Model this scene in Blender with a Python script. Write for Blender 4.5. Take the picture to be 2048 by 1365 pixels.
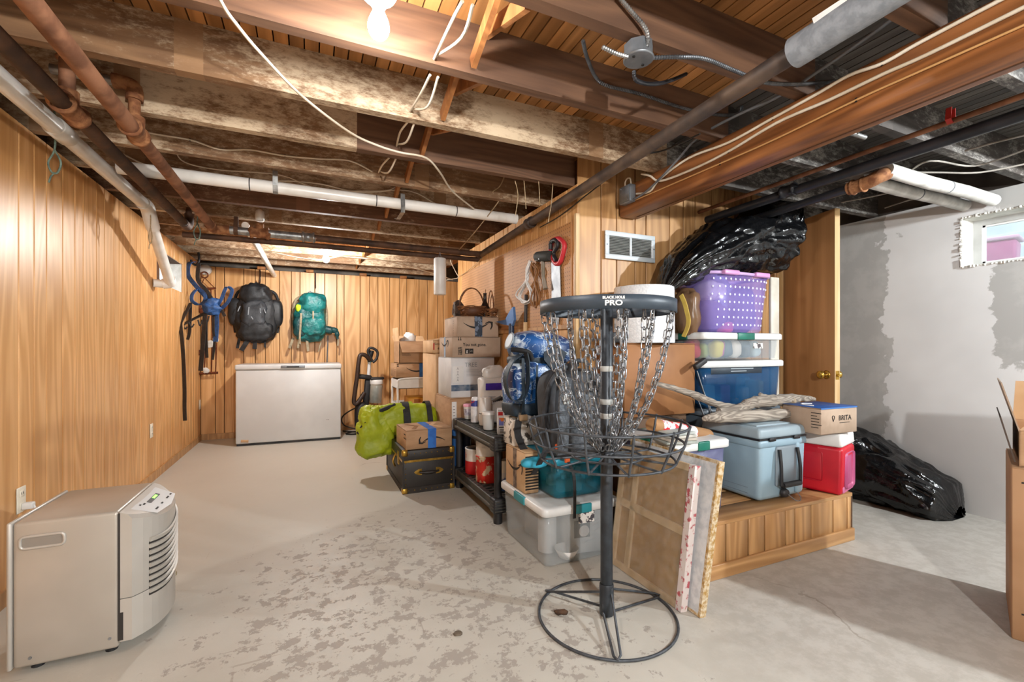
import bpy, bmesh, math, random
from mathutils import Vector, Matrix, noise
for _o in list(bpy.data.objects): bpy.data.objects.remove(_o)
random.seed(11)
scene = bpy.context.scene
COL = scene.collection
R = math.radians
# ------------------------------------------------------------ camera, world, exposure
cd = bpy.data.cameras.new('camera'); cam = bpy.data.objects.new('camera', cd); COL.objects.link(cam)
cam.location = (0, 0, 1.1); cam.rotation_euler = (R(90), 0, R(-24.2))
cd.sensor_width = 36; cd.lens = 15.82; cd.shift_y = 0.0071; cd.clip_start = .02
scene.camera = cam
wd = bpy.data.worlds.new('world'); scene.world = wd; wd.use_nodes = True
wn = wd.node_tree.nodes; wn.clear()
_bg = wn.new('ShaderNodeBackground'); _wo = wn.new('ShaderNodeOutputWorld')
_bg.inputs['Color'].default_value = (.80, .90, 1, 1); _bg.inputs['Strength'].default_value = 3.0
wd.node_tree.links.new(_bg.outputs[0], _wo.inputs[0])
vs = scene.view_settings
vs.view_transform = 'Standard'; vs.look = 'None'; vs.gamma = 1; vs.use_curve_mapping = False
vs.exposure = EXPO = 0.0
BULB_NEAR, BULB_FAR, BULB_RIGHT, BULB_FILL = 260, 850, 2300, 2150
COL_WARM = (.98, .97, .95); COL_NEUT = (.93, .98, 1.0)
try:
    scene.cycles.max_bounces = 8; scene.cycles.transparent_max_bounces = 24
    scene.cycles.sample_clamp_indirect = 6; scene.cycles.use_denoising = True
except Exception: pass

# ------------------------------------------------------------ materials
def lin(h):
    if isinstance(h, str):
        v = [int(h[i:i+2], 16)/255 for i in (0, 2, 4)]
        v = [c/12.92 if c <= .04045 else ((c+.055)/1.055)**2.4 for c in v]
        return (*v, 1)
    return (*h, 1) if len(h) == 3 else h
class NT:
    def __init__(s, name):
        s.m = bpy.data.materials.new(name); s.m.use_nodes = True
        s.t = s.m.node_tree; s.t.nodes.clear()
        s.out = s.n('ShaderNodeOutputMaterial'); s.bsdf = s.n('ShaderNodeBsdfPrincipled')
        s.l(s.bsdf.outputs[0], s.out.inputs[0])
    def n(s, k, **kw):
        q = s.t.nodes.new(k)
        for a, b in kw.items(): setattr(q, a, b)
        return q
    def l(s, a, b): s.t.links.new(a, b)
    def put(s, sock, v):
        if isinstance(v, bpy.types.NodeSocket): s.l(v, sock)
        else: sock.default_value = v
    def math(s, op, a, b=0., c=None, clamp=False):
        q = s.n('ShaderNodeMath', operation=op, use_clamp=clamp); s.put(q.inputs[0], a); s.put(q.inputs[1], b)
        if c is not None: s.put(q.inputs[2], c)
        return q.outputs[0]
    def ss(s, x, a, b):
        q = s.n('ShaderNodeMapRange', interpolation_type='SMOOTHSTEP'); s.put(q.inputs[0], x); s.put(q.inputs[1], a); s.put(q.inputs[2], b)
        return q.outputs[0]
    def mix(s, f, a, b, mode='MIX'):
        q = s.n('ShaderNodeMix', data_type='RGBA', blend_type=mode); s.put(q.inputs[0], f)
        s.put(q.inputs[6], lin(a) if not isinstance(a, bpy.types.NodeSocket) else a)
        s.put(q.inputs[7], lin(b) if not isinstance(b, bpy.types.NodeSocket) else b)
        return q.outputs[2]
    def coord(s, sc=(1, 1, 1), rnd=True):
        tc = s.n('ShaderNodeTexCoord'); mp = s.n('ShaderNodeMapping'); s.l(tc.outputs['Object'], mp.inputs[0])
        mp.inputs['Scale'].default_value = sc
        if rnd:
            oi = s.n('ShaderNodeObjectInfo'); cb = s.n('ShaderNodeCombineXYZ')
            r = s.math('MULTIPLY', oi.outputs['Random'], 37.)
            for i in range(3): s.l(r, cb.inputs[i])
            s.l(cb.outputs[0], mp.inputs[1])
        return mp.outputs[0]
    def noise(s, vec, sc=5., det=3., rough=.55, dist=0.):
        q = s.n('ShaderNodeTexNoise'); s.l(vec, q.inputs['Vector']); q.inputs['Scale'].default_value = sc
        q.inputs['Detail'].default_value = det; q.inputs['Roughness'].default_value = rough; q.inputs['Distortion'].default_value = dist
        return q.outputs['Fac']
    def vary(s, col, amt):
        oi = s.n('ShaderNodeObjectInfo'); hs = s.n('ShaderNodeHueSaturation')
        s.l(s.math('MULTIPLY_ADD', oi.outputs['Random'], 2*amt, 1-amt), hs.inputs['Value']); s.l(col, hs.inputs['Color'])
        return hs.outputs[0]
    def bump(s, h, st=.3, d=.01):
        q = s.n('ShaderNodeBump'); q.inputs['Strength'].default_value = st; q.inputs['Distance'].default_value = d
        s.l(h, q.inputs['Height']); s.l(q.outputs[0], s.bsdf.inputs['Normal'])
    def fin(s, col=None, rough=.6, metal=0., **kw):
        b = s.bsdf
        if col is not None: s.put(b.inputs['Base Color'], lin(col) if not isinstance(col, bpy.types.NodeSocket) else col)
        s.put(b.inputs['Roughness'], rough); b.inputs['Metallic'].default_value = metal
        for k, v in kw.items(): s.put(b.inputs[k.replace('_', ' ')], v)
        return s.m
def mat(name, c1, c2=None, sc=8, rough=.6, metal=0., bump=0., bsc=None, stretch=(1, 1, 1), rnd=0., lo=.35, hi=.65, bd=.004, det=3, **kw):
    t = NT(name); v = t.coord(stretch)
    col = lin(c1)
    rgb = t.n('ShaderNodeRGB'); rgb.outputs[0].default_value = col; col = rgb.outputs[0]
    if c2: col = t.mix(t.ss(t.noise(v, sc, det), lo, hi), c1, c2)
    if rnd: col = t.vary(col, rnd)
    if bump: t.bump(t.noise(v, bsc or sc*4, 3), bump, bd)
    return t.fin(col, rough, metal, **kw)
def emis(name, col, st):
    t = NT(name); return t.fin(col, .5, 0, Emission_Color=lin(col), Emission_Strength=st)
def clear(name, col, alpha, rough=.25, c2=None, sc=6, bump=0.):
    """thin translucent plastic"""
    t = NT(name); v = t.coord()
    c = t.mix(t.ss(t.noise(v, sc, 3), .4, .62), col, c2 or col)
    if bump: t.bump(t.noise(v, 40, 3), bump, .003)
    return t.fin(c, rough, 0, Alpha=alpha)
def wood(name, light, dark, axis=2, sc=1., rough=.5, rnd=.1, ring=10., knots=True, bump=.12):
    t = NT(name); st = [1., 1., 1.]; st[axis] = .09
    v = t.coord(tuple(a*sc for a in st))
    n1 = t.noise(v, 5, 2, .5, .3)
    rg = t.math('PINGPONG', t.math('MULTIPLY', n1, ring), .5)
    st2 = [70., 70., 70.]; st2[axis] = 2.5
    v2 = t.coord(tuple(a*sc for a in st2))
    fg = t.noise(v2, 1, 2)
    f = t.math('ADD', t.math('MULTIPLY', t.ss(rg, .05, .5), .55), t.math('MULTIPLY', fg, .55), clamp=True)
    c = t.mix(f, dark, light)
    if knots:
        vk = t.coord((1, 1, 1)); big = t.noise(vk, 1.7, 3)
        c = t.mix(t.math('MULTIPLY', t.ss(big, .52, .72), .35), c, dark)
    if rnd: c = t.vary(c, rnd)
    if bump: t.bump(f, bump, .002)
    return t.fin(c, rough)
# ------------------------------------------------------------ mesh builder
class MB:
    def __init__(s): s.v = []; s.f = []; s.mi = []; s.sm = []; s.M = None
    def add(s, vs, fs, mi=0, sm=False):
        o = len(s.v)
        if s.M is not None: vs = [s.M @ Vector(p) for p in vs]
        s.v += [tuple(p) for p in vs]
        for f in fs: s.f.append([i+o for i in f]); s.mi.append(mi); s.sm.append(sm)
        return s
    def box(s, c, d, rz=0., mi=0, rot=None):
        m = Matrix.Translation(c) @ (rot.to_4x4() if rot else Matrix.Rotation(rz, 4, 'Z'))
        x, y, z = d[0]/2, d[1]/2, d[2]/2
        vs = [m @ Vector(p) for p in ((-x,-y,-z),(x,-y,-z),(x,y,-z),(-x,y,-z),(-x,-y,z),(x,-y,z),(x,y,z),(-x,y,z))]
        return s.add(vs, [(0,3,2,1),(4,5,6,7),(0,1,5,4),(1,2,6,5),(2,3,7,6),(3,0,4,7)], mi)
    def b2(s, lo, hi, mi=0):
        return s.box([(a+b)/2 for a, b in zip(lo, hi)], [abs(b-a) for a, b in zip(lo, hi)], 0, mi)
    def rbox(s, c, d, r=.01, seg=2, rz=0., mi=0, rot=None, taper=1., fn=None, sub=0):
        bm = bmesh.new(); bmesh.ops.create_cube(bm, size=1)
        for v in bm.verts:
            k = taper if v.co.z > 0 else 1.
            v.co = Vector((v.co.x*d[0]*k, v.co.y*d[1]*k, v.co.z*d[2]))
        bmesh.ops.bevel(bm, geom=bm.edges[:], offset=r, segments=seg, affect='EDGES', profile=.5)
        if sub: bmesh.ops.subdivide_edges(bm, edges=[e for e in bm.edges if e.calc_length() > 3*r], cuts=sub, use_grid_fill=True)
        m = Matrix.Translation(c) @ (rot.to_4x4() if rot else Matrix.Rotation(rz, 4, 'Z'))
        bm.verts.index_update()
        vs = [m @ Vector(fn(v.co)) if fn else m @ v.co for v in bm.verts]
        fs = [[v.index for v in f.verts] for f in bm.faces]; bm.free()
        return s.add(vs, fs, mi, True)
    def cyl(s, a, b, r, r2=None, n=12, cap=True, mi=0, sm=True):
        return s.tube([a, b], [r, r if r2 is None else r2], n, cap=cap, mi=mi, sm=sm)
    def tube(s, pts, r, n=8, closed=False, cap=True, mi=0, sm=True, flat=None):
        P = [Vector(p) for p in pts]; k = len(P)
        rr = r if isinstance(r, (list, tuple)) else [r]*k
        vs = []; up = None
        for i in range(k):
            if closed: t = P[(i+1) % k]-P[i-1]
            else: t = P[min(i+1, k-1)]-P[max(i-1, 0)]
            if t.length < 1e-9: t = Vector((0, 0, 1))
            t.normalize()
            if up is None: up = t.orthogonal().normalized()
            else:
                up = up-t*up.dot(t)
                up = up.normalized() if up.length > 1e-6 else t.orthogonal().normalized()
            w = t.cross(up)
            for j in range(n):
                a = 2*math.pi*j/n
                vs.append(P[i]+(up*math.cos(a)+w*math.sin(a))*rr[i])
        fs = []
        for i in range(k if closed else k-1):
            i2 = (i+1) % k
            for j in range(n):
                j2 = (j+1) % n; fs.append((i*n+j, i*n+j2, i2*n+j2, i2*n+j))
        s.add(vs, fs, mi, sm)
        if cap and not closed:
            s.add(vs[:n], [tuple(range(n))[::-1]], mi); s.add(vs[-n:], [tuple(range(n))], mi)
        return s
    def ribbon(s, pts, w, th=.003, side=None, mi=0):
        """flat strap: w wide along SIDE (a vector), th thick"""
        P = [Vector(p) for p in pts]; k = len(P); vs = []; sd0 = Vector(side) if side else None
        for i in range(k):
            t = (P[min(i+1, k-1)]-P[max(i-1, 0)]).normalized()
            sd = sd0 if sd0 is not None else t.orthogonal()
            sd = (sd-t*sd.dot(t)); sd = sd.normalized() if sd.length > 1e-5 else t.orthogonal().normalized()
            nn = t.cross(sd)
            ww = w[i] if isinstance(w, (list, tuple)) else w
            for a, b in ((-1,-1),(1,-1),(1,1),(-1,1)): vs.append(P[i]+sd*a*ww/2+nn*b*th/2)
        fs = [(3,2,1,0), tuple(4*(k-1)+j for j in range(4))]
        for i in range(k-1):
            for j in range(4): j2 = (j+1) % 4; fs.append((i*4+j, i*4+j2, i*4+4+j2, i*4+4+j))
        return s.add(vs, fs, mi, False)
    def lathe(s, prof, n=24, c=(0,0,0), mi=0, sm=True, rot=None, cap=True):
        """prof: list of (r, z)"""
        m = Matrix.Translation(c) @ (rot.to_4x4() if rot else Matrix.Identity(4)); vs = []
        for r, z in prof:
            for j in range(n): a = 2*math.pi*j/n; vs.append(m @ Vector((r*math.cos(a), r*math.sin(a), z)))
        fs = []
        for i in range(len(prof)-1):
            for j in range(n): j2 = (j+1) % n; fs.append((i*n+j, i*n+j2, i*n+n+j2, i*n+n+j))
        s.add(vs, fs, mi, sm)
        if cap:
            s.add(vs[:n], [tuple(range(n))[::-1]], mi); s.add(vs[-n:], [tuple(range(n))], mi)
        return s
    def prism(s, poly, th, o=(0,0,0), u=(1,0,0), w=(0,0,1), mi=0):
        """polygon in the (u, w) plane at o, extruded th along u x w"""
        u = Vector(u); w = Vector(w); nn = u.cross(w).normalized(); o = Vector(o); k = len(poly)
        a = [o+u*p[0]+w*p[1] for p in poly]; b = [p+nn*th for p in a]
        fs = [tuple(range(k))[::-1], tuple(range(k, 2*k))]+[(i, (i+1) % k, k+(i+1) % k, k+i) for i in range(k)]
        return s.add(a+b, fs, mi)
    def patch(s, fn, nu, nv, cu=False, mi=0, sm=True):
        vs = [fn(i/(nu if cu else nu-1), j/(nv-1)) for j in range(nv) for i in range(nu)]
        fs = []
        for j in range(nv-1):
            for i in range(nu if cu else nu-1):
                i2 = (i+1) % nu; fs.append((j*nu+i, j*nu+i2, j*nu+nu+i2, j*nu+nu+i))
        return s.add(vs, fs, mi, sm)
    def blob(s, c, rad, e=.6, nu=28, nv=16, amp=0., fr=4., fn=None, mi=0, rz=0., seed=0., ridged=False):
        """soft box: superellipsoid with noise creases"""
        m = Matrix.Translation(c) @ Matrix.Rotation(rz, 4, 'Z')
        sg = lambda x, p: math.copysign(abs(x)**p, x)
        def f(u, v):
            a = 2*math.pi*u; b = math.pi*(v*.998+.001-.5)
            p = Vector((sg(math.cos(b), e)*sg(math.cos(a), e)*rad[0], sg(math.cos(b), e)*sg(math.sin(a), e)*rad[1], sg(math.sin(b), e)*rad[2]))
            if amp:
                q = p*fr+Vector((seed, seed*1.7, -seed))
                d = noise.noise(q)+.5*noise.noise(q*2.1)
                if ridged: d = (1-abs(noise.noise(q))*2.2)*.8+.5*(1-abs(noise.noise(q*2.3+Vector((9, 1, 3))))*2)-.5
                p += p.normalized()*d*amp
            if fn: p = Vector(fn(p))
            return m @ p
        return s.patch(f, nu, nv, True, mi)
    def mesh(s, name, mats):
        me = bpy.data.meshes.new(name); me.from_pydata(s.v, [], s.f)
        for m in (mats if isinstance(mats, (list, tuple)) else [mats]): me.materials.append(m)
        me.polygons.foreach_set('material_index', s.mi); me.polygons.foreach_set('use_smooth', s.sm)
        me.update(); return me
    def build(s, name, mats, parent=None, label=None, world=False, kind=None):
        return link(name, s.mesh(name, mats), parent, label, world, kind)
def link(name, me, parent=None, label=None, world=False, kind=None):
    o = bpy.data.objects.new(name, me); COL.objects.link(o)
    if parent is not None:
        o.parent = parent
        if world: o.matrix_parent_inverse = wmat(parent).inverted()
    if label: o['label'] = label
    if kind: o['kind'] = kind
    return o
def wmat(o):
    m = Matrix.LocRotScale(o.location, o.rotation_euler, o.scale)
    return wmat(o.parent) @ o.matrix_parent_inverse @ m if o.parent else m
def thing(name, label, cat, loc=(0, 0, 0), rz=0., group=None):
    o = bpy.data.objects.new(name, None); COL.objects.link(o); o.empty_display_size = .05
    o.location = loc; o.rotation_euler = (0, 0, rz); o['label'] = label; o['category'] = cat
    if group: o['group'] = group
    return o
def tag(o, label, cat, group=None):
    o['label'] = label; o['category'] = cat
    if group: o['group'] = group
    return o
def struct(o): o['kind'] = 'structure'; return o
def copy_tree(o, parent=None):
    c = o.copy(); COL.objects.link(c)
    if parent is not None: c.parent = parent
    for ch in list(o.children): copy_tree(ch, c)
    return c
def smooth_path(pts, k=6):
    P = [Vector(p) for p in pts]; out = []
    for i in range(len(P)-1):
        a, b, c, d = P[max(i-1, 0)], P[i], P[i+1], P[min(i+2, len(P)-1)]
        for j in range(k):
            t = j/k
            out.append(.5*((2*b)+(c-a)*t+(2*a-5*b+4*c-d)*t*t+(3*b-a-3*c+d)*t**3))
    out.append(P[-1]); return out
def circ(r, n, c=(0, 0, 0), a0=0., a1=2*math.pi, ax='z'):
    out = []
    for i in range(n):
        a = a0+(a1-a0)*i/n; x, y = r*math.cos(a), r*math.sin(a)
        p = {'z': (x, y, 0), 'x': (0, x, y), 'y': (x, 0, y)}[ax]
        out.append(Vector(c)+Vector(p))
    return out
def text(parent, string, size, o, u=(1, 0, 0), w=(0, 0, 1), m=None, name='lettering', th=.0008, fn=None, bold=0., world=True, sx=1.):
    cu = bpy.data.curves.new('t', 'FONT'); cu.body = string; cu.size = size; cu.align_x = 'CENTER'; cu.align_y = 'CENTER'
    cu.offset = bold; cu.resolution_u = 3
    ob = bpy.data.objects.new('t', cu); COL.objects.link(ob)
    dg = bpy.context.evaluated_depsgraph_get(); me = bpy.data.meshes.new_from_object(ob.evaluated_get(dg))
    bpy.data.objects.remove(ob); bpy.data.curves.remove(cu)
    u = Vector(u).normalized(); w = Vector(w).normalized(); nn = u.cross(w); o = Vector(o)
    for v in me.vertices:
        v.co = Vector(fn(v.co.x*sx, v.co.y)) if fn else o+u*v.co.x*sx+w*v.co.y+nn*th
    me.materials.clear(); me.materials.append(m or INK); me.name = name
    return link(name, me, parent, None, world)
def smile(parent, wd, o, u=(1, 0, 0), w=(0, 0, 1), m=None, flip=False, world=True, th=.0008):
    """curved arrow printed on a carton: crescent with a hooked head at its right end"""
    mb = MB(); u = Vector(u).normalized(); w = Vector(w).normalized(); nn = u.cross(w); o = Vector(o)
    k = -1 if flip else 1
    def P(x, y): return o+u*x*wd*k+w*y*wd*k+nn*th
    a = []; b = []
    for i in range(15):
        t = i/14; x = -.5+.86*t; y = .12-.62*(t*(1-t))
        h = .012+.075*math.sin(math.pi*t)**.8*(.5+.5*t)
        a.append(P(x, y+h/2)); b.append(P(x, y-h/2))
    mb.add(a+b, [(i, 15+i, 16+i, i+1) for i in range(14)])
    hd = [(.24, .12), (.36, .185), (.5, .17), (.5, .02), (.44, -.09), (.41, -.08), (.445, .03), (.43, .12), (.35, .13), (.25, .09)]
    mb.add([P(*p) for p in hd], [(0, 9, 8, 1), (1, 8, 7, 2), (2, 7, 6, 3), (3, 6, 5, 4)])
    mb.f = [f if True else f for f in mb.f]
    return mb.build('printed_arrow', m or INK, parent, None, world)
INK = mat('ink', '1c1714', rough=.7)
WHITE_INK = mat('white_ink', 'e8e8e4', rough=.6)

# ------------------------------------------------------------ material library
PANEL = wood('pine_panel', 'e3b27a', 'bd874c', 2, 1., .38, .07, 10)
PANEL_DK = wood('oak_panel', 'cb9f6c', '9c7044', 2, 1., .42, .07, 10)  # darker copy of the pine; the vent wall's shade is in its colour
GROOVE = mat('panel_groove', '4a2c14', rough=.8)
DOORW = wood('door_veneer', 'b98a5c', '94683e', 2, .6, .45, .05, 6)
PLY = wood('ply_edge', 'd8bb92', 'b8945f', 2, 1., .6, .05, 8)
PANEL_X = wood('dark_panel_x', 'cb9f6c', '9c7044', 0, 1., .42, .07, 10)
BEAMW = wood('beam_wood', 'a2683a', '633a1c', 1, 1., .45, .05, 9)
BRACEW = wood('brace_wood', 'b57a45', '7f4d26', 2, 1., .65, .12, 6)
SUB = wood('subfloor', 'b9824c', '7b5026', 1, 1., .6, .30, 5)
SUBG = wood('subfloor_grey', '5f5952', '332d28', 1, 1., .7, .25, 5)
def joist_mat(name, light, dark, pale, amt):
    t = NT(name); v = t.coord((.12, 1, 1)); vf = t.coord((3., 70, 70)); vb = t.coord((1, 1, 1))
    g = t.noise(vf, 1, 3); rg = t.math('PINGPONG', t.math('MULTIPLY', t.noise(v, 6, 2, .5, .4), 9.), .5)
    c = t.mix(t.math('ADD', t.math('MULTIPLY', rg, .9), t.math('MULTIPLY', g, .5), clamp=True), dark, light)
    if amt:
        blot = t.noise(vb, 1.6, 4, .65); spk = t.noise(t.coord((.4, 1, 1)), 48, 6, .8)
        f = t.math('MULTIPLY', t.ss(t.math('ADD', blot, t.math('MULTIPLY', spk, .95)), 1.10-amt*.30, 1.38-amt*.26), .92)
        c = t.mix(f, c, pale)
        # squares where an old hanger kept the wood bare
        tc = t.n('ShaderNodeTexCoord'); sx = t.n('ShaderNodeSeparateXYZ'); t.l(tc.outputs['Object'], sx.inputs[0])
        oi = t.n('ShaderNodeObjectInfo')
        m = t.math('PINGPONG', t.math('ADD', sx.outputs[0], t.math('MULTIPLY', oi.outputs['Random'], 3.)), .9)
        c = t.mix(t.math('MULTIPLY', t.math('LESS_THAN', m, .045), .8), c, light)
    t.bump(g, .25, .003)
    return t.fin(c, .72)
J_DARK = joist_mat('joist_dark', '7b5a42', '493225', 'b5a190', .0)
J_BROWN = joist_mat('joist_brown', '835d45', '523826', 'b89c80', .35)
J_PALE = joist_mat('joist_pale', '93704f', '60432b', 'cdb89b', .82)
J_GREY = joist_mat('joist_grey', '4f4843', '292320', 'aaa69f', .6)
def floor_mat():
    t = NT('concrete'); v = t.coord((1, 1, 1), False); tc = t.n('ShaderNodeTexCoord'); sp = t.n('ShaderNodeSeparateXYZ'); t.l(tc.outputs['Object'], sp.inputs[0])
    X, Y = sp.outputs[0], sp.outputs[1]
    n1 = t.noise(v, 1.1, 5, .6); n2 = t.noise(v, 12, 7, .72); n3 = t.noise(v, 28, 5, .7); n0 = t.noise(v, .55, 2)
    c = t.mix(t.ss(n1, .32, .68), 'bfbcb3', 'aeaaa0')
    c = t.mix(t.math('MULTIPLY', t.ss(n2, .5, .75), .35), c, 'cfccc4')
    # worn paint: bare darker concrete where people walk
    dx = t.math('DIVIDE', t.math('SUBTRACT', X, .42), .75); dy = t.math('DIVIDE', t.math('SUBTRACT', Y, 1.9), 1.05)
    d = t.math('SQRT', t.math('ADD', t.math('MULTIPLY', dx, dx), t.math('MULTIPLY', dy, dy)))
    w = t.math('MULTIPLY', t.math('SUBTRACT', 1.15, d), .13)
    w = t.math('MINIMUM', t.math('MAXIMUM', w, -.12), .052)
    f = t.ss(t.math('ADD', t.math('ADD', t.math('MULTIPLY', n2, .72), t.math('MULTIPLY', n3, .28)), w), .565, .592)
    c = t.mix(t.math('MULTIPLY', f, .85), c, '99928a')
    for k, (sx, sy, th_) in enumerate(((1.2, 26, .735), (22, 1.6, .745))):
        sv = t.coord((sx, sy, 1), False); mr = t.n('ShaderNodeVectorRotate'); mr.inputs['Angle'].default_value = .5-.9*k; t.l(sv, mr.inputs[0])
        c = t.mix(t.math('MULTIPLY', t.ss(t.noise(sv, 1.6, 2, .4), th_, th_+.02), .55), c, '948a7f')
    # paler zone further back, partly painted-in light, and the grey side of the room on the right
    e = t.math('ADD', Y, t.math('MULTIPLY', X, -.55)); e = t.math('ADD', e, t.math('MULTIPLY', n1, .5))
    c = t.mix(t.math('MULTIPLY', t.ss(e, 3.12, 3.2), .75), c, 'c9c7be')
    g = t.ss(t.math('ADD', X, t.math('MULTIPLY', n1, .6)), 1.3, 2.1)
    c = t.mix(t.math('MULTIPLY', g, .85), c, t.mix(t.ss(n2, .4, .6), 'a9a49c', 'b9b5ae'))
    # hairline cracks
    vo = t.n('ShaderNodeTexVoronoi', feature='DISTANCE_TO_EDGE'); vo.inputs['Scale'].default_value = .38
    dv = t.n('ShaderNodeVectorMath', operation='ADD'); nz = t.n('ShaderNodeTexNoise'); t.l(v, nz.inputs[0]); nz.inputs['Scale'].default_value = 3; nz.inputs['Detail'].default_value = 6
    sc = t.n('ShaderNodeVectorMath', operation='SCALE'); t.l(nz.outputs['Color'], sc.inputs[0]); sc.inputs['Scale'].default_value = .45
    t.l(v, dv.inputs[0]); t.l(sc.outputs[0], dv.inputs[1]); t.l(dv.outputs[0], vo.inputs['Vector'])
    ck = t.math('MULTIPLY', t.math('LESS_THAN', vo.outputs['Distance'], .0022), t.ss(t.noise(v, .6, 2), .54, .58))
    c = t.mix(t.math('MULTIPLY', ck, .45), c, '7c6f60')
    t.bump(t.math('SUBTRACT', t.math('MULTIPLY', n2, .5), t.math('MULTIPLY', f, .25)), .35, .006)
    return t.fin(c, t.math('MULTIPLY_ADD', f, .12, .5))
CONC = floor_mat()
def drywall():
    t = NT('drywall'); v = t.coord((1, 1, 1), False); tc = t.n('ShaderNodeTexCoord'); sp = t.n('ShaderNodeSeparateXYZ'); t.l(tc.outputs['Object'], sp.inputs[0])
    Y, Z = sp.outputs[1], sp.outputs[2]; n = t.noise(v, 5, 5, .6); n2 = t.noise(v, 1.6, 3)
    k = t.math('MULTIPLY', t.math('SUBTRACT', n, .5), .5)
    c = t.mix(t.ss(n2, .35, .65), 'd9d9d9', 'cfcfcf')
    a = t.ss(t.math('ADD', Y, k), 1.36, 1.34); a = t.math('MULTIPLY', a, t.ss(t.math('ADD', Z, k), .96, .99))
    b = t.ss(t.math('ADD', Y, k), 1.93, 1.95); b2 = t.math('MULTIPLY', t.ss(t.math('ADD', Z, k), 2.0, 2.02), t.ss(Y, 1.42, 1.4))  # far end: grey patch plus the open door's shadow, painted in
    a = t.math('MAXIMUM', a, b); a = t.math('MAXIMUM', a, b2)
    c = t.mix(t.math('MULTIPLY', a, .8), c, t.mix(t.ss(n, .45, .6), '9c9b98', 'a8a7a4'))
    t.bump(t.noise(v, 14, 4), .12, .006)
    return t.fin(c, .85)
DRY = drywall()
PLASTER = mat('plaster_edge', 'dcdad4', 'c4c2bb', 12, .85, bump=.5, bsc=25, bd=.01)
RUST = mat('rusty_pipe', '96694d', '6a4530', 9, .75, .25, bump=.25, bsc=60, rnd=.05)
RUSTH = mat('heavy_rust', '9a6a44', '6b3f22', 22, .85, bump=.6, bsc=70)
RUSTD = mat('dark_rust_pipe', '5a3e2c', '3a281d', 8, .7, .3, bump=.2, bsc=60)
IRON = mat('old_iron', '6e5d50', '4d4440', 7, .55, .5, bump=.15, bsc=70)
BLKPIPE = mat('black_pipe', '24262a', '34353a', 6, .35, .4)
GALV = mat('galvanised', 'a9aaa8', '7d7f80', 18, .4, .75)
GREYBOX = mat('grey_steel', '8f959b', '777d83', 12, .45, .6)
PVC = mat('white_pvc', 'e9e7e2', 'd8d4cc', 5, .3)
FOAMT = mat('grey_foam', '8a8f95', '757a80', 30, .8, bump=.2)
LAG = mat('lagging', 'd2d0cb', 'b2b0ab', 9, .9, bump=.3, bsc=30)
CABW = mat('white_cable', 'e0d6c4', 'cdbfa8', 6, .5)
CABG = mat('grey_cable', '5a5d62', '6c6f74', 6, .5)
CABB = mat('black_cable', '1d1c1b', rough=.5)
TWINE = mat('green_twine', '6f8478', '4d5f57', 50, .9)
STR = mat('pale_string', 'b8a284', '94805f', 50, .9)
BLACK = mat('black_plastic', '1a1a1c', '242427', 10, .5, bump=.1)
BLACKM = mat('black_metal', '1e2124', '2a2d31', 12, .45, .5)
SHELFP = mat('shelf_plastic', '33332f', '43423d', 10, .5)
WHITE = mat('white_enamel', 'd3d5d6', 'cacccd', 3, .32)
WHITEP = mat('white_plastic', 'e4e4e2', 'd6d6d4', 6, .4)
CARD = mat('cardboard', 'b18e6c', 'a3805f', 7, .75, bump=.06, bsc=60, stretch=(1, 1, 3), rnd=.05)
CARDL = mat('cardboard_light', 'c8a680', 'bd9a73', 7, .75, bump=.06, bsc=60, rnd=.04)
CARDG = mat('cardboard_grey', 'b09a86', 'a28c78', 7, .75, bump=.06, bsc=60)
CARDD = mat('hardboard', '9a6a41', '875a35', 4, .6, bump=.05)
CARDW = mat('white_carton', 'd6d8da', 'c8cacd', 5, .55)
TAPEB = mat('blue_tape', '2a6fc4', '1f5db0', 20, .5)
TAPEBK = mat('printed_tape', '1f2c3c', '64748a', 26, .35, lo=.5, hi=.56)
BRASS = mat('brass', 'c9a24c', '9c7a33', 20, .3, .9)
STEEL = mat('steel', '9fa2a6', '85898d', 14, .5, .75)
GLASS = clear('window_glass', 'cfe0e4', .12, .05)
CHAIN = mat('zinc_chain', 'b2b5b9', '70757c', 60, .33, .9)
WICKER = mat('wicker', '8f5f36', '5f3a1e', 30, .8)
DRIFT = wood('driftwood', 'b4aa9d', '5a5149', 0, 2.2, .85, .08, 16, True, .7)

# ------------------------------------------------------------ the room shell
XL, XR, YB, YF = -1.19, 4.0, 6.43, -2.6
ZJ, ZS = 2.12, 2.31           # underside of joists, underside of the boards
floor = struct(MB().b2((-1.45, YF-.1, -.12), (4.2, YB+.3, 0)).build('floor', CONC))
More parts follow.
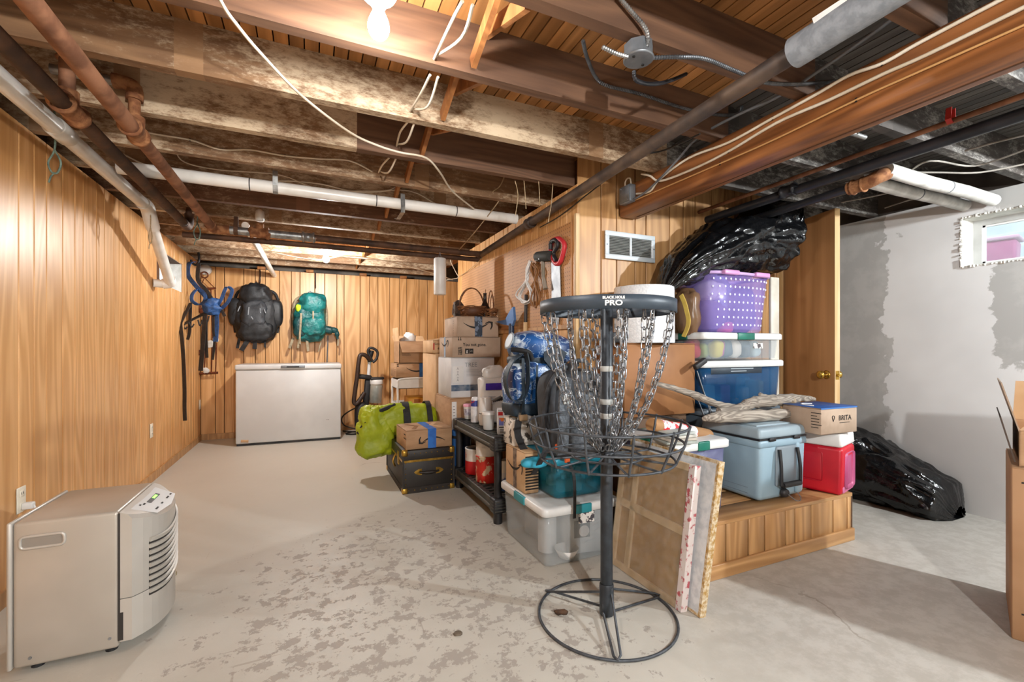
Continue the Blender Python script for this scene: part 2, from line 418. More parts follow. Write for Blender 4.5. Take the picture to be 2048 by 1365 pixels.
# two stray crumbs of concrete on the floor
WID = [.135, .10, .175, .12, .15, .09, .205, .125, .11, .16]
def planks(parent, along, a, b, fixed, z0, z1, side, m, holes=(), seed=0, th=.012, gap=.0065):
    """vertical tongue boards on a wall: ALONG 'x' or 'y' from a to b; SIDE is the sign of the outward normal"""
    p = a; k = seed
    while p < b-.01:
        q = min(p+WID[k % len(WID)], b); k += 1
        spans = [(z0, z1)]
        for (h0, h1, hz0, hz1) in holes:
            if q > h0 and p < h1: spans = [s for s in ((z0, hz0), (hz1, z1)) if s[1]-s[0] > .02]
        for (s0, s1) in spans:
            mb = MB(); c = (p+q)/2; w = q-p-gap; zc = (s0+s1)/2; h = s1-s0; e = .003
            # board with chamfered long edges
            prof = [(-w/2, 0), (-w/2, th-e), (-w/2+e, th), (w/2-e, th), (w/2, th-e), (w/2, 0)]
            vs = []
            for zz in (s0, s1):
                for (t, n) in prof:
                    vs.append((c+t, fixed+side*(n-th), zz) if along == 'x' else (fixed+side*(n-th), c+t, zz))
            n = len(prof); fs = [(i, (i+1) % n, n+(i+1) % n, n+i) for i in range(n)]+[tuple(range(n)), tuple(range(n, 2*n))]
            mb.add(vs, fs); mb.build('plank', m, parent)
        p = q
# left wall with its small window
LW = (4.86, 5.60, 1.67, 1.96)
wl = MB()
wl.b2((-1.34, YF, 0), (-1.2025, LW[0], 2.12)); wl.b2((-1.34, LW[1], 0), (-1.2025, YB+.2, 2.12))
wl.b2((-1.34, LW[0], 0), (-1.2025, LW[1], LW[2])); wl.b2((-1.34, LW[0], LW[3]), (-1.2025, LW[1], 2.12))
wall_left = struct(wl.build('wall_left', GROOVE))
planks(wall_left, 'y', .4, YB, XL, 0.0, ZJ-.005, 1, PANEL, [LW], 0)
struct(MB().b2((XL, .4, 0), (XL+.012, YB, .07)).build('baseboard_left', PANEL_DK))
w1 = struct(MB().b2((-1.36, LW[0]-.02, LW[2]-.02), (-1.34, LW[1]+.02, LW[2]+.03)).b2((-1.36, LW[0]-.02, LW[3]-.03), (-1.34, LW[1]+.02, LW[3]+.02)).b2((-1.36, LW[0]-.02, LW[2]), (-1.34, LW[0]+.03, LW[3])).b2((-1.36, LW[1]-.03, LW[2]), (-1.34, LW[1]+.02, LW[3])).build('window_1', WHITEP))
MB().b2((-1.352, LW[0], LW[2]), (-1.348, LW[1], LW[3])).build('pane', clear('frosted_pane', 'dfe6e8', .35, .4), w1)
MB().b2((-1.34, LW[0], LW[2]-.001), (-1.2, LW[1], LW[2]+.004)).b2((-1.34, LW[1]-.004, LW[2]), (-1.2, LW[1], LW[3])).b2((-1.34, LW[0], LW[2]), (-1.2, LW[0]+.004, LW[3])).build('reveal', PLASTER, w1)
# back wall
wall_back = struct(MB().b2((-1.34, YB+.0125, 0), (2.5, YB+.15, 2.09)).build('wall_back', GROOVE))
planks(wall_back, 'x', XL, 2.5, YB, 0, 2.085, -1, PANEL, (), 4)
struct(MB().b2((XL, YB-.012, 0), (2.5, YB, .07)).build('baseboard_back', PANEL_DK))
struct(MB().b2((-1.34, YB+.15, 0), (4.2, YB+.25, 2.36)).build('wall_back_upper', mat('old_block', '6f675e', '4b453f', 4, .9, bump=.3)))
# partition that carries the pegboard, and the wall with the vent
wall_partition = struct(MB().b2((1.5225, 2.3825, 0), (1.62, 4.79, 2.118)).build('wall_partition', GROOVE))
planks(wall_partition, 'y', 2.37, 4.80, 1.51, 0, 2.118, -1, PANEL, (), 7)
struct(MB().b2((1.51, 4.79, 0), (2.5, 4.83, 2.118)).build('wall_partition_end', PANEL))
struct(MB().b2((2.45, 4.83, 0), (2.5, YB, 2.118)).build('wall_alcove', PANEL))
wall_vent = struct(MB().b2((1.55, 2.3825, 0), (3.38, 2.48, 2.30)).build('wall_vent', GROOVE))
planks(wall_vent, 'x', 1.51, 3.38, 2.37, .0, 2.30, -1, PANEL_DK, (), 2)
struct(MB().b2((1.490, 2.355, .0), (1.515, 2.378, 1.93)).build('trim_1', PLY))
peg = NT('pegboard'); v_ = peg.coord((1, 1, 1), False)
_tc = peg.n('ShaderNodeTexCoord'); _sp = peg.n('ShaderNodeSeparateXYZ'); peg.l(_tc.outputs['Object'], _sp.inputs[0])
_f = lambda s: peg.math('SUBTRACT', peg.math('FRACT', peg.math('MULTIPLY', s, 39.37)), .5)
_a, _b = _f(_sp.outputs[1]), _f(_sp.outputs[2])
_d = peg.math('SQRT', peg.math('ADD', peg.math('MULTIPLY', _a, _a), peg.math('MULTIPLY', _b, _b)))
_h = peg.math('LESS_THAN', _d, .14)
PEG = peg.fin(peg.mix(_h, peg.mix(peg.ss(peg.noise(v_, 3, 3), .4, .6), 'c39263', 'b68555'), '4d301a'), .6)
MB().b2((1.503, 2.43, 1.25), (1.510, 3.60, 1.90)).build('pegboard', PEG, wall_partition)
MB().b2((1.503, 3.605, 1.25), (1.510, 4.66, 1.90)).build('pegboard', PEG, wall_partition)
MB().b2((1.495, 2.43, 1.225), (1.510, 4.66, 1.25)).build('rail', PANEL_DK, wall_partition)
# right wall with the window well
RW = (.62, 1.525, 1.645, 1.975)
wr = MB()
wr.b2((XR, YF, 0), (4.2, RW[0], 2.115)); wr.b2((XR, RW[1], 0), (4.2, YB+.2, 2.115)); wr.b2((XR, RW[0], 0), (4.2, RW[1], RW[2])); wr.b2((XR, RW[0], RW[3]), (4.2, RW[1], 2.115))
wall_right = struct(wr.build('wall_right', DRY))
def rough_edge(pts, nrm, name='broken_plaster'):
    random.seed(5); mb = MB()
    for (a, b) in pts:
        a, b = Vector(a), Vector(b); n = max(2, int((b-a).length/.018))
        for i in range(n):
            p = a.lerp(b, (i+.5)/n); s = random.uniform(.006, .018)
            mb.rbox(p, (s*random.uniform(.5, 1.1), s*random.uniform(1, 2), s*random.uniform(.7, 1.4)), .002, 1, random.uniform(0, 3))
    return mb.build(name, PLASTER, wall_right, None, False, 'stuff')
rough_edge([((XR, RW[1], RW[2]), (XR, RW[1], RW[3])), ((XR, RW[0], RW[3]), (XR, RW[1], RW[3])), ((XR, RW[0], RW[2]), (XR, RW[1], RW[2]))], 0)
w2 = MB(); fx = 4.15
w2.b2((fx, RW[0], RW[2]), (fx+.03, RW[1], RW[2]+.03)); w2.b2((fx, RW[0], RW[3]-.045), (fx+.03, RW[1], RW[3]))
w2.b2((fx, RW[1]-.05, RW[2]+.03), (fx+.03, RW[1], RW[3]-.045)); w2.b2((fx, RW[0], RW[2]+.03), (fx+.03, RW[0]+.05, RW[3]-.045))
window_2 = struct(w2.build('window_2', mat('window_frame_grey', 'b5b6b4', 'a5a6a4', 6, .5)))
s2 = MB(); y0, y1, z0, z1 = RW[0]+.05, RW[1]-.05, RW[2]+.03, RW[3]-.045
s2.b2((fx+.012, y0, z0), (fx+.028, y1, z0+.012)); s2.b2((fx+.012, y0, z1-.012), (fx+.028, y1, z1)); s2.b2((fx+.012, y1-.014, z0), (fx+.028, y1, z1)); s2.b2((fx+.012, y0, z0), (fx+.028, y0+.014, z1))
s2.build('sash', WHITEP, window_2)
MB().b2((fx+.018, y0+.012, z0+.010), (fx+.022, y1-.012, z1-.010)).build('pane', GLASS, window_2)
MB().b2((XR+.002, RW[1]-.006, RW[2]), (fx, RW[1], RW[3])).b2((XR+.002, RW[0], RW[3]-.006), (fx, RW[1], RW[3])).b2((XR+.002, RW[0], RW[2]), (fx, RW[1], RW[2]+.006)).build('reveal', PLASTER, window_2)
# outside: a strip of weedy ground, pale siding and a pink bin
GROUND = mat('outdoor_ground', '8fa09a', '5d6f66', 20, .9, bump=.5)
struct(MB().b2((4.2, -2.2, 1.3), (9, 6, 1.66)).build('ground_outside', GROUND))
sd = struct(MB().b2((6.2, -2, 1.66), (6.3, 7, 4.2)).build('wall_neighbour', WHITEP))
SIDING = mat('siding', 'd8dfe0', 'c8d0d2', 3, .6)
for i in range(14):
    MB().prism([(-2, 0), (7, 0), (7, .125), (-2, .125)], .02, (6.2, 0, 1.70+i*.13), (0, 1, 0), (-.09, 0, .99)).build('siding_board', SIDING, sd)
random.seed(2)
gr = MB()
for i in range(260):
    x = random.uniform(4.25, 5.2); y = random.uniform(.4, 1.35); h = random.uniform(.03, .11); a = random.uniform(0, 6.28); l = random.uniform(-.05, .05)
    gr.add([(x-.004*math.cos(a), y-.004*math.sin(a), 1.66), (x+.004*math.cos(a), y+.004*math.sin(a), 1.66), (x+l, y+l, 1.66+h)], [(0, 1, 2)])
tag(gr.build('grass', mat('dry_grass', '9fb3a2', '6d8273', 30, .9), kind='stuff'), 'tufts of grass growing outside behind the small right window', 'grass')
pb = thing('plastic_bin', 'pink plastic bin outside beyond the small right window', 'bin', (5.0, 1.68, 1.916)[:2]+(1.66,), .2)
PINK = mat('pink_plastic', 'd878a4', 'c9689a', 5, .4)
MB().rbox((0, 0, .14), (.22, .20, .28), .02, 2, taper=1.1).build('body', PINK, pb)
MB().rbox((0, 0, .295), (.27, .25, .03), .01).build('lid', mat('pale_pink', 'eab8cf', rough=.4), pb)
struct(MB().b2((4.03, YF, 2.115), (4.2, YB+.2, 2.36)).build('wall_right_upper', mat('rim_board', '4d453e', '332d29', 4, .9)))
struct(MB().b2((-1.40, YF, 2.12), (-1.30, YB+.2, 2.36)).build('wall_left_upper', mat('rim_board_left', '5a4433', '3a2a1f', 4, .9)))
struct(MB().b2((-1.42, YF, 0), (-1.36, YB+.2, 1.66)).b2((-1.42, YF, 1.97), (-1.36, YB+.2, 2.2)).build('wall_left_outer', GROOVE))
# wall behind the camera and the dark room past the door
struct(MB().b2((-1.34, YF-.1, 0), (4.2, YF, 2.36)).build('wall_front', mat('painted_block', 'b6ac9e', 'a59a8b', 3, .85)))
struct(MB().b2((3.32, 4.4, 0), (4.0, 4.5, 2.3)).build('wall_far', mat('dim_block', '6b6762', '57534e', 4, .9)))
struct(MB().b2((3.32, 2.48, 0), (3.38, 4.4, 2.3)).build('wall_closet', mat('dim_board', '726253', rough=.9)))
# ------------------------------------------------------------ ceiling: boards, joists, bridging, main beam
ceiling = struct(MB().b2((-1.45, YF-.1, ZS+.026), (4.2, YB+.3, ZS+.08)).build('ceiling', GROOVE))
x = -1.34; i = 0
while x < 4.19:
    MB().b2((x+.003, YF-.05, ZS), (x+.0525, YB+.2, ZS+.025)).build('floor_board', SUB if x < 1.9 else SUBG, ceiling)
    x += .055
SPJ = .418; k0 = -9
def joist(y, x0, x1, m):
    mb = MB(); mb.b2((x0, y, ZJ), (x1, y+.045, ZS)); return mb.build('joist', m, ceiling)
MATS = {0: J_DARK, 1: J_PALE, 3: J_PALE, 4: J_PALE, 5: J_BROWN}
JY = []
for k in range(-9, 12):
    y = 1.585+SPJ*k; JY.append(y)
    m = J_DARK if k <= 0 else MATS.get(k, J_PALE)
    if k == 2:
        joist(y, -1.34, .22, J_PALE); joist(y, .22, 1.52, J_DARK)
    else: joist(y, -1.34, 1.88 if y < 2.3 else 1.60, m)
    if y < 4.4: joist(y+.02, 1.885 if y < 2.3 else 2.0, 4.18, J_GREY)
for a, b in zip(JY, JY[1:]):
    if a < -.8 or b > 6.3: continue
    for (ya, za, yb, zb, dx) in ((a+.045, ZS-.02, b, ZJ+.03, 0), (a+.045, ZJ+.03, b, ZS-.02, .055)):
        p, q = Vector((.55+dx, ya, za)), Vector((.55+dx, yb, zb)); d = q-p; rot = d.to_track_quat('Z', 'X').to_matrix()
        MB().box((p+q)/2, (.02, .065, d.length-.03) if False else (.05, .02, d.length-.02), rot=rot).build('bridging_brace', BRACEW, ceiling)
MB().rbox((1.885, -.105, 2.03), (.15, 4.93, .18), .02, 3).build('main_beam', BEAMW, ceiling)
MB().b2((1.905, -2.5, 1.9385), (1.911, 2.3, 1.942)).build('beam_joint', GROOVE, ceiling)
# nailing blocks above the back panelling
for i, x in enumerate((-.55, .0, .66, 1.2)):
    MB().rbox((x, YB-.03, 2.10), (.09, .05, .035), .004, 1).build('nailing_block', BRACEW, wall_back)
# landing step in front of the vent wall
step = thing('platform', 'low wood-panelled landing step carrying the coolers and bins', 'step', (2.2, 1.56, 0))
MB().b2((1.565, 1.572, 0), (2.838, 2.36, .25)).build('body', GROOVE, step, world=True)
p = 1.56; k = 3
while p < 2.835:
    q = min(p+[.075, .135, .19, .13, .145, .155, .12, .16][k % 8], 2.84); k += 1
    MB().rbox(((p+q)/2, 1.566, .155), (q-p-.010, .014, .19), .002, 1).build('plank', PANEL_DK, step, world=True); p = q
for i in range(5):
    MB().rbox((2.2, 1.555+.161*i+.0795, .26), (1.29, .155, .02), .002, 1).build('top_board', PANEL_X, step, world=True)
MB().rbox((2.20, 1.555, .035), (1.30, .018, .07), .004, 2).build('base_trim', PANEL_X, step, world=True)
MB().rbox((2.846, 1.96, .135), (.012, .80, .27), .002, 1).build('end_panel', mat('dark_oak', '5d4128', '4a321d', 6, .5), step, world=True)

# ------------------------------------------------------------ lamps
JN = lambda y: min(JY, key=lambda j: abs(j+.022-y))+.022
def bulb(name, label, x, y, ztop, power, col, group=None, drop=.0, rr=.031):
    t = thing(name, label, 'light bulb', (x, y, ztop)); 
    MB().lathe([(.055, 0), (.055, -.012), (.046, -.026), (.022, -.03), (.022, -.052), (.019, -.055)], 20).build('socket', WHITEP if drop == 0 else BLACK, t)
    if ztop < 2.115 or ztop > 2.125: MB().cyl((0, 0, -.002), (0, 0, (ZS if abs(y-JN(y)) > .03 else ZJ)-ztop), .012 if ztop > 2 else .004, n=10).build('stem', BLACK, t)
    g = MB(); prof = [(.012, -.05)]
    for i in range(15):
        a = i/14; zz = -.055-.095*a
        r = .0135+(rr-.0135)*math.sin(min(1, a/.62)*math.pi/2)**1.6 if a < .62 else rr*math.sqrt(max(0, 1-((a-.62)/.38)**2))
        prof.append((max(r, .001), zz))
    area = 4*math.pi*rr*rr*1.1
    g.lathe(prof, 20).build('glass_bulb', emis(name+'_glow', col, power/(math.pi*area)/10), t)
    return t
bulb('light_bulb', 'bare lit bulb hanging near the camera under the front joists', *(0.185, 1.37, 2.067)[:2], 2.160, BULB_NEAR, COL_WARM)
bulb('light_bulb', 'small lit bulb in a round holder far back near the freezer', .151, 4.952, 2.12, BULB_FAR, COL_WARM)
bulb('light_bulb', 'lit bulb in the right-hand part, outside the frame', 3.45, -.45, 2.12, BULB_RIGHT, COL_NEUT)
bulb('light_bulb', 'added fill bulb hung low behind the camera, outside the frame', .35, -1.15, 1.80, BULB_FILL, COL_WARM)  # extra bulb added as frontal fill, no such lamp is seen

# ------------------------------------------------------------ pipes
def fitting(mb, c, ax, r, ln):
    """threaded coupling with rolled rims, along unit vector AX"""
    c = Vector(c); ax = Vector(ax).normalized()
    ts = [-.5, -.5, -.36, -.33, .33, .36, .5, .5]; rs = [.8, 1.18, 1.18, 1.0, 1.0, 1.18, 1.18, .8]
    mb.tube([c+ax*ln*t for t in ts], [r*k for k in rs], 14)
    return mb
ZP = 2.01
t1 = (-0.676, 2.368, 2.01); t2 = (-0.836, 2.231, 2.01)
P1X, P2X = -.67, -.833
p1 = thing('heating_pipe', 'rusty brown ceiling pipe with two tees, right one of the pair on the left', 'pipe', (P1X, 1.5, ZP))
MB().tube([(P1X, -2.4, ZP), (P1X, t1[1], ZP)], .031, 14).build('pipe', RUST, p1, world=True)
MB().tube([(P1X, t1[1], ZP), (P1X, 4.0, ZP)], .029, 14).build('pipe', RUST, p1, world=True)
MB().tube([(P1X, 1.14, ZP), (P1X, 1.17, ZP)], [.036, .034], 14).build('collar', RUSTH, p1, world=True)
m_ = MB(); fitting(m_, (P1X, t1[1], ZP), (0, 1, 0), .036, .12); m_.tube([(P1X, t1[1], ZP), (P1X, t1[1], ZP+.06)], [.034, .036], 12); m_.build('tee', RUSTH, p1, world=True)
MB().tube([(P1X, t1[1], ZP+.05), (P1X, t1[1], ZP+.17)], .021, 12).build('riser', RUSTH, p1, world=True)
m_ = MB(); m_.tube(smooth_path([(P1X, t1[1], ZP+.13), (P1X, t1[1], ZP+.18), (P1X-.03, t1[1], ZP+.195), (P1X-.07, t1[1], ZP+.195)], 4), [.030]*3+[.028]*7+[.030]*3, 12); m_.build('elbow', RUSTH, p1, world=True)
MB().tube([(P1X-.06, t1[1], ZP+.195), (P2X-.10, t1[1], ZP+.195)], .019, 12).build('galvanised_branch', GALV, p1, world=True)
m_ = MB(); m_.tube(smooth_path([(P1X, 3.93, ZP), (P1X, 4.02, ZP), (P1X+.03, 4.05, ZP), (P1X+.11, 4.05, ZP)], 4), [.036]*2+[.034]*9+[.036]*2, 14); m_.build('end_elbow', RUSTH, p1, world=True)
p2 = thing('heating_pipe', 'dark rusty ceiling pipe nearest the white drain pipe on the left', 'pipe', (P2X, 1.5, ZP))
MB().tube([(P2X, -2.4, ZP), (P2X, 4.0, ZP)], .029, 14).build('pipe', RUSTD, p2, world=True)
m_ = MB(); fitting(m_, (P2X, t2[1]+.02, ZP), (0, 1, 0), .037, .14); m_.tube([(P2X, t2[1], ZP), (P2X, t2[1], ZP+.06)], [.034, .036], 12); m_.build('tee', RUSTH, p2, world=True)
MB().tube([(P2X, t2[1], ZP+.05), (P2X, t2[1], ZP+.21)], .024, 12).build('riser', RUST, p2, world=True)
m_ = MB(); fitting(m_, (P2X, t2[1], ZP+.20), (0, 0, 1), .028, .05); m_.build('coupling', RUSTH, p2, world=True)
MB().tube(smooth_path([(P2X, 3.95, ZP), (P2X, 4.05, ZP), (P2X, 4.10, ZP+.04), (P2X, 4.12, ZP+.15)], 4), .031, 14).build('end_elbow', RUSTD, p2, world=True)
cp = thing('cross_pipe', 'long dark pipe crossing the room below the joists in front of the far bulb', 'pipe', (.4, 4.05, ZP))
MB().tube([(P1X+.05, 4.05, ZP), (-.02, 4.05, ZP)], .031, 14).build('galvanised_section', GALV, cp, world=True)
MB().tube([(-.02, 4.05, ZP), (1.505, 4.05, ZP-.01)], .027, 14).build('dark_section', RUSTD, cp, world=True)
m_ = MB(); fitting(m_, (-.36, 4.05, ZP), (1, 0, 0), .040, .13); m_.tube([(-.36, 4.05, ZP), (-.36, 4.05, ZP+.07)], .03, 12); m_.build('rusted_tee', RUSTH, cp, world=True)
m_ = MB(); fitting(m_, (-.01, 4.05, ZP), (1, 0, 0), .036, .09); m_.build('union', GALV, cp, world=True)
MB().ribbon([(-.52, 4.05, ZJ), (-.52, 4.02, ZP+.02), (-.52, 4.02, ZP-.02), (-.52, 4.05, ZP-.034), (-.52, 4.083, ZP), (-.52, 4.06, ZJ)], .03, .003, (1, 0, 0)).build('strap', RUSTD, cp, world=True)
cp2 = thing('cross_pipe', 'lower rusty pipe running parallel just behind the dark cross pipe', 'pipe', (.4, 4.12, 1.99))
MB().tube([(-.88, 4.14, 1.965), (1.505, 4.14, 1.965)], .022, 12).build('pipe', RUSTD, cp2, world=True)
ip = thing('iron_pipe', 'long grey-brown iron pipe running back to the pegboard wall', 'pipe', (1.46, 2.5, ZP))
_p, _q = Vector((1.376, 0.915, 2.02)), Vector((1.502, 4.125, 2.0))
B_ = tuple(_q); A_ = tuple(_p+(_p-_q)*((_p.y+1.6)/(_q.y-_p.y)))
def onp(y): k = (y-A_[1])/(B_[1]-A_[1]); return tuple(a+(b-a)*k for a, b in zip(A_, B_))
MB().tube([onp(-1.6), onp(2.85)], .030, 16).tube([onp(2.85), onp(_q.y)], .027, 16).build('pipe', IRON, ip, world=True)
m_ = MB(); fitting(m_, onp(2.92), (.03, 1, 0), .034, .07); m_.build('coupling', IRON, ip, world=True)
m_ = MB(); fitting(m_, onp(_q.y-.02), (.03, 1, 0), .031, .06); m_.build('end_cap', IRON, ip, world=True)
MB().tube([onp(-1.6), onp(_p.y)], .047, 20).build('foam_sleeve', FOAMT, ip, world=True)
MB().box(Vector(onp(_p.y-.13))+Vector((-.041, 0, .024)), (.004, .09, .022), rot=Matrix.Rotation(R(-30), 3, 'Y')).build('sleeve_label', WHITEP, ip, world=True)
# white drain
wp = thing('drain_pipe', 'white plastic drain pipe along the left wall top that drops at the little window', 'pipe', (-1.0, 2, 2.05))
MB().tube([(-1.0, -2.4, 2.055), (-1.0, 3.74, 2.055)], .036, 18).build('pipe', PVC, wp, world=True)
for y in (1.70, 2.62):
    m_ = MB(); m_.tube([(-1.0, y-.06, 2.055), (-1.0, y-.058, 2.055), (-1.0, y+.058, 2.055), (-1.0, y+.06, 2.055)], [.036, .042, .042, .036], 18); m_.build('coupling', PVC, wp, world=True)
ED = (-1.08, 4.665, 1.655)
MB().tube(smooth_path([(-1.0, 3.68, 2.055), (-1.0, 3.78, 2.05), (-1.003, 3.86, 1.99), (-1.008, 3.93, 1.95)], 4), .042, 18).build('elbow', PVC, wp, world=True)
MB().tube([(-1.008, 3.90, 1.965), ED], .036, 18).build('down_pipe', PVC, wp, world=True)
MB().tube(smooth_path([Vector(ED)+Vector((.005, -.05, .03)), ED, Vector(ED)+Vector((-.05, .0, -.012))], 4), .042, 18).build('elbow', PVC, wp, world=True)
MB().tube([Vector(ED)+Vector((-.04, 0, -.012)), (-1.19, ED[1]-.03, ED[2]-.012)], .034, 18).build('wall_stub', PVC, wp, world=True)
wp2 = thing('drain_pipe', 'long white plastic pipe lying crosswise under the middle joists', 'pipe', (.2, 3.08, 2.06))
MB().tube([(-.95, 3.10, 2.083), (1.43, 3.10, 2.080)], .036, 18).build('pipe', PVC, wp2, world=True)
for x in (-.33, .40, .95):
    MB().tube([(x, 3.10, 2.0815), (x+.006, 3.10, 2.0815)], .0372, 18).build('joint_line', CABB, wp2, world=True)
m_ = MB(); m_.ribbon([(-.19, 3.055, 2.17), (-.19, 3.06, 2.085), (-.19, 3.075, 2.052), (-.19, 3.10, 2.043), (-.19, 3.135, 2.06), (-.19, 3.15, 2.12)], .028, .002, (1, 0, 0)); m_.build('strap', GALV, wp2, world=True)
m_ = MB(); m_.ribbon([(.62, 3.6, 2.12), (.60, 3.4, 2.06), (.58, 3.13, 2.03), (.575, 3.08, 2.02), (.57, 3.05, 2.06), (.57, 3.06, 2.14)], .028, .002, (1, 0, 0)); m_.build('strap', GALV, wp2, world=True)
wp3 = thing('drain_pipe', 'short white plastic pipe sloping back to the wall above the black backpack', 'pipe', (-.45, 5, 2.05))
MB().tube([(-.47, 4.16, 2.085), (-.41, 6.42, 2.02)], .028, 16).build('pipe', PVC, wp3, world=True)
MB().lathe([(.01, -.03), (.03, -.03), (.033, .02), (.03, .05), (.012, .062)], 14, (-.36, 4.06, 2.135)).build('cap', PVC, wp3, world=True)
# right side: black pipe, thin rusty pipe, lagged pair
bp = thing('black_pipe', 'thick black pipe under the joists right of the main beam', 'pipe', (2.57, 1, 2.03))
MB().tube([(2.55, -1.5, 2.04), (2.60, 2.50, 2.02)], .027, 16).build('pipe', BLKPIPE, bp, world=True)
m_ = MB(); fitting(m_, (2.575, 1.75, 2.03), (0, 1, 0), .032, .08); m_.build('coupling', BLKPIPE, bp, world=True)
rp = thing('thin_pipe', 'thin rusty pipe beside the black pipe, right of the beam', 'pipe', (2.48, 1, 2.07))
MB().tube([(2.46, -1.5, 2.075), (2.52, 2.5, 2.065)], .012, 10).build('pipe', RUST, rp, world=True)
MB().ribbon([(2.47, .98, 2.12), (2.462, .98, 2.07), (2.48, .98, 2.055), (2.50, .98, 2.07), (2.50, .98, 2.12)], .02, .002, (0, 1, 0)).build('red_clip', mat('red_clip', 'a52a22', rough=.5), rp, world=True)
b2 = thing('black_pipe', 'shorter lower black pipe with a rusty elbow ending above the door', 'pipe', (2.7, 2, 2.0))
MB().tube([(2.74, 1.46, 1.99), (2.80, 2.50, 1.985)], .024, 14).build('pipe', BLKPIPE, b2, world=True)
m_ = MB(); m_.tube(smooth_path([(2.745, 1.52, 1.99), (2.74, 1.42, 1.995), (2.75, 1.38, 2.01), (2.80, 1.37, 2.03)], 4), .036, 14); fitting(m_, (2.742, 1.47, 1.99), (0, 1, 0), .036, .06); m_.build('rusty_elbow', RUSTH, b2, world=True)
for i, (y, z, lb) in enumerate(((1.36, 2.045, 'white lagged pipe entering the grey wall, the one nearer the camera'), (1.50, 2.05, 'white lagged pipe entering the grey wall, the one further back'))):
    t = thing('lagged_pipe', lb, 'pipe', (3.3, y, z))
    MB().tube([(2.78, y, z), (3.2, y+.003, z-.003), (3.6, y-.003, z+.002), (3.98, y, z)], .036, 16).build('lagging', LAG, t, world=True)
    MB().tube([(3.40, y, z), (3.41, y, z)], .0375, 16).build('band', CABG, t, world=True)
    MB().tube([(3.97, y, z), (4.02, y, z)], .02, 12).build('pipe_end', BLKPIPE, t, world=True)
g2 = thing('conduit', 'short galvanised conduit under the grey joists right of the beam', 'conduit', (2.3, 1.3, 2.1))
MB().tube([(2.14, 1.26, 2.10), (2.40, 1.26, 2.10)], .011, 10).build('tube', GALV, g2, world=True)
# ------------------------------------------------------------ electrical
def cable(label, pts, r=.0045, m=None, k=5, clips=(), nm='cable', cat='cable'):
    o = MB().tube(smooth_path(pts, k), r, 6).build(nm, m or CABW)
    tag(o, label, cat)
    for i in clips:
        p = Vector(pts[i]); MB().box(p, (.004, .006, .016)).build('staple', CABB, o)
    return o
cable('long white cable slung diagonally under the joists from the near bulb', [(-0.237, 1.506, 2.1), (-0.226, 1.559, 2.1), (-0.209, 1.607, 2.1), (-0.152, 1.718, 2.09), (-0.026, 1.97, 2.1), (0.171, 2.219, 2.105), (0.306, 2.305, 2.105), (0.422, 2.34, 2.105), (0.559, 2.351, 2.105), (0.668, 2.475, 2.09), (0.821, 2.742, 2.09), (1.074, 3.054, 2.1)], .0055)
for i, q in enumerate(([(0.385, 1.19, 2.059), (0.389, 1.3, 2.082), (0.405, 1.58, 2.134)], [(0.404, 1.635, 2.107), (0.404, 1.8, 2.118), (0.404, 1.998, 2.149)], [(0.404, 2.055, 2.125), (0.397, 2.2, 2.141), (0.418, 2.416, 2.169)], [(0.398, 2.47, 2.134), (0.372, 2.6, 2.129), (0.382, 2.832, 2.171)])):
    w_ = ('between the two nearest dark joists', 'in the second joist bay beside the bridging', 'in the third joist bay beside the bridging', 'in the fourth joist bay beside the bridging')[i]
    a = cable('white cable loop dropping '+w_, q, .005)
    MB().tube(smooth_path([Vector(q[0])+Vector((.03, 0, 0)), Vector(q[1])+Vector((.035, .02, -.03)), Vector(q[2])+Vector((.004, 0, .01))], 5), .005, 6).build('second_strand', CABW, a)
cable('white cable stapled along the face of the joist under the rusty tee', [(-0.878, 2.832, 2.229), (-0.747, 2.832, 2.193), (-0.57, 2.832, 2.189), (-0.437, 2.832, 2.163), (-0.298, 2.832, 2.186), (-0.127, 2.832, 2.183), (0.054, 2.832, 2.197), (0.218, 2.832, 2.214), (0.347, 2.832, 2.169)], .005, clips=(2, 5))
cable('tan cable stapled along the joist just above the long white pipe', [(-0.974, 3.25, 2.209), (-0.776, 3.25, 2.135), (-0.423, 3.25, 2.114), (-0.175, 3.25, 2.177), (0.062, 3.25, 2.193), (0.315, 3.25, 2.172), (0.657, 3.25, 2.232), (0.954, 3.25, 2.133), (1.4, 3.25, 2.169)], .005)
cable('tan cable drooping behind the long white pipe', [(-0.726, 3.24, 2.272), (-0.677, 3.24, 2.207), (-0.5, 3.24, 2.191), (-0.174, 3.24, 2.212), (0.062, 3.24, 2.156), (0.447, 3.24, 2.198), (0.55, 3.24, 2.238)], .004, CABW)
cable('pale cable hanging in loops at the far joists before the pegboard wall', [(1.187, 2.755, 2.257), (1.157, 2.769, 2.183), (1.13, 2.836, 2.157), (1.195, 2.861, 2.14), (1.185, 2.976, 2.085), (1.187, 3.413, 2.008), (1.27, 4.034, 2.019)], .004, STR)
cable('thin cable along the far joists by the small bulb', [(-0.334, 5.0, 2.044), (-0.09, 5.0, 2.01), (0.094, 4.95, 1.996), (0.329, 4.9, 2.046), (0.676, 4.9, 2.033), (1.21, 4.9, 1.939), (1.497, 5.0, 1.888)], .005)
cable('white wire curling off the end of the pegboard wall by the paper roll', [(1.413, 4.72, 2.104), (1.385, 4.7, 2.044), (1.44, 4.68, 1.921), (1.463, 4.68, 1.863), (1.357, 4.72, 1.84), (1.313, 4.76, 1.81)], .004)
cable('thin brown wire drooping from the iron pipe end to the pegboard corner', [(1.49, 3.996, 1.961), (1.49, 4.208, 1.925), (1.49, 4.522, 1.894), (1.49, 4.749, 1.891)], .003, STR)
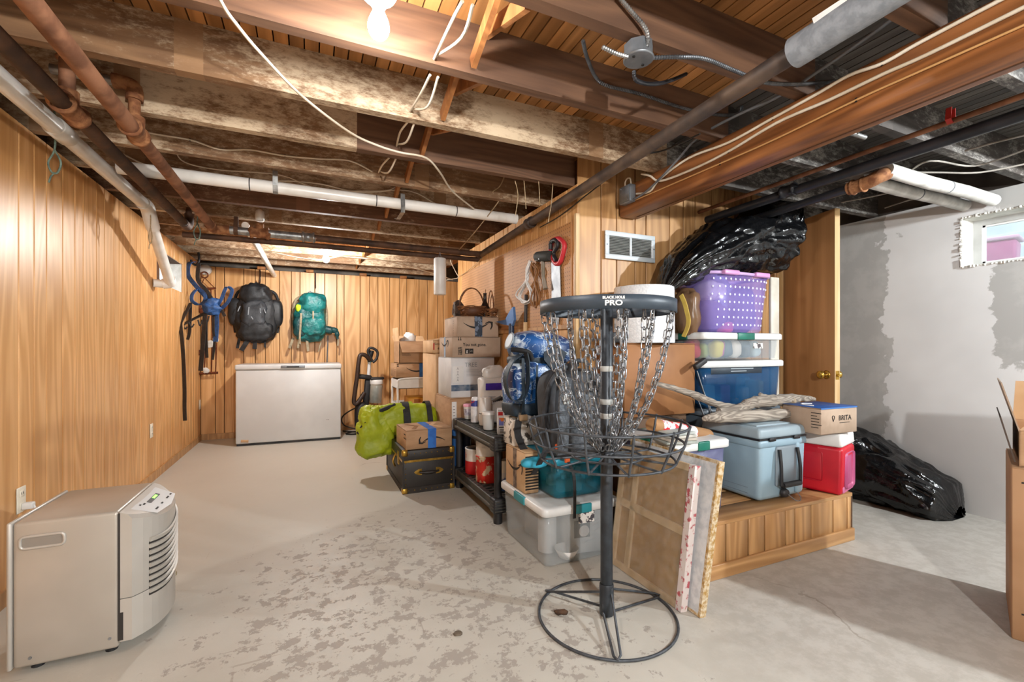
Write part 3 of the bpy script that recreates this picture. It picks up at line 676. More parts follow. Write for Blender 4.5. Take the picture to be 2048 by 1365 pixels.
# cables on the beam
def crop(x, y): return None
cable('white cable along the main beam, the upper of two', [(1.802, 2.173, 2.034), (1.802, 2.055, 2.012), (1.802, 1.973, 2.056), (1.803, 1.761, 2.093), (1.803, 1.519, 2.072), (1.803, 1.297, 2.083), (1.803, 1.116, 2.092), (1.803, 0.998, 2.101), (1.803, 0.894, 2.084), (1.803, 0.801, 2.091), (1.803, 0.693, 2.095), (1.803, 0.592, 2.098)], .0065, clips=(5, 8))
cable('white cable along the main beam, the lower of two', [(1.795, 2.12, 2.135), (1.795, 2.047, 2.098), (1.802, 1.965, 2.042), (1.803, 1.731, 2.025), (1.803, 1.519, 2.03), (1.803, 1.279, 2.055), (1.803, 1.075, 2.046), (1.803, 0.894, 2.046), (1.803, 0.772, 2.041), (1.803, 0.544, 2.045)], .0065, clips=(4,))
cable('thin tan cable along the lower edge of the main beam', [(1.802, 2.267, 2.001), (1.803, 1.92, 1.996), (1.803, 1.567, 1.991), (1.803, 1.297, 1.989), (1.803, 0.975, 1.999), (1.803, 0.796, 1.998), (1.803, 0.544, 1.995)], .004, mat('tan_cable', 'c99a63', rough=.6), clips=(2, 4))
cable('dark grey cable slanting from the ceiling down to the box on the beam end', [(1.765, 0.765, 2.208), (1.765, 0.942, 2.176), (1.765, 1.078, 2.156), (1.765, 1.237, 2.139), (1.765, 1.426, 2.155), (1.77, 1.658, 2.157), (1.775, 1.813, 2.098), (1.782, 1.932, 2.055), (1.785, 2.078, 2.011), (1.785, 2.203, 1.999)], .0065, CABG)
cable('thin black cable running from the beam box along the iron pipe', [(1.49, 1.396, 1.998), (1.53, 1.642, 2.037), (1.49, 1.808, 2.052), (1.48, 2.191, 2.003), (1.48, 2.534, 1.959), (1.48, 2.812, 1.953)], .004, CABB)
jb = thing('junction_box', 'square grey steel box screwed to the end of the main beam', 'electrical box', (1.782, 2.233, 2.044))
MB().rbox((0, 0, 0), (.045, .10, .105), .004, 2).build('box', GREYBOX, jb)
MB().rbox((-.024, 0, 0), (.004, .096, .10), .002, 1).build('cover', GREYBOX, jb)
for s in (-1, 1): MB().cyl((-.025, .03*s, .038*s), (-.029, .03*s, .038*s), .004, n=8).build('screw', STEEL, jb)
MB().tube(smooth_path([(0, .02, .05), (0, .02, .085), (0, -.0, .10), (.0, -.03, .085), (0, -.035, .0)], 4), .005, 6).build('wire', CABW, jb)
ob = thing('ceiling_box', 'round grey conduit box hanging between the front joists', 'electrical box', (0.995, 1.19, 2.061))
oc = [(.048*math.cos(a), .048*math.sin(a)) for a in [R(22.5+45*i) for i in range(8)]]
MB().prism(oc, .045, (0, 0, 0), (1, 0, 0), (0, 1, 0)).build('body', GREYBOX, ob)
MB().lathe([(.05, 0), (.05, -.003), (.046, -.005)], 24).build('cover', GREYBOX, ob)
for a in (.4, 3.5): MB().cyl((.03*math.cos(a), .03*math.sin(a), -.004), (.03*math.cos(a), .03*math.sin(a), -.008), .005, n=8).build('screw', CABB, ob)
MB().b2((-.012, -.012, .045), (.012, .012, ZJ-wmat(ob).translation.z)).build('hanger', GREYBOX, ob)
CONDM = mat('dark_conduit', '6a6e73', '54585d', 20, .45, .6)
def bx(label, pts, r=.009, m=None, nm='armored_conduit'):
    q = smooth_path(pts, 30); out = []; rr = []; acc = 0
    P = []; 
    L = sum((q[i+1]-q[i]).length for i in range(len(q)-1)); n = int(L/.0042)*2//2; d = 0; i = 0
    cum = [0]
    for j in range(len(q)-1): cum.append(cum[-1]+(q[j+1]-q[j]).length)
    for k in range(n+1):
        s = L*k/n
        while i < len(q)-2 and cum[i+1] < s: i += 1
        tt = (s-cum[i])/max(1e-6, cum[i+1]-cum[i]); P.append(q[i].lerp(q[i+1], min(1, tt))); rr.append(r*(1.06 if k % 2 else .74))
    o = MB().tube(P, rr, 8, sm=False).build(nm, m or GREYBOX); return tag(o, label, 'conduit')
bx('grey flexible conduit rising from the round box to the top of the photo', [(0.877, 1.145, 2.2), (0.928, 1.145, 2.168), (0.979, 1.14, 2.128), (0.992, 1.14, 2.092), (0.994, 1.16, 2.066)], .0075, GALV)
bx('dark ribbed conduit running right from the round box toward the beam', [(1.054, 1.19, 2.08), (1.132, 1.145, 2.077), (1.24, 1.14, 2.096), (1.386, 1.14, 2.092), (1.543, 1.14, 2.089), (1.743, 1.14, 2.131), (1.971, 1.14, 2.198)], .0075, CONDM)
bx('black ribbed conduit looping below the round box', [(0.976, 1.19, 2.016), (0.985, 1.19, 1.988), (1.096, 1.25, 2.034), (1.252, 1.33, 2.124), (1.437, 1.42, 2.249)], .007, BLKPIPE)
bx('short coiled conduit end left of the round box', [(0.851, 1.19, 2.061), (0.9, 1.19, 2.055), (0.952, 1.19, 2.056)], .0075, GALV)
bx('ribbed conduit stapled along the dark joist below the round box', [(0.902, 1.38, 2.213), (0.986, 1.48, 2.234), (1.089, 1.568, 2.23), (1.152, 1.572, 2.212), (1.323, 1.572, 2.218), (1.554, 1.572, 2.211), (1.776, 1.572, 2.224), (1.929, 1.572, 2.259), (1.96, 1.572, 2.301)], .0075, CONDM)
gc = mat('dusty_cable', 'a09a92', '7d7871', 8, .7)
cable('pale cable sagging across the right-hand joists, upper', [(2.882, 1.617, 2.08), (3.01, 1.406, 2.07), (2.957, 1.25, 2.08), (3.292, 1.197, 2.09), (3.244, 0.978, 2.09)], .005, gc)
cable('pale cable sagging across the right-hand joists, middle', [(2.704, 1.53, 2.06), (2.807, 1.401, 2.05), (3.175, 1.32, 2.08), (3.439, 1.23, 2.09), (3.541, 1.068, 2.1)], .005, gc)
cable('pale cable sagging across the right-hand joists, lower by the door', [(3.322, 1.886, 2.1), (3.291, 1.589, 2.07), (3.219, 1.466, 2.08)], .005, gc)
cable('short pale cable above the grey wall', [(3.734, 1.833, 2.1), (3.65, 1.649, 2.09), (3.754, 1.613, 2.1), (3.945, 1.64, 2.11)], .005, gc)
cable('grey cable looping across the top right corner', [(3.056, 1.149, 2.11), (3.034, 1.031, 2.1), (3.063, 0.924, 2.1)], .005, gc)
# strings and twine
for q, w in (([(1.118, 2.443, 2.1), (1.137, 2.443, 2.019), (1.121, 2.443, 1.897)], 'leftmost'), ([(1.177, 2.443, 2.109), (1.184, 2.443, 2.041), (1.191, 2.443, 1.942)], 'second from the left'),
             ([(1.276, 2.443, 2.124), (1.282, 2.443, 2.055), (1.282, 2.443, 1.972)], 'third from the left'), ([(1.377, 2.443, 2.14), (1.366, 2.443, 2.005), (1.342, 2.443, 1.878)], 'rightmost')):
    cable('thin string hanging above the iron pipe at the pegboard wall, '+w, q, .0028, STR, nm='string', cat='string')
def loop(label, top, knot, bot, w=.02, m=TWINE):
    """a hanging loop: straight from TOP to KNOT, then an eye down to BOT"""
    a, b, c = Vector(top), Vector(knot), Vector(bot); sd = Vector((_c, -_s, 0))*w; m2 = b.lerp(c, .55)
    o = MB().tube(smooth_path([a, a.lerp(b, .5)+sd*.1, b, m2-sd, c-sd*.4, c+sd*.5, m2+sd, b], 5), .004, 6).build('twine_loop', m); tag(o, label, 'twine')
    MB().tube(smooth_path([c, c-sd*.6+Vector((0, 0, -.02)), c-sd*.9+Vector((0, 0, -.045))], 4), .0035, 6).build('loose_end', m, o)
_c, _s = math.cos(R(24.2)), math.sin(R(24.2))
loop('green twine loop hanging from the white drain pipe nearest the camera', (-1.035, 2.658, 2.156), (-1.035, 2.658, 1.982), (-1.035, 2.658, 1.882), .028)
loop('twine hanging at the bend of the white drain pipe', (-0.985, 3.786, 2.123), (-0.985, 3.786, 1.92), (-0.985, 3.786, 1.818), .012, STR)
loop('pale green twine knotted at the end of the rusty ceiling pipe', (-0.754, 3.957, 2.262), (-0.754, 3.957, 2.024), (-0.754, 3.957, 1.903), .024)
# roll hung from the cross pipe
t = thing('paper_towel_roll', 'white paper roll hanging on a wire below the dark cross pipe', 'paper roll', (1.088, 4.03, 1.59))
MB().lathe([(.012, .0), (.050, .0), (.056, .008), (.056, .325), (.05, .335), (.02, .335), (.018, .20)], 24, cap=False).build('roll', WHITEP, t)
MB().lathe([(.019, .336), (.019, .30)], 16, cap=False).build('core', CARDD, t)
MB().tube([(-.015, 0, .32), (0, .01, .40), (.0, .02, .455)], .0025, 6).tube([(.015, 0, .32), (.002, .01, .40)], .0025, 6).build('wire', STEEL, t)

# ------------------------------------------------------------ left side: dehumidifier, outlets, freezer
SILV = mat('silver_plastic', 'b3aca2', 'a9a298', 3, .35, .25)
SILV2 = mat('silver_front', 'bdb9b2', 'b1ada6', 3, .32, .3)
DARKGAP = mat('dark_gap', '2b2724', rough=.8)
dh = thing('dehumidifier', 'silver dehumidifier with slotted front standing by the panelled wall', 'dehumidifier', (-.72, 2.245, 0))
x0, xs, xf, y0, y1, h = -.905, -.625, -.50, 2.05, 2.44, .515
MB().rbox(((x0+xs)/2, (y0+y1)/2, h/2+.012), (xs-x0, y1-y0, h-.024), .012, 3).build('housing', SILV, dh, world=True)
MB().rbox((x0-.008, (y0+y1)/2, h/2+.012), (.014, y1-y0+.004, h-.02), .006, 2).build('back_panel', SILV2, dh, world=True)
def front(z0, z1, slope=False):
    mb = MB(); pts = []
    n = 15; ys = [y0+(y1-y0)*i/(n-1) for i in range(n)]
    def bx_(y): k = (y-(y0+y1)/2)/((y1-y0)/2); return xf-.012-.075*abs(k)**2.6
    def zt(x): return min(z1, h-.004-(x-xs)*.42) if slope else z1
    vs = []; fs = []
    for y in ys:
        bxx = bx_(y)
        ring = [(xs+.003, y, z0), (bxx, y, z0), (bxx, y, zt(bxx)-.012 if slope else z1), (bxx-.012, y, zt(bxx-.012)), (xs+.003, y, zt(xs))]
        vs += ring
    for i in range(n-1):
        for j in range(5): j2 = (j+1) % 5; fs.append((i*5+j, i*5+j2, i*5+5+j2, i*5+5+j))
    mb.add(vs, fs, 0, False); mb.add(vs[:5], [(4, 3, 2, 1, 0)]); mb.add(vs[-5:], [(0, 1, 2, 3, 4)])
    return mb, bx_, zt
mb, bx_, zt = front(.20, h, True); mb.build('upper_front', SILV2, dh, world=True)
mb, _, _ = front(.045, .197); mb.build('water_tank', SILV2, dh, world=True)
for i in range(9):                                     # curved louvres on the front
    z = .405-.024*i; m_ = MB(); ys = [y0+.045+(y1-y0-.09)*j/12 for j in range(13)]
    m_.ribbon([(bx_(y)+.004, y, z+.045*(j-6)/12-.022*(1-((j-6)/6)**2)) for j, y in enumerate(ys)], .015, .007, (.3, 0, 1)); m_.build('louvre', SILV2, dh, world=True)
    m_ = MB(); m_.ribbon([(bx_(y)+.0015, y, z-.012+.045*(j-6)/12-.022*(1-((j-6)/6)**2)) for j, y in enumerate(ys)], .009, .003, (0, 0, 1)); m_.build('slot', DARKGAP, dh, world=True)
tl = lambda x, y, o=.001: (x, y, zt(x)+o)
cp_ = MB(); cp_.add([tl(-.605, 2.10), tl(-.53, 2.12), tl(-.515, 2.245), tl(-.53, 2.37), tl(-.605, 2.39)], [(0, 1, 2, 3, 4)]); cp_.build('control_panel', mat('panel_grey', 'c9cbcc', rough=.4), dh, world=True)
m_ = MB(); m_.add([tl(-.585, 2.20, .002), tl(-.570, 2.20, .002), tl(-.570, 2.32, .002), tl(-.585, 2.32, .002)], [(0, 1, 2, 3)]); m_.build('display', BLACK, dh, world=True)
m_ = MB(); m_.add([tl(-.582, 2.255, .003), tl(-.573, 2.255, .003), tl(-.573, 2.30, .003), tl(-.582, 2.30, .003)], [(0, 1, 2, 3)]); m_.build('lit_digits', emis('green_digits', (.25, 1, .1), 2.0), dh, world=True)
for (x, y, l) in ((-.545, 2.15, .03), (-.545, 2.22, .02), (-.545, 2.29, .03), (-.545, 2.34, .02), (-.595, 2.15, .012), (-.588, 2.165, .02)):
    m_ = MB(); m_.add([tl(x, y, .002), tl(x+.006, y, .002), tl(x+.006, y+l, .002), tl(x, y+l, .002)], [(0, 1, 2, 3)]); m_.build('button', INK, dh, world=True)
hx0, hx1, hz0, hz1 = -.885, -.772, .425, .465
m_ = MB(); rim = []
for (cx_, cz_, a0) in ((hx1-.012, hz1-.012, 0), (hx0+.012, hz1-.012, 90), (hx0+.012, hz0+.012, 180), (hx1-.012, hz0+.012, 270)):
    for a in range(0, 91, 30): rim.append((cx_+.012*math.cos(R(a0+a)), y0-.001, cz_+.012*math.sin(R(a0+a))))
m_.tube(rim, .005, 8, closed=True); m_.build('handle_rim', SILV2, dh, world=True)
MB().prism([(p[0], p[2]) for p in rim], .002, (0, y0+.0, 0), (1, 0, 0), (0, 0, 1)).build('handle_recess', mat('recess_silver', '8e8a84', rough=.4, metal=.3), dh, world=True)
MB().b2((xs-.002, y0-.0005, .05), (xs+.004, y0+.02, h-.01)).b2((xs+.004, y0-.0005, .05), (xs+.013, y0+.004, .15)).build('seam', DARKGAP, dh, world=True)
for x in (-.86, -.65): MB().cyl((x, y0, .055 if x < -.7 else .065), (x, y0-.003, .055 if x < -.7 else .065), .005, n=10).build('screw', STEEL, dh, world=True)
for x in (-.86, -.66):
    for y in (2.10, 2.39): MB().cyl((x, y, 0), (x, y, .025), .018, n=12).build('foot', BLACK, dh, world=True)
def outlet(label, loc, rz, plug=False, plain=False):
    t = thing('wall_outlet', label, 'outlet', loc, rz)
    IV = mat('ivory_plate', 'e6dfcd', rough=.4)
    MB().rbox((0, -.003, 0), (.07, .006, .115), .003, 2).build('plate', IV, t)
    if not plain:
        for z in (-.027, .027):
            MB().rbox((0, -.007, z), (.034, .003, .03), .0012, 1).build('socket', IV, t)
            for x in (-.007, .007): MB().box((x, -.0088, z+.002), (.003, .001, .010)).build('slot', BLACK, t)
    if plug:
        MB().rbox((.0, -.028, -.03), (.03, .04, .03), .006, 2).build('plug', WHITEP, t)
        MB().tube(smooth_path([(0, -.045, -.03), (.005, -.05, -.06), (.02, -.03, -.12), (.10, -.012, -.21), (.2, -.012, -.26)], 5), .005, 8).build('cord', WHITEP, t)
    return t
outlet('ivory wall outlet with a white plug in it above the dehumidifier', (-1.189, 2.754, 0.418), R(90), True)
outlet('plain ivory outlet low on the long panelled wall', (-1.189, 4.585, 0.423), R(90))
outlet('small ivory switch plate in the corner by the freezer', (-1.189, 6.367, 0.432), R(90), plain=True)
# chest freezer
fz = thing('chest_freezer', 'white chest freezer against the back panelled wall', 'freezer', (-.20, 6.10, 0), R(-1.5))
MB().rbox((0, 0, .44), (1.10, .54, .83), .012, 3).build('body', WHITE, fz)
MB().rbox((0, -.004, .885), (1.115, .56, .06), .016, 3).build('lid', WHITE, fz)
MB().b2((-.54, -.262, .003), (.54, .262, .03)).build('base', BLACK, fz)
MB().b2((-.55, -.268, .853), (.55, .268, .858)).build('gasket', mat('gasket_grey', '8b8c8e', rough=.6), fz)
MB().rbox((.03, -.285, .885), (.25, .018, .03), .004, 2).build('lid_handle', GREYBOX, fz)
MB().box((.03, -.295, .885), (.13, .006, .014)).build('handle_plate', BLACK, fz)
MB().rbox((-.46, -.271, .055), (.075, .002, .03), .0005, 1, rot=Matrix.Rotation(R(6), 3, 'Y')).build('tape_scrap', CARDL, fz)
for i, x in enumerate((.395, .41)): MB().box((x, -.271, .245), (.008, .002, .006)).build('lamp', BLACK, fz)
# window hook, bottle-opener-like wall bracket omitted; hooks for the hanging gear
def hook(label, x, z0, z1, y=YB):
    t = thing('hanging_hook', label, 'hook', (x, y-.02, z0))
    MB().tube(smooth_path([(0, .0, .0), (0, -.0, z1-z0+.05), (0, -.01, z1-z0+.01), (0, -.05, z1-z0-.01), (0, -.065, z1-z0+.03)], 5), .008, 8).build('rod', mat('hook_brown', '3c2417', rough=.5), t)
    return t
hook('dark brown hook holding the black hiking backpack', (-0.566, 6.41, 2.048)[0], (-0.566, 6.41, 2.079)[2], (-0.566, 6.41, 1.917)[2])
hook('dark hook holding the teal hiking backpack', (0.068, 6.41, 2.06)[0], (0.068, 6.41, 2.092)[2], (0.068, 6.41, 1.896)[2])

# ------------------------------------------------------------ gear on the back wall
NYL = mat('black_nylon', '141517', '202226', 16, .55, bump=.4, bsc=16, bd=.012)
NYLG = mat('grey_nylon', '26282c', '34373c', 14, .55, bump=.4, bsc=18, bd=.012)
TEAL = mat('teal_nylon', '177a78', '0d5556', 9, .45, bump=.8, bsc=15, bd=.02)
TEALD = mat('dark_teal_nylon', '0f4a4c', '0b3a3d', 9, .45, bump=.8, bsc=15, bd=.02)
STRAPG = mat('tan_strap', 'a79a80', '8f826a', 30, .8)
STRAPB = mat('black_strap', '19191b', '232326', 40, .7)
BUCK = mat('grey_buckle', '8f949a', rough=.4)
def hiking_pack(name, label, cx, zt, zb, w, y, m, md, kind):
    """hanging rucksack: body, lid, front and side pockets, straps. front faces -Y"""
    t = thing(name, label, 'backpack', (cx, y, zb)); H = zt-zb; D = .13
    MB().blob((0, 0, H*.40), (w*.40, D, H*.42), .62, 44, 30, .030, 9, seed=3, ridged=True).build('body', m, t)
    if kind == 'black':
        MB().blob((.0, -.035, H*.80), (w*.30, D*.9, H*.20), .7, 36, 22, .026, 9, ridged=True, seed=7, fn=lambda p: (p.x*(1-.8*max(0, p.z)), p.y, p.z)).build('lid', m, t)
        MB().blob((-.01, -.10, H*.46), (w*.23, .075, H*.24), .6, 36, 24, .024, 10, seed=2, ridged=True).build('front_pocket', md, t)
        MB().blob((.0, -.085, H*.18), (w*.32, .085, H*.17), .6, 36, 22, .026, 10, seed=5, ridged=True).build('lower_pocket', m, t)
        for s in (-1, 1): MB().blob((s*w*.38, -.0, H*.50), (w*.14, .10, H*.24), .6, 20, 14, .012, 8, seed=s).build('side_pocket', m, t)
        for (x, z, l, r_) in ((-.13, .54, .07, 20), (-.05, .51, .10, 5), (.05, .52, .06, -4), (.09, .51, .05, -18), (-.02, .39, .04, -30)):
            d = Vector((math.sin(R(r_)), 0, math.cos(R(r_))))*l*.5*(H/.72)
            c = Vector((x*w/.46, -.178, z*H)); MB().ribbon([c-d, c, c+d], .009, .004, (1, 0, 0)).build('zip_pull', BUCK, t)
    else:
        MB().blob((.035, -.05, H*.76), (w*.33, D*.85, H*.22), .68, 36, 22, .026, 9, ridged=True, seed=9, fn=lambda p: (p.x*(1+.35*p.z/H), p.y, p.z)).build('lid', m, t)
        MB().blob((.035, -.085, H*.30), (w*.30, .09, H*.20), .6, 36, 22, .024, 10, seed=4, ridged=True).build('front_pocket', m, t)
        MB().blob((-.08, -.04, H*.28), (w*.24, .10, H*.22), .6, 32, 22, .022, 10, seed=6, ridged=True).build('side_pocket', md, t)
        MB().ribbon([(.035, -.175, H*.60), (.035, -.185, H*.50), (.035, -.175, H*.40)], .018, .005, (1, 0, 0)).build('front_strap', STRAPG, t)
        MB().ribbon([(-.10, -.14, H*.55), (-.105, -.165, H*.35), (-.115, -.14, H*.10), (-.115, -.10, -.05)], .022, .005, (1, 0, 0)).build('side_strap', STRAPG, t)
        MB().blob((-.13, -.10, H*.66), (.035, .03, .045), .8, 14, 10, .01, 30).build('lime_pouch', mat('lime_cloth', 'b7d422', rough=.7), t)
        MB().tube(smooth_path([(w*.34, -.02, H*.25), (w*.5, -.03, H*.22), (w*.62, -.03, H*.22), (w*.70, -.03, H*.17), (w*.72, -.03, .02)], 5), [.05]*8+[.04]*6+[.03]*4+[.016]*3, 10).build('hip_belt', TEALD, t)
        MB().ribbon(smooth_path([(w*.72, -.03, .06), (w*.74, -.03, 0), (w*.73, -.03, -.07)], 4), .02, .006, (1, 0, 0)).build('belt_strap', STRAPG, t)
    k = -1
    for s in (-1, 1):
        MB().tube(smooth_path([(s*w*.12, .05, H*.93), (s*w*.36, .08, H*.86), (s*w*.44, .08, H*.55), (s*w*.40, .06, H*.15)], 5), .018, 8).build('shoulder_strap', STRAPB if kind == 'black' else STRAPG, t)
    tails = [(-.06, -.10, .17, 30, .05), (-.0, -.08, .13, 4, .045), (.10, -.06, .11, 0, .022), (-.17, -.04, .12, 10, .03)] if kind == 'black' else [(-.12, -.08, .13, 8, .025), (-.04, -.06, .17, -6, .03), (.14, .0, .18, 14, .014), (-.19, -.0, .14, 20, .03)]
    for (x, y_, l, a, ww) in tails:
        d = Vector((-math.sin(R(a)), 0, -math.cos(R(a))))*l
        p0 = Vector((x, y_, .03)); MB().ribbon([p0, p0+d*.5+Vector((0, -.01, 0)), p0+d], ww, .006, (1, 0, 0)).build('loose_strap', STRAPB if kind == 'black' else STRAPG, t)
    MB().tube(smooth_path([(-.03, .0, H*.95), (-.012, .01, H*1.03), (.012, .01, H*1.03), (.03, .0, H*.95)], 4), .006, 6).build('haul_loop', STRAPB if kind == 'black' else BUCK, t)
    return t
hiking_pack('hiking_backpack', 'black hiking backpack hanging on the back wall above the freezer', (-0.595, 6.2, 1.142)[0], (-0.595, 6.2, 1.876)[2], (-0.595, 6.2, 1.19)[2], .56, 6.27, NYL, NYLG, 'black')
hiking_pack('hiking_backpack', 'teal hiking backpack with tan straps hanging on the back wall', (0.014, 6.2, 1.144)[0]-.01, (0.014, 6.2, 1.804)[2], (0.014, 6.2, 1.201)[2], .45, 6.28, TEAL, TEALD, 'teal')
STR2 = STRAPG
MB_ = MB().tube([(0.219, 6.4, 1.265), (0.207, 6.4, 0.909)], .008, 8).build('wooden_rod', CABG); tag(MB_, 'thin grey rod hanging down the wall below the teal backpack', 'rod')
# climbing harness hung in the corner
BLUEW = mat('blue_webbing', '274f86', '1c3a63', 30, .6); BLKW = mat('black_webbing', '1f1a18', '2e2622', 30, .7)
hz = thing('climbing_harness', 'blue and black climbing harness hanging in the back left corner', 'harness', (-1.092, 5.75, 1.404))
def strap(pts, w, m, nm='strap', th=.008):
    MB().ribbon(smooth_path(pts, 5), w, th, (.91, -.41, .1)).build(nm, m, hz, world=True)
Yh = 5.75
strap([(-1.105, 5.75, 2.021), (-1.167, 5.75, 1.995), (-1.175, 5.75, 1.878), (-1.112, 5.74, 1.774), (-1.03, 5.73, 1.671), (-0.956, 5.72, 1.556)], .045, BLUEW, 'waist_belt')
strap([(-1.073, 5.72, 2.008), (-1.078, 5.7, 1.824), (-1.007, 5.7, 1.722), (-0.953, 5.7, 1.618), (-0.917, 5.7, 1.513)], .04, BLKW, 'shoulder_strap')
strap([(-0.926, 5.7, 1.523), (-0.868, 5.68, 1.62), (-0.829, 5.66, 1.727), (-0.801, 5.66, 1.755), (-0.764, 5.66, 1.72), (-0.803, 5.67, 1.6), (-0.88, 5.7, 1.514)], .035, BLUEW, 'leg_loop')
strap([(-1.099, 5.72, 1.72), (-1.13, 5.7, 1.663), (-1.13, 5.7, 1.6), (-1.078, 5.7, 1.565), (-1.025, 5.7, 1.594), (-1.017, 5.71, 1.67), (-1.064, 5.72, 1.722), (-1.099, 5.72, 1.72)], .035, BLUEW, 'leg_loop')
MB().blob((-0.949, 5.68, 1.542), (.075, .05, .075), .8, 22, 16, .04, 16, ridged=True).build('tie_in', BLUEW, hz, world=True)
strap([(-0.962, 5.7, 1.511), (-1.06, 5.7, 1.444), (-1.144, 5.68, 1.388), (-1.217, 5.66, 1.333)], .04, BLKW, 'gear_belt')
for a in ((366, 655), (374, 652), (386, 648), (392, 655), (402, 645), (410, 640)):
    pass
for q in ([(-1.2, 5.66, 1.344), (-1.183, 5.66, 1.303), (-1.161, 5.66, 1.324)], [(-1.15, 5.67, 1.372), (-1.129, 5.67, 1.32), (-1.107, 5.67, 1.357)], [(-1.074, 5.68, 1.4), (-1.056, 5.68, 1.337), (-1.034, 5.68, 1.401)], [(-1.021, 5.68, 1.433), (-0.994, 5.68, 1.376), (-0.976, 5.68, 1.445)]):
    MB().tube(smooth_path(q, 4), .008, 6).build('gear_loop', BLKW, hz, world=True)
strap([(-1.139, 5.7, 1.578), (-1.185, 5.55, 1.39), (-1.187, 5.5, 1.327), (-1.153, 5.4, 1.184), (-1.137, 5.38, 0.987), (-1.124, 5.36, 0.692), (-1.122, 5.35, 0.521), (-1.116, 5.34, 0.389)], .035, BLKW, 'long_strap')
strap([(-1.012, 5.68, 1.465), (-1.017, 5.66, 1.295), (-1.031, 5.66, 1.084), (-1.048, 5.66, 0.863)], .045, BLKW, 'hanging_strap')
strap([(-1.003, 5.68, 1.402), (-1.001, 5.67, 1.19), (-0.991, 5.66, 1.0)], .03, BLKW, 'hanging_strap')
strap([(-0.915, 5.69, 1.501), (-0.909, 5.68, 1.351), (-0.915, 5.66, 1.169)], .05, BLUEW, 'hanging_strap')
strap([(-0.938, 5.69, 1.5), (-0.936, 5.68, 1.297), (-0.925, 5.67, 1.169), (-0.943, 5.67, 0.978)], .025, BLKW, 'hanging_strap')
strap([(-1.143, 5.7, 1.578), (-1.144, 5.68, 1.398), (-1.146, 5.67, 1.272), (-1.163, 5.67, 1.189)], .03, BLKW, 'hanging_strap')
strap([(-0.877, 5.68, 1.523), (-0.848, 5.67, 1.481), (-0.833, 5.66, 1.443)], .03, BLKW, 'hanging_strap')
hk = thing('hanging_hook', 'black hook under the joists carrying the climbing harness', 'hook', (-1.078, 5.75, 2.071))
MB().tube(smooth_path([(-1.083, 5.75, 2.124), (-1.078, 5.75, 2.034), (-1.105, 5.75, 1.989), (-1.14, 5.75, 2.008), (-1.149, 5.75, 2.039)], 5), .012, 8).build('rod', BLACKM, hk, world=True)
# small framed wire decoration behind the harness
RT = mat('rusty_wire', '7a3f22', '5a2c16', 30, .7, .3)
wd_ = thing('wire_decoration', 'rusty wire hanging decoration behind the harness with a bottom rail', 'wall decoration', (-1.143, 6.36, 1.971))
MB().tube(circ(.035, 14, (-1.138, 6.36, 1.971), ax='y'), .008, 6, closed=True).build('ring', RT, wd_, world=True)
MB().tube([(-1.138, 6.36, 1.936), (-1.188, 6.36, 1.803)], .005, 6).build('wire', RT, wd_, world=True)
MB().tube([(-1.138, 6.36, 1.936), (-1.033, 6.36, 1.817)], .005, 6).build('wire', RT, wd_, world=True)
MB().tube([(-1.207, 6.36, 1.802), (-1.023, 6.36, 1.818)], .012, 8).build('top_rail', RT, wd_, world=True)
MB().tube([(-1.232, 6.36, 0.8), (-1.003, 6.36, 0.807)], .014, 8).build('bottom_rail', RT, wd_, world=True)
for q in ([(-1.202, 6.36, 1.79), (-1.217, 6.36, 1.318), (-1.202, 6.36, 0.811)], [(-1.143, 6.36, 1.793), (-1.123, 6.36, 1.26), (-1.143, 6.36, 0.81)], [(-1.073, 6.36, 1.797), (-1.063, 6.36, 1.321), (-1.068, 6.36, 0.808)], [(-1.033, 6.36, 1.799), (-1.013, 6.36, 1.321), (-1.028, 6.36, 0.807)]):
    MB().tube(smooth_path(q, 4), .007, 6).build('upright', RT, wd_, world=True)
random.seed(4)
for i, q in enumerate(((-1.199, 6.34, 1.576), (-1.159, 6.34, 1.542), (-1.189, 6.34, 1.053), (-1.08, 6.34, 1.142), (-1.02, 6.34, 1.201), (-1.12, 6.34, 0.834))):
    MB().blob(q, (.035, .012, .04), .9, 10, 8, .02, 20, seed=i).build('charm', PLASTER if i > 2 else RT, wd_, world=True)
t = thing('smoke_alarm', 'small white round alarm at the top of the back left corner', 'alarm', (-1.139, 6.42, 2.04))
MB().lathe([(.0, -.045), (.05, -.045), (.062, -.03), (.065, 0)], 20, rot=Matrix.Rotation(R(-90), 3, 'X')@Matrix.Identity(3), c=(0, 0, 0), cap=False).build('case', WHITEP, t)
# upright vacuum
v = thing('vacuum_cleaner', 'black upright vacuum with a clear dust cup by the back wall', 'vacuum', (.74, 5.98, 0))
Y_ = 5.97
MB().rbox((.735, 5.93, .045), (.30, .34, .08), .03, 3).build('floor_head', BLACK, v, world=True)
for s in (.60, .66): MB().cyl((s, 5.80, .055), (s+.03, 5.80, .055), .05, n=18).build('wheel', mat('dark_rubber', '2a2020', rough=.6), v, world=True)
MB().blob((.60, 6.0, .23), (.085, .09, .19), .6, 20, 14).build('motor_housing', BLACK, v, world=True)
MB().rbox((.665, 6.02, .52), (.075, .07, .36), .015, 2, rot=Matrix.Rotation(R(5), 3, 'Y')).build('spine', BLACK, v, world=True)
MB().rbox((.635, 6.02, .735), (.18, .11, .06), .02, 2, rot=Matrix.Rotation(R(8), 3, 'Y')).build('shoulder', BLACK, v, world=True)
MB().lathe([(.06, 0), (.075, .01), (.078, .22), (.075, .23), (.06, .235)], 20, (.765, 5.97, .40), rot=Matrix.Rotation(R(4), 3, 'Y')).build('dust_cup', clear('dust_cup', 'b9beb8', .55, .15, '8f948c', 4), v, world=True)
MB().lathe([(.03, .02), (.03, .2)], 12, (.765, 5.97, .40)).build('filter', mat('filter_grey', '6f8288', rough=.8), v, world=True)
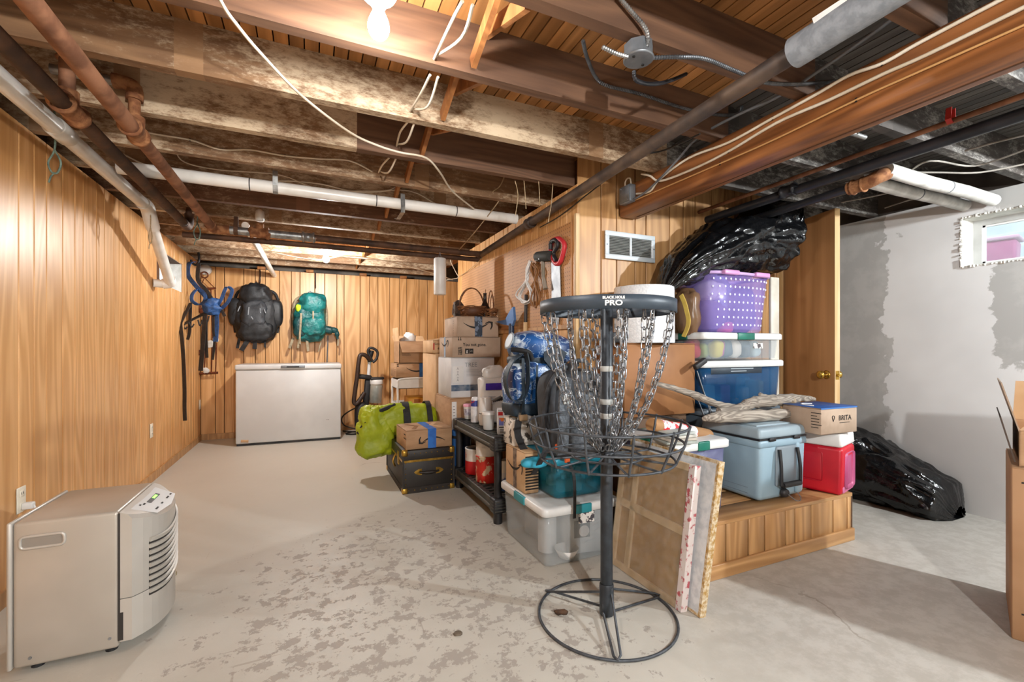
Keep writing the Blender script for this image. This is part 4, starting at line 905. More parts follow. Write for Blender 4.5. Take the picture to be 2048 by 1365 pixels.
MB().lathe([(.078, 0), (.08, .01), (.08, .055), (.07, .06)], 20, (.78, 5.97, .64)).build('cup_cap', WHITEP, v, world=True)
MB().rbox((.785, 5.97, .715), (.17, .13, .03), .012, 2).build('cup_handle', BLACK, v, world=True)
MB().tube([(.685, 6.02, .70), (.70, 6.02, .93)], .022, 12).build('wand', WHITEP, v, world=True)
MB().tube([(.70, 6.02, .92), (.702, 6.02, .96)], .027, 12).build('collar', mat('aqua_ring', '5fb7bd', rough=.4), v, world=True)
MB().tube([(.70, 6.02, .955), (.725, 6.02, 1.07)], [.03, .034], 12).build('grip_base', BLACK, v, world=True)
MB().tube(smooth_path([(0.731, 5.97, 0.928), (0.7, 5.97, 0.998), (0.675, 5.97, 1.055), (0.694, 5.97, 1.1), (0.749, 5.97, 1.094), (0.792, 5.97, 1.049), (0.786, 5.97, 0.985), (0.761, 5.97, 0.94), (0.731, 5.97, 0.921)], 4), .017, 10).build('grip', BLACK, v, world=True)
MB().tube(smooth_path([(0.7, 5.97, 0.941), (0.648, 5.94, 1.005), (0.587, 5.93, 1.018), (0.562, 5.92, 0.956), (0.538, 5.92, 0.738), (0.509, 5.92, 0.52), (0.503, 5.92, 0.427), (0.532, 5.92, 0.407), (0.582, 5.94, 0.465), (0.633, 5.97, 0.536)], 6), .026, 10).build('hose', mat('brown_hose', '2d1d15', '3a261b', 60, .55), v, world=True)
tag(MB().tube(smooth_path([(0.604, 6.1, 0.357), (0.477, 6.2, 0.287), (0.386, 6.3, 0.188), (0.423, 6.3, 0.08), (.62, 6.25, .012), (.50, 6.2, .012), (.42, 6.1, .012), (.50, 6.02, .012), (.60, 6.1, .012), (.45, 6.22, .018), (.40, 6.3, .012)], 6), .009, 6).build('power_cord', CABB), 'coiled dark power cord on the floor beside the freezer', 'cord')

# ------------------------------------------------------------ cartons and the shelf by the pegboard wall
def carton(label, loc, size, rz=0., m=None, tape=None, tw=.05, group=None, closed=True, name='cardboard_box', cat='box', tape_front=.5, tx=0.):
    w, d, h = size; m = m or CARD; t = thing(name, label, cat, loc, rz, group)
    if closed:
        MB().rbox((0, 0, h/2-.003), (w, d, h-.006), .004, 1).build('body', m, t)
        for s in (-1, 1): MB().rbox((0, s*d/4, h-.002), (w-.002, d/2-.002, .004), .001, 1).build('flap', m, t)
    if tape:
        MB().ribbon([(tx, -d/2-.001, h*(1-tape_front)), (tx, -d/2-.001, h+.0008), (tx, d/2+.001, h+.0008), (tx, d/2+.001, h*.6)], tw, .0012, (1, 0, 0)).build('tape', tape, t)
    return t
def lines(t, x, z, w, n, dz, y, u=(1, 0, 0), m=None, hgt=.004):
    """rows of small print"""
    mb = MB(); random.seed(int(x*1000)+n)
    for i in range(n):
        ww = w*random.uniform(.5, 1)
        U = Vector(u); c = Vector((x, y, z-i*dz)) if abs(u[0]) > .5 else Vector((y, x, z-i*dz))
        a = c; b = c+U*ww; nn = U.cross(Vector((0, 0, 1)))*.0008
        mb.add([a+nn, b+nn, b+Vector((0, 0, hgt))+nn, a+Vector((0, 0, hgt))+nn], [(0, 1, 2, 3)])
    return mb.build('printed_lines', m or INK, t)
# stack next to the pegboard
t = carton('big brown box with a white printed edge strip, bottom of the pegboard stack', (1.265, 3.79, 0), (.44, .46, .69))
MB().b2((-.205, -.2315, .05), (-.165, -.2305, .66)).build('white_strip', WHITEP, t); lines(t, -.195, .62, .02, 22, .025, -.2316)
t = carton('white printed carton in the middle of the stack by the pegboard', (1.25, 3.775, .691), (.385, .40, .332), 0, CARDW)
text(t, 'TREE', .05, (-.02, -.2002, .27), m=mat('grey_ink', '8f979f'), world=False); MB().b2((-.19, -.2012, .055), (.19, -.2004, .105)).build('printed_band', mat('slate_band', '2f4c6a', '7d8794', 14, .5), t)
MB().b2((-.18, -.2010, .125), (-.085, -.2004, .26)).build('printed_panel', WHITEP, t)
for i, ch in enumerate('ARTIC'): text(t, 'o' if i % 2 else 'A', .028, (-.135, -.2014, .24-.024*i), m=mat('grey_ink2', '6d7278'), world=False)
lines(t, -.06, .225, .2, 5, .012, -.2006, m=mat('pale_ink', 'a9adb2'))
t = carton('brown box printed with words and a square emblem, second from top of the stack', (1.28, 3.765, 1.025), (.43, .40, .172), 0, CARDG)
text(t, 'You not gone.', .036, (-.02, -.2002, .105), world=False, bold=.0008)
MB().b2((-.105, -.2008, .03), (-.07, -.2004, .072)).build('emblem', INK, t); MB().b2((-.068, -.2008, .03), (-.032, -.2004, .072)).build('emblem', INK, t)
text(t, 'g', .036, (-.088, -.2016, .053), m=WHITE_INK, world=False); text(t, 'pre', .012, (-.05, -.2016, .053), m=WHITE_INK, world=False)
MB().b2((-.165, -.2008, .02), (-.13, -.2004, .085)).build('printed_label', mat('printed_label', '2b2622', '8f7c68', 60, .7), t)
for k in (-.16, -.142): MB().prism([(k-.006, .14), (k+.006, .14), (k+.002, .155), (k+.002, .17), (k-.002, .17), (k-.002, .155)], .0008, (0, -.2004, 0)).build('handling_mark', INK, t)
smile(t, .22, (-.216, .02, .105), (0, -1, 0), (0, 0, 1), world=False); MB().ribbon([(-.2162, .02, 0.0), (-.2162, .02, .172)], .045, .001, (0, 1, 0)).build('tape', mat('pale_blue_tape', '7d9fc0', '9fb4c8', 30, .4), t)
t = carton('brown box with a curved arrow and dark printed tape, on top of the stack', (1.30, 3.79, 1.198), (.365, .44, .17), R(-2), CARDG, TAPEBK, .065)
smile(t, .26, (0, -.2204, .084), world=False); lines(t, -.10, .13, .02, 6, .02, -.1832, (0, -1, 0))
MB().ribbon([(.004, -.2215, .0), (.004, -.2215, .17)], .065, .001, (1, 0, 0)).build('front_tape', TAPEBK, t)
t = carton('tall narrow carton standing on end behind the stack', (1.12, 4.30, 0), (.14, .42, 1.055), R(3), CARDL)
MB().cyl((0, -.211, 1.0), (0, -.2125, 1.0), .006, n=10).build('staple_hole', INK, t); lines(t, -.05, .3, .06, 5, .05, -.2112)
t = carton('orange-tan box with red print lying on the tall narrow carton', (1.19, 4.30, 1.056), (.30, .40, .125), 0, CARDL)
text(t, 'Sunnn', .03, (-.10, -.2004, .085), world=False); text(t, '40', .035, (-.09, -.2004, .04), world=False); MB().b2((-.148, -.2008, .03), (-.135, -.2003, .09)).build('printed_bar', mat('red_ink', 'b3392a'), t)
# basket group on the top box
wb = thing('wicker_basket', 'brown twig basket with tall hoop handle on the top box of the stack', 'basket', (1.28, 3.69, 1.37))
random.seed(8)
m_ = MB()
for k in range(46):
    z = .004+.075*random.random(); r = .085+.55*z+random.uniform(-.008, .01); n = 18; ph = random.random()*6.28
    m_.tube([((r+.008*math.sin(5*a+ph))*math.cos(a), (r*.8+.006*math.sin(4*a+ph))*math.sin(a), z+.012*math.sin(3*a+ph)) for a in [2*math.pi*i/n for i in range(n)]], .0032, 4, closed=True)
m_.build('woven_twigs', WICKER, wb, kind='stuff')
MB().lathe([(.001, .004), (.085, .004), (.12, .075), (.115, .075), (.08, .01)], 18, cap=False).build('liner', mat('dark_wicker', '56341c'), wb)
MB().tube([(.115*math.cos(a), 0, .06+.19*math.sin(a)) for a in [math.pi*i/16 for i in range(17)]], .006, 8).build('handle', WICKER, wb)
MB().tube([(.118*math.cos(a), .02, .06+.195*math.sin(a)) for a in [math.pi*i/16 for i in range(17)]], .004, 6).build('handle_strand', mat('dark_twig', '4a2c18'), wb)
wb2 = thing('wicker_basket', 'small twig basket with a narrow hoop handle behind the top box', 'basket', (1.43, 3.63, 1.37))
m_ = MB()
for k in range(22):
    z = .07*random.random(); r = .045+.2*z; ph = random.random()*6
    m_.tube([((r+.006*math.sin(5*a+ph))*math.cos(a), (r+.01)*math.sin(a), z+.008*math.sin(3*a+ph)) for a in [2*math.pi*i/14 for i in range(14)]], .003, 4, closed=True)
m_.build('woven_twigs', WICKER, wb2, kind='stuff')
MB().tube([(.0, .062*math.cos(a), .05+.18*math.sin(a)) for a in [math.pi*i/14 for i in range(15)]], .0045, 6).build('handle', WICKER, wb2)
MB().tube([(.012, .045*math.cos(a), .05+.145*math.sin(a)) for a in [math.pi*i/14 for i in range(15)]], .0035, 6).build('handle_strand', WICKER, wb2)
bt = thing('bottle', 'dark bottle-shaped ornament between the two twig baskets', 'bottle', (1.395, 3.68, 1.37))
MB().lathe([(.038, 0), (.042, .01), (.042, .085), (.03, .11), (.016, .14), (.014, .20), (.017, .205), (.015, .212)], 18).build('body', mat('dark_glass', '1c1512', rough=.25), bt)
MB().tube([(.004, 0, .2), (.006, 0, .245)], .0025, 6).build('stalk', WICKER, bt)
pv = thing('bark_bundle', 'dark rough bark bundle at the left end of the top box', 'bark', (1.165, 3.73, 1.37))
MB().blob((0, 0, .065), (.045, .045, .07), .8, 16, 12, .02, 30, ridged=True).build('bundle', mat('dark_bark', '33241b', '4d382a', 30, .9), pv)
MB().box((-.035, -.02, .06), (.012, .03, .13)).build('slab', mat('bark_slab', '4a3a2c'), pv)
# open box, box with blue tape, white trolley
t = carton('brown box with blue tape on the white trolley, under the open box', (1.045, 5.10, .782), (.40, .36, .152), 0, CARD, TAPEB, .075, tx=.09)
MB().ribbon([(.09, -.182, .005), (.09, -.182, .15)], .075, .0015, (1, 0, 0)).build('front_tape', TAPEB, t)
smile(t, .26, (.04, -.1804, .075), world=False); lines(t, -.10, .11, .06, 3, .025, -.2004, (0, -1, 0)); lines(t, -.19, .135, .02, 2, .015, -.1805, hgt=.008)
ob2 = thing('cardboard_box', 'open brown box with its flaps up, on the blue-taped box by the trolley', 'box', (1.06, 5.10, .937))
w, d, h = .36, .34, .24
MB().b2((-w/2, -d/2, 0), (w/2, -d/2+.005, h)).b2((-w/2, d/2-.005, 0), (w/2, d/2, h)).b2((-w/2, -d/2, 0), (-w/2+.005, d/2, h)).b2((w/2-.005, -d/2, 0), (w/2, d/2, h)).b2((-w/2, -d/2, 0), (w/2, d/2, .005)).build('body', CARD, ob2)
MB().prism([(-d/2, 0), (d/2, 0), (d/2, .15), (-d/2, .15)], .004, (-w/2, 0, h), (0, 1, 0), (-.1, 0, .99)).build('flap', CARDL, ob2)
MB().prism([(-w/2, 0), (w/2, 0), (w/2-.02, .14), (-w/2+.02, .14)], .004, (0, -d/2, h), (1, 0, 0), (0, -.5, -.86)).build('flap', CARD, ob2)
MB().prism([(-w/2, 0), (w/2, 0), (w/2, .13), (-w/2, .13)], .004, (0, d/2, h), (1, 0, 0), (0, .85, .5)).build('flap', CARDL, ob2)
MB().prism([(-d/2, 0), (d/2, 0), (d/2, .12), (-d/2, .12)], .004, (w/2, 0, h), (0, 1, 0), (.95, 0, .3)).build('flap', CARDL, ob2)
lines(ob2, -.15, .10, .12, 2, .014, -.1708)
tp = thing('tissue_paper', 'crumpled white tissue sticking out of the open box', 'paper', (1.02, 5.12, .945))
MB().blob((0, 0, .15), (.09, .08, .15), .8, 18, 14, .06, 14, ridged=True).build('crumpled_sheet', WHITEP, tp)
tr = thing('utility_cart', 'white metal trolley holding the taped box', 'cart', (1.05, 5.10, 0))
for z in (.12, .40, .66):
    m_ = MB(); m_.b2((-.19, -.17, z), (.19, .17, z+.006))
    m_.b2((-.19, -.17, z), (.19, -.166, z+.10)).b2((-.19, .166, z), (.19, .17, z+.10)).b2((-.19, -.17, z), (-.186, .17, z+.10)).b2((.186, -.17, z), (.19, .17, z+.10)); m_.build('tray', WHITEP, tr)
for y in (-.175, .175):
    MB().tube(smooth_path([(-.185, y, .03), (-.185, y, .55), (-.185, y, .70), (-.15, y, .765), (.15, y, .765), (.185, y, .70), (.185, y, .55), (.185, y, .03)], 5), .012, 10).build('frame_tube', WHITEP, tr)
for x in (-.185, .185):
    for y in (-.175, .175): MB().cyl((x-.012, y, .03), (x+.012, y, .03), .03, n=16).build('caster', BLACK, tr)
bg = thing('plastic_bag', 'crumpled clear bag lying in the top tray of the white trolley', 'bag', (1.05, 5.1, .666))
MB().blob((0, 0, .05), (.16, .13, .055), .8, 22, 12, .03, 18, ridged=True).build('film', clear('clear_film', 'c9ccce', .6, .2), bg)
yb = carton('yellow carton in the middle tray of the white trolley', (1.10, 5.10, .407), (.22, .26, .15), 0, mat('yellow_carton', 'd89a2c', 'c88522', 8, .5), name='carton')
MB().b2((-.05, -.1312, .02), (.02, -.1303, .13)).build('printed_panel', mat('amber_print', 'a8641c'), yb)
t = carton('small brown box printed with a dark branch beside the trunk', (1.0, 4.275, 0), (.15, .15, .57))
smt = MB(); smt.tube([(-.02, -.0765, .42), (.0, -.0765, .50), (.02, -.0765, .54)], .003, 4).tube([(.0, -.0765, .47), (.03, -.0765, .50)], .003, 4).tube([(-.005, -.0765, .48), (-.03, -.0765, .53)], .003, 4); smt.build('printed_branch', INK, t)
# the trunk
TRB = mat('trunk_black', '1d1916', '26211d', 9, .5); TRS = mat('trunk_side', '3a352e', '4a443c', 9, .55)
tk = thing('steamer_trunk', 'black footlocker trunk with brass trim and corner caps on the floor', 'trunk', (.837, 3.80, 0))
w, d, h = .395, .76, .325
MB().rbox((0, 0, .12), (w, d, .236), .006, 2).build('body', TRB, tk); MB().rbox((0, 0, .283), (w+.004, d+.004, .084), .006, 2).build('lid', TRB, tk)
MB().b2((-w/2-.004, -d/2-.004, .236), (w/2+.004, d/2+.004, .252)).build('brass_band', BRASS, tk)
MB().b2((-w/2-.003, -d/2-.003, 0), (w/2+.003, d/2+.003, .045)).build('bottom_band', mat('trunk_edge', '28211b'), tk)
for sx in (-1, 1):
    for sy in (-1, 1):
        for z in (.022, .305): MB().rbox((sx*(w/2-.014), sy*(d/2-.014), z), (.044, .044, .044 if z < .1 else .05), .01, 2).build('corner_cap', BRASS, tk)
        MB().b2((sx*w/2-.006, sy*d/2-.006, .04), (sx*w/2+.006, sy*d/2+.006, .29)).build('edge_strip', mat('trunk_edge2', '2b241d'), tk)
m_ = MB()
for k in range(8):
    x = -.155+.044*k
    for z in (.023, .30): m_.lathe([(.0045, 0), (.003, .003), (.0005, .004)], 8, (x, -d/2-.003, z), rot=Matrix.Rotation(R(90), 3, 'X'), cap=False)
for k in range(5):
    for x in (-.178, .178): m_.lathe([(.0045, 0), (.003, .003), (.0005, .004)], 8, (x, -d/2-.003, .07+.04*k), rot=Matrix.Rotation(R(90), 3, 'X'), cap=False)
m_.build('brass_tacks', BRASS, tk, kind='stuff')
for s in (-1, 1):
    pl = [(s*.055, .13), (s*.055, .18), (s*.08, .178), (s*.105, .165), (s*.115, .155), (s*.105, .145), (s*.08, .132)]
    MB().prism(pl if s < 0 else pl[::-1], -.006 if s < 0 else -.006, (0, -d/2-.001, 0)).build('handle_mount', BRASS, tk)
MB().tube(smooth_path([(-.075, -d/2-.012, .155), (-.03, -d/2-.022, .152), (.03, -d/2-.022, .152), (.075, -d/2-.012, .155)], 4), [.008]*4+[.013]*5+[.008]*4, 10).build('front_handle', TRB, tk)
MB().tube(smooth_path([(-w/2-.006, -.1, .25), (-w/2-.03, -.12, .20), (-w/2-.012, -.10, .15)], 4), .008, 8).build('side_handle', BRASS, tk)
for y in (-.2, .2):
    MB().b2((-w/2-.008, y-.025, .19), (-w/2, y+.025, .29)).build('latch', BRASS, tk)
t = carton('brown box with blue tape and a printed arrow on the black trunk', (.84, 3.61, .327), (.365, .34, .148), R(2), CARD, TAPEB, .065, tx=.02)
MB().ribbon([(.02, -.1715, .0), (.02, -.1715, .148)], .065, .0015, (1, 0, 0)).build('front_tape', TAPEB, t)
smile(t, .21, (.02, -.1703, .075), u=(-1, 0, 0), w=(0, 0, -1), world=False); lines(t, -.10, .11, .09, 2, .03, -.1828, (0, -1, 0), hgt=.008)
for s in (-1, 1):
    MB().ribbon([(s*.11, -.12, .1492), (s*.06, .0, .1492), (s*.12, .11, .1492)], .035, .0006, (1, 0, 0)).build('torn_print', CARDD if s < 0 else CARDL, t)
text(t, 'Prime', .018, (.02, -.1728, .035), u=(0, 0, -1), w=(1, 0, 0), m=WHITE_INK, world=False) if False else None
# yellow-green duffel draped over the trunk's far end
LIME = mat('lime_fabric', 'a9b81f', '93a418', 5, .5, bump=.8, bsc=7, bd=.03)
df = thing('duffel_bag', 'lime green duffel bag with black straps slumped behind the taped box', 'bag', (.73, 4.06, .335))
def dz_(p):
    return (p.x, p.y, p.z*(1-.18*abs(p.x)/.4)-.10*max(0, -(p.x+.20)))
MB().blob((.0, .0, .125), (.33, .115, .145), .6, 64, 34, .045, 6, seed=2, fn=dz_, ridged=True).build('body', LIME, df)
MB().blob((-.225, -.06, .05), (.13, .09, .20), .6, 44, 34, .045, 7, seed=5, ridged=True, fn=lambda p: (p.x*(1-.9*p.z)-.05*max(0, p.z)*3, p.y, p.z)).build('hanging_end', LIME, df)
for x, w_ in ((.04, .06), (.24, .045)):
    MB().ribbon(smooth_path([(x, -.145, .0), (x, -.155, .12), (x-.005, -.10, .255), (x, 0, .285), (x, .1, .25)], 5), w_, .006, (1, 0, 0)).build('strap', STRAPB, df)
MB().tube(smooth_path([(-.36, -.10, .05), (-.30, -.12, .14), (-.2, -.10, .22), (-.05, -.06, .27)], 5), .018, 8).build('shoulder_strap', STRAPB, df)
MB().tube(smooth_path([(-.36, .02, .06), (-.28, -.0, .20), (-.16, .0, .235)], 5), .012, 8).build('zip', STRAPB, df)
# rolled mats
for (x, y, h, m, lb) in ((1.083, 3.507, .44, mat('blue_mat', '2b66a8', '235791', 6, .6), 'bright blue rolled mat standing beside the trunk'), (1.172, 3.507, .45, mat('navy_mat', '1b2a4a', '16223c', 6, .6), 'navy blue rolled mat standing behind the shelf')):
    t = thing('rolled_mat', lb, 'mat', (x, y, 0)); rr = .036
    m_ = MB(); sp = [((rr*(.25+.75*i/60))*math.cos(i*.42), (rr*(.25+.75*i/60))*math.sin(i*.42)) for i in range(61)]
    m_.add([(a, b, 0) for a, b in sp]+[(a, b, h) for a, b in sp], [(i, i+1, 62+i, 61+i) for i in range(60)], 0, True); m_.lathe([(rr*.98, 0), (rr, .003), (rr, h-.003)], 20, cap=False); m_.build('roll', m, t)
    MB().lathe([(rr+.001, h*.85), (rr+.002, h*.85+.003), (rr+.002, h*.85+.02), (rr+.001, h*.85+.023)], 20, cap=False).build('band', BLACK, t)
# two-tier plastic shelf
sh = thing('plastic_shelf', 'low black plastic two-tier shelf full of paint cans along the pegboard wall', 'shelf', (1.26, 3.02, 0))
X0, X1, Y0, Y1 = 1.045, 1.46, 2.585, 3.455
for z in (.075, .46):
    m_ = MB()
    m_.rbox((X0+.02, (Y0+Y1)/2, z+.04), (.04, Y1-Y0, .08), .008, 2).rbox((X1-.02, (Y0+Y1)/2, z+.04), (.04, Y1-Y0, .08), .008, 2)
    m_.rbox(((X0+X1)/2, Y0+.02, z+.04), (X1-X0, .04, .08), .008, 2).rbox(((X0+X1)/2, Y1-.02, z+.04), (X1-X0, .04, .08), .008, 2)
    m_.build('deck_frame', SHELFP, sh, world=True)
    m_ = MB()
    for i in range(14): y = Y0+.06+i*.058; m_.b2((X0+.04, y-.012, z+.055), (X1-.04, y+.012, z+.075))
    for i in range(3): x = X0+.10+i*.11; m_.b2((x-.01, Y0+.04, z+.050), (x+.01, Y1-.04, z+.072))
    m_.build('deck_slats', SHELFP, sh, world=True)
    m_ = MB()
    for i in range(12): y = Y0+.10+i*.06; m_.b2((X0+.006, y-.014, z+.0795), (X0+.034, y+.014, z+.0812))
    m_.build('deck_holes', BLACK, sh, world=True, kind='stuff')
    MB().rbox((X0-.003, (Y0+Y1)/2, z+.028), (.012, Y1-Y0-.1, .018), .004, 2).build('rib', mat('shelf_rib', '55534d'), sh, world=True)
    for x in (X0+.035, X1-.035):
        for y in (Y0+.035, Y1-.035):
            m_ = MB(); m_.rbox((x, y, z+.04), (.085, .085, .094), .014, 2); m_.build('corner_block', BLACK, sh, world=True)
            if x < 1.2 and y < 2.8:
                m_ = MB()
                for i in range(4): m_.b2((x-.044, y-.036, z+.008+i*.019), (x-.0425, y+.036, z+.014+i*.019)).b2((x-.036, y-.044, z+.008+i*.019), (x+.036, y-.0425, z+.014+i*.019))
                m_.build('block_ribs', SHELFP, sh, world=True, kind='stuff')
for x in (X0+.035, X1-.035):
    for y in (Y0+.035, Y1-.035):
        MB().cyl((x, y, .0), (x, y, .08), .028, n=16).build('foot', BLACK, sh, world=True)
        MB().cyl((x, y, .165), (x, y, .47), .024, n=16).build('post', BLACK, sh, world=True)
TIN = mat('tin', 'b9babb', '9fa1a3', 14, .35, .8)
def can(label, x, y, z, r, h, m1, m2=None, split=.5, bail=True, name='paint_can', lid=TIN, cat='can'):
    t = thing(name, label, cat, (x, y, z))
    MB().lathe([(r*.97, 0), (r, .004), (r, h*split)], 26, cap=False).lathe([(.001, .001), (r*.97, .001)], 26, cap=False).build('body', m1, t)
    MB().lathe([(r, h*split), (r, h-.008), (r*1.03, h-.006), (r*1.03, h), (r*.92, h)], 26, cap=False).build('upper_label', m2 or m1, t)
    MB().lathe([(.001, h-.004), (r*.9, h-.004), (r*.92, h-.001), (r*.94, h)], 26, cap=False).build('lid', lid, t)
    if bail:
        MB().tube(smooth_path([(0, -r, h*.82), (-.01, -r*1.05, h*1.0), (-.02, -r*.6, h*1.32), (-.02, 0, h*1.42), (-.02, r*.6, h*1.32), (-.01, r*1.05, h*1.0), (0, r, h*.82)], 4), .0022, 6).build('wire_handle', STEEL, t)
    return t
REDL = mat('red_label', 'c41e24', 'b3141c', 8, .4); WHL = mat('white_label', 'dedcd8', 'cfccc6', 9, .45)
REDORANGE = mat('red_drip_label', 'c42a1c', 'c9b394', 14, .45, lo=.52, hi=.56)
t = can('small paint can, white above red, with its wire handle up, on the lower deck', 1.155, 3.25, .152, .078, .19, REDL, WHL, .52)
text(t, 'h', .06, (-.0785, -.01, .14), u=(0, -1, 0), w=(0, 0, 1), m=REDL, world=False)
can('red paint can with beige drips on the lower deck of the shelf', 1.165, 3.02, .152, .085, .185, REDORANGE, REDORANGE, .6, False)
can('white paint can stacked on the red drip-stained can', 1.165, 3.02, .338, .083, .12, WHL, mat('white_smear', 'd8d6d2', 'a9a7a3', 10, .5), .5, False)
t = can('slim blue and white spray can at the near end of the lower deck', 1.19, 2.77, .152, .033, .20, mat('blue_label', '2a4f9a', 'c9ccd4', 10, .4, lo=.5, hi=.55), WHL, .6, False, 'spray_can')
# things on the upper deck (z .541)
ZD = .541
t = thing('plastic_tub', 'small white tub with a pink lid at the far end of the shelf top', 'tub', (1.15, 3.40, ZD))
MB().lathe([(.03, 0), (.034, .002), (.040, .10)], 20).build('body', WHITEP, t); MB().lathe([(.043, .098), (.043, .112), (.04, .116), (.001, .116)], 20, cap=False).build('lid', mat('pink_lid', 'e09cb4', rough=.4), t); MB().lathe([(.0375, .03), (.0405, .08)], 10, cap=False).build('paper_label', mat('tub_label', 'c9c6d6', '8b8898', 30, .5), t)
t = thing('spray_bottle', 'narrow white can with red and blue print next to the pink-lidded tub', 'can', (1.145, 3.23, ZD))
MB().lathe([(.032, 0), (.033, .004), (.033, .165), (.026, .185), (.018, .19)], 18).build('body', mat('can_white', 'dcdde0', 'c2c4c9', 20, .35), t); MB().lathe([(.0335, .12), (.0335, .165)], 18, cap=False).build('label', mat('red_blue_label', 'b8322c', '2d3c86', 16, .4, lo=.48, hi=.52), t)
t = thing('white_bottle', 'tall white plastic bottle in the middle of the shelf top', 'bottle', (1.17, 3.08, ZD))
MB().lathe([(.042, 0), (.045, .005), (.045, .17), (.04, .2)], 22).build('body', WHITEP, t); MB().lathe([(.046, .083), (.046, .088)], 22).build('seam', CABG, t)
t = thing('paper_bag', 'white bag with a purple panel standing on the shelf top', 'bag', (1.25, 3.16, ZD+.0))
MB().rbox((0, 0, .17), (.19, .11, .34), .02, 2, taper=1.05, sub=3, fn=lambda p: (p.x+.008*noise.noise(p*18), p.y+.012*noise.noise(p*15), p.z)).build('body', WHITEP, t)
MB().blob((.02, .0, .37), (.085, .04, .05), .7, 20, 12, .025, 22, ridged=True).build('rolled_top', WHITEP, t)
MB().b2((-.07, -.066, .25), (.07, -.062, .30)).build('purple_panel', mat('purple_print', '4a2cb0', '3a2394', 10, .4), t); lines(t, -.05, .2, .09, 5, .014, -.066, m=mat('pale_ink3', 'b4b6bb'))
t = thing('plastic_cup', 'clear lidded deli tub at the near part of the shelf top', 'tub', (1.125, 2.90, ZD))
MB().lathe([(.034, 0), (.036, .003), (.042, .105)], 20).build('body', clear('deli_tub', 'd9dbd9', .7, .25), t); MB().lathe([(.045, .103), (.045, .118), (.041, .121), (.001, .121)], 20, cap=False).build('lid', WHITEP, t)
t = carton('small white box with an orange picture at the near corner of the shelf top', (1.175, 2.72, ZD), (.11, .11, .16), R(-20), CARDW, name='carton')
MB().b2((-.045, -.0565, .06), (.045, -.0552, .11)).build('picture', mat('sky_print', 'd9742a', '6f78c4', 22, .5, lo=.48, hi=.52), t); MB().b2((-.05, -.0565, .125), (-.02, -.0552, .148)).build('red_square', REDL, t); MB().b2((-.01, -.0565, .128), (.048, -.0552, .145)).build('dark_band', mat('navy_ink', '27304a'), t); MB().b2((-.045, -.0565, .045), (.045, -.0552, .052)).build('dark_line', INK, t); lines(t, -.04, .03, .08, 3, .009, -.0556)
t = thing('spray_can', 'grey spray can with a white cap and yellow band on the shelf top', 'can', (1.27, 2.78, ZD))
MB().lathe([(.032, 0), (.033, .004), (.033, .19), (.025, .205)], 18).build('body', mat('grey_can', '8f9298', rough=.35), t); MB().lathe([(.034, .20), (.034, .245), (.03, .25), (.001, .25)], 18, cap=False).build('cap', WHITEP, t); MB().lathe([(.0336, .15), (.0336, .19)], 18, cap=False).build('label', mat('yellow_band', 'd9c024', '27261e', 18, .4, lo=.5, hi=.52), t)
t = thing('paint_tray_tools', 'bundle of paint brushes lying across the bottles on the shelf top', 'brushes', (1.22, 2.95, ZD+.21))
for i in range(5):
    a = Vector((-.05+.02*i, -.02+.012*i, -.02)); b = a+Vector((.14, -.12, .10+.012*i)); MB().tube([a, a.lerp(b, .35)], [.012, .008], 8).build('bristles', mat('brush_bristles', '4b4744'), t); MB().tube([a.lerp(b, .33), b], [.007, .004], 8).build('handle', mat('brush_handle', 'c9c2b8', rough=.4), t)
# ------------------------------------------------------------ tools on the pegboard
sw = thing('hand_saw', 'hand saw with a red and black handle hanging on the pegboard', 'saw', (1.49, 2.603, 1.554))
q = lambda px, py, X=1.492: px
MB().prism([(a[1], a[2]) for a in ((1.49, 2.664, 1.681), (1.49, 2.551, 1.652), (1.49, 2.538, 1.415), (1.49, 2.57, 1.254), (1.49, 2.657, 1.292))], .003, (1.488, 0, 0), (0, 1, 0), (0, 0, 1)).build('blade', STEEL, sw, world=True)
hp = [(1.49, 2.637, 1.82), (1.49, 2.564, 1.818), (1.49, 2.513, 1.793), (1.49, 2.482, 1.761), (1.49, 2.494, 1.716), (1.49, 2.538, 1.659), (1.49, 2.597, 1.663), (1.49, 2.644, 1.721), (1.49, 2.664, 1.766)]
MB().tube(smooth_path([(1.482, a[1], a[2]) for a in hp]+[(1.482, hp[0][1], hp[0][2])], 4), .016, 10).build('handle', mat('red_grip', 'c23039', rough=.45), sw, world=True)
MB().tube(smooth_path([(1.472, a[1], a[2]) for a in ((1.49, 2.644, 1.762), (1.49, 2.637, 1.81), (1.49, 2.57, 1.809), (1.49, 2.551, 1.769), (1.49, 2.603, 1.727), (1.49, 2.57, 1.675))], 4), .014, 10).build('grip_insert', BLACK, sw, world=True)
MB().tube([(1.505, (1.49, 2.617, 1.803)[1], (1.49, 2.617, 1.803)[2]), (1.46, (1.49, 2.617, 1.803)[1], (1.49, 2.617, 1.803)[2]+.003)], .004, 6).build('peg', STEEL, sw, world=True)
ml = thing('rubber_mallet', 'black-headed rubber mallet hanging on the pegboard beside the saw', 'mallet', (1.47, 2.734, 1.623))
a, b = (1.465, 2.829, 1.747), (1.465, 2.633, 1.717)
MB().tube([a, Vector(a).lerp(Vector(b), .08), Vector(a).lerp(Vector(b), .92), b], [.030, .036, .036, .030], 16).build('head', mat('dark_rubber2', '2c2d2a', rough=.7), ml, world=True)
MB().tube([(1.465, 2.739, 1.709), (1.465, 2.732, 1.588), (1.465, 2.703, 1.505)], [.014, .013, .017], 10).build('handle', mat('grey_handle', '8f8577', '79705f', 9, .5), ml, world=True)
MB().tube([(1.505, a[1]-.05, a[2]-.035), (1.43, a[1]-.05, a[2]-.035)], .004, 6).tube([(1.505, a[1]-.09, a[2]-.035), (1.43, a[1]-.09, a[2]-.035)], .004, 6).build('peg_hook', STEEL, ml, world=True)
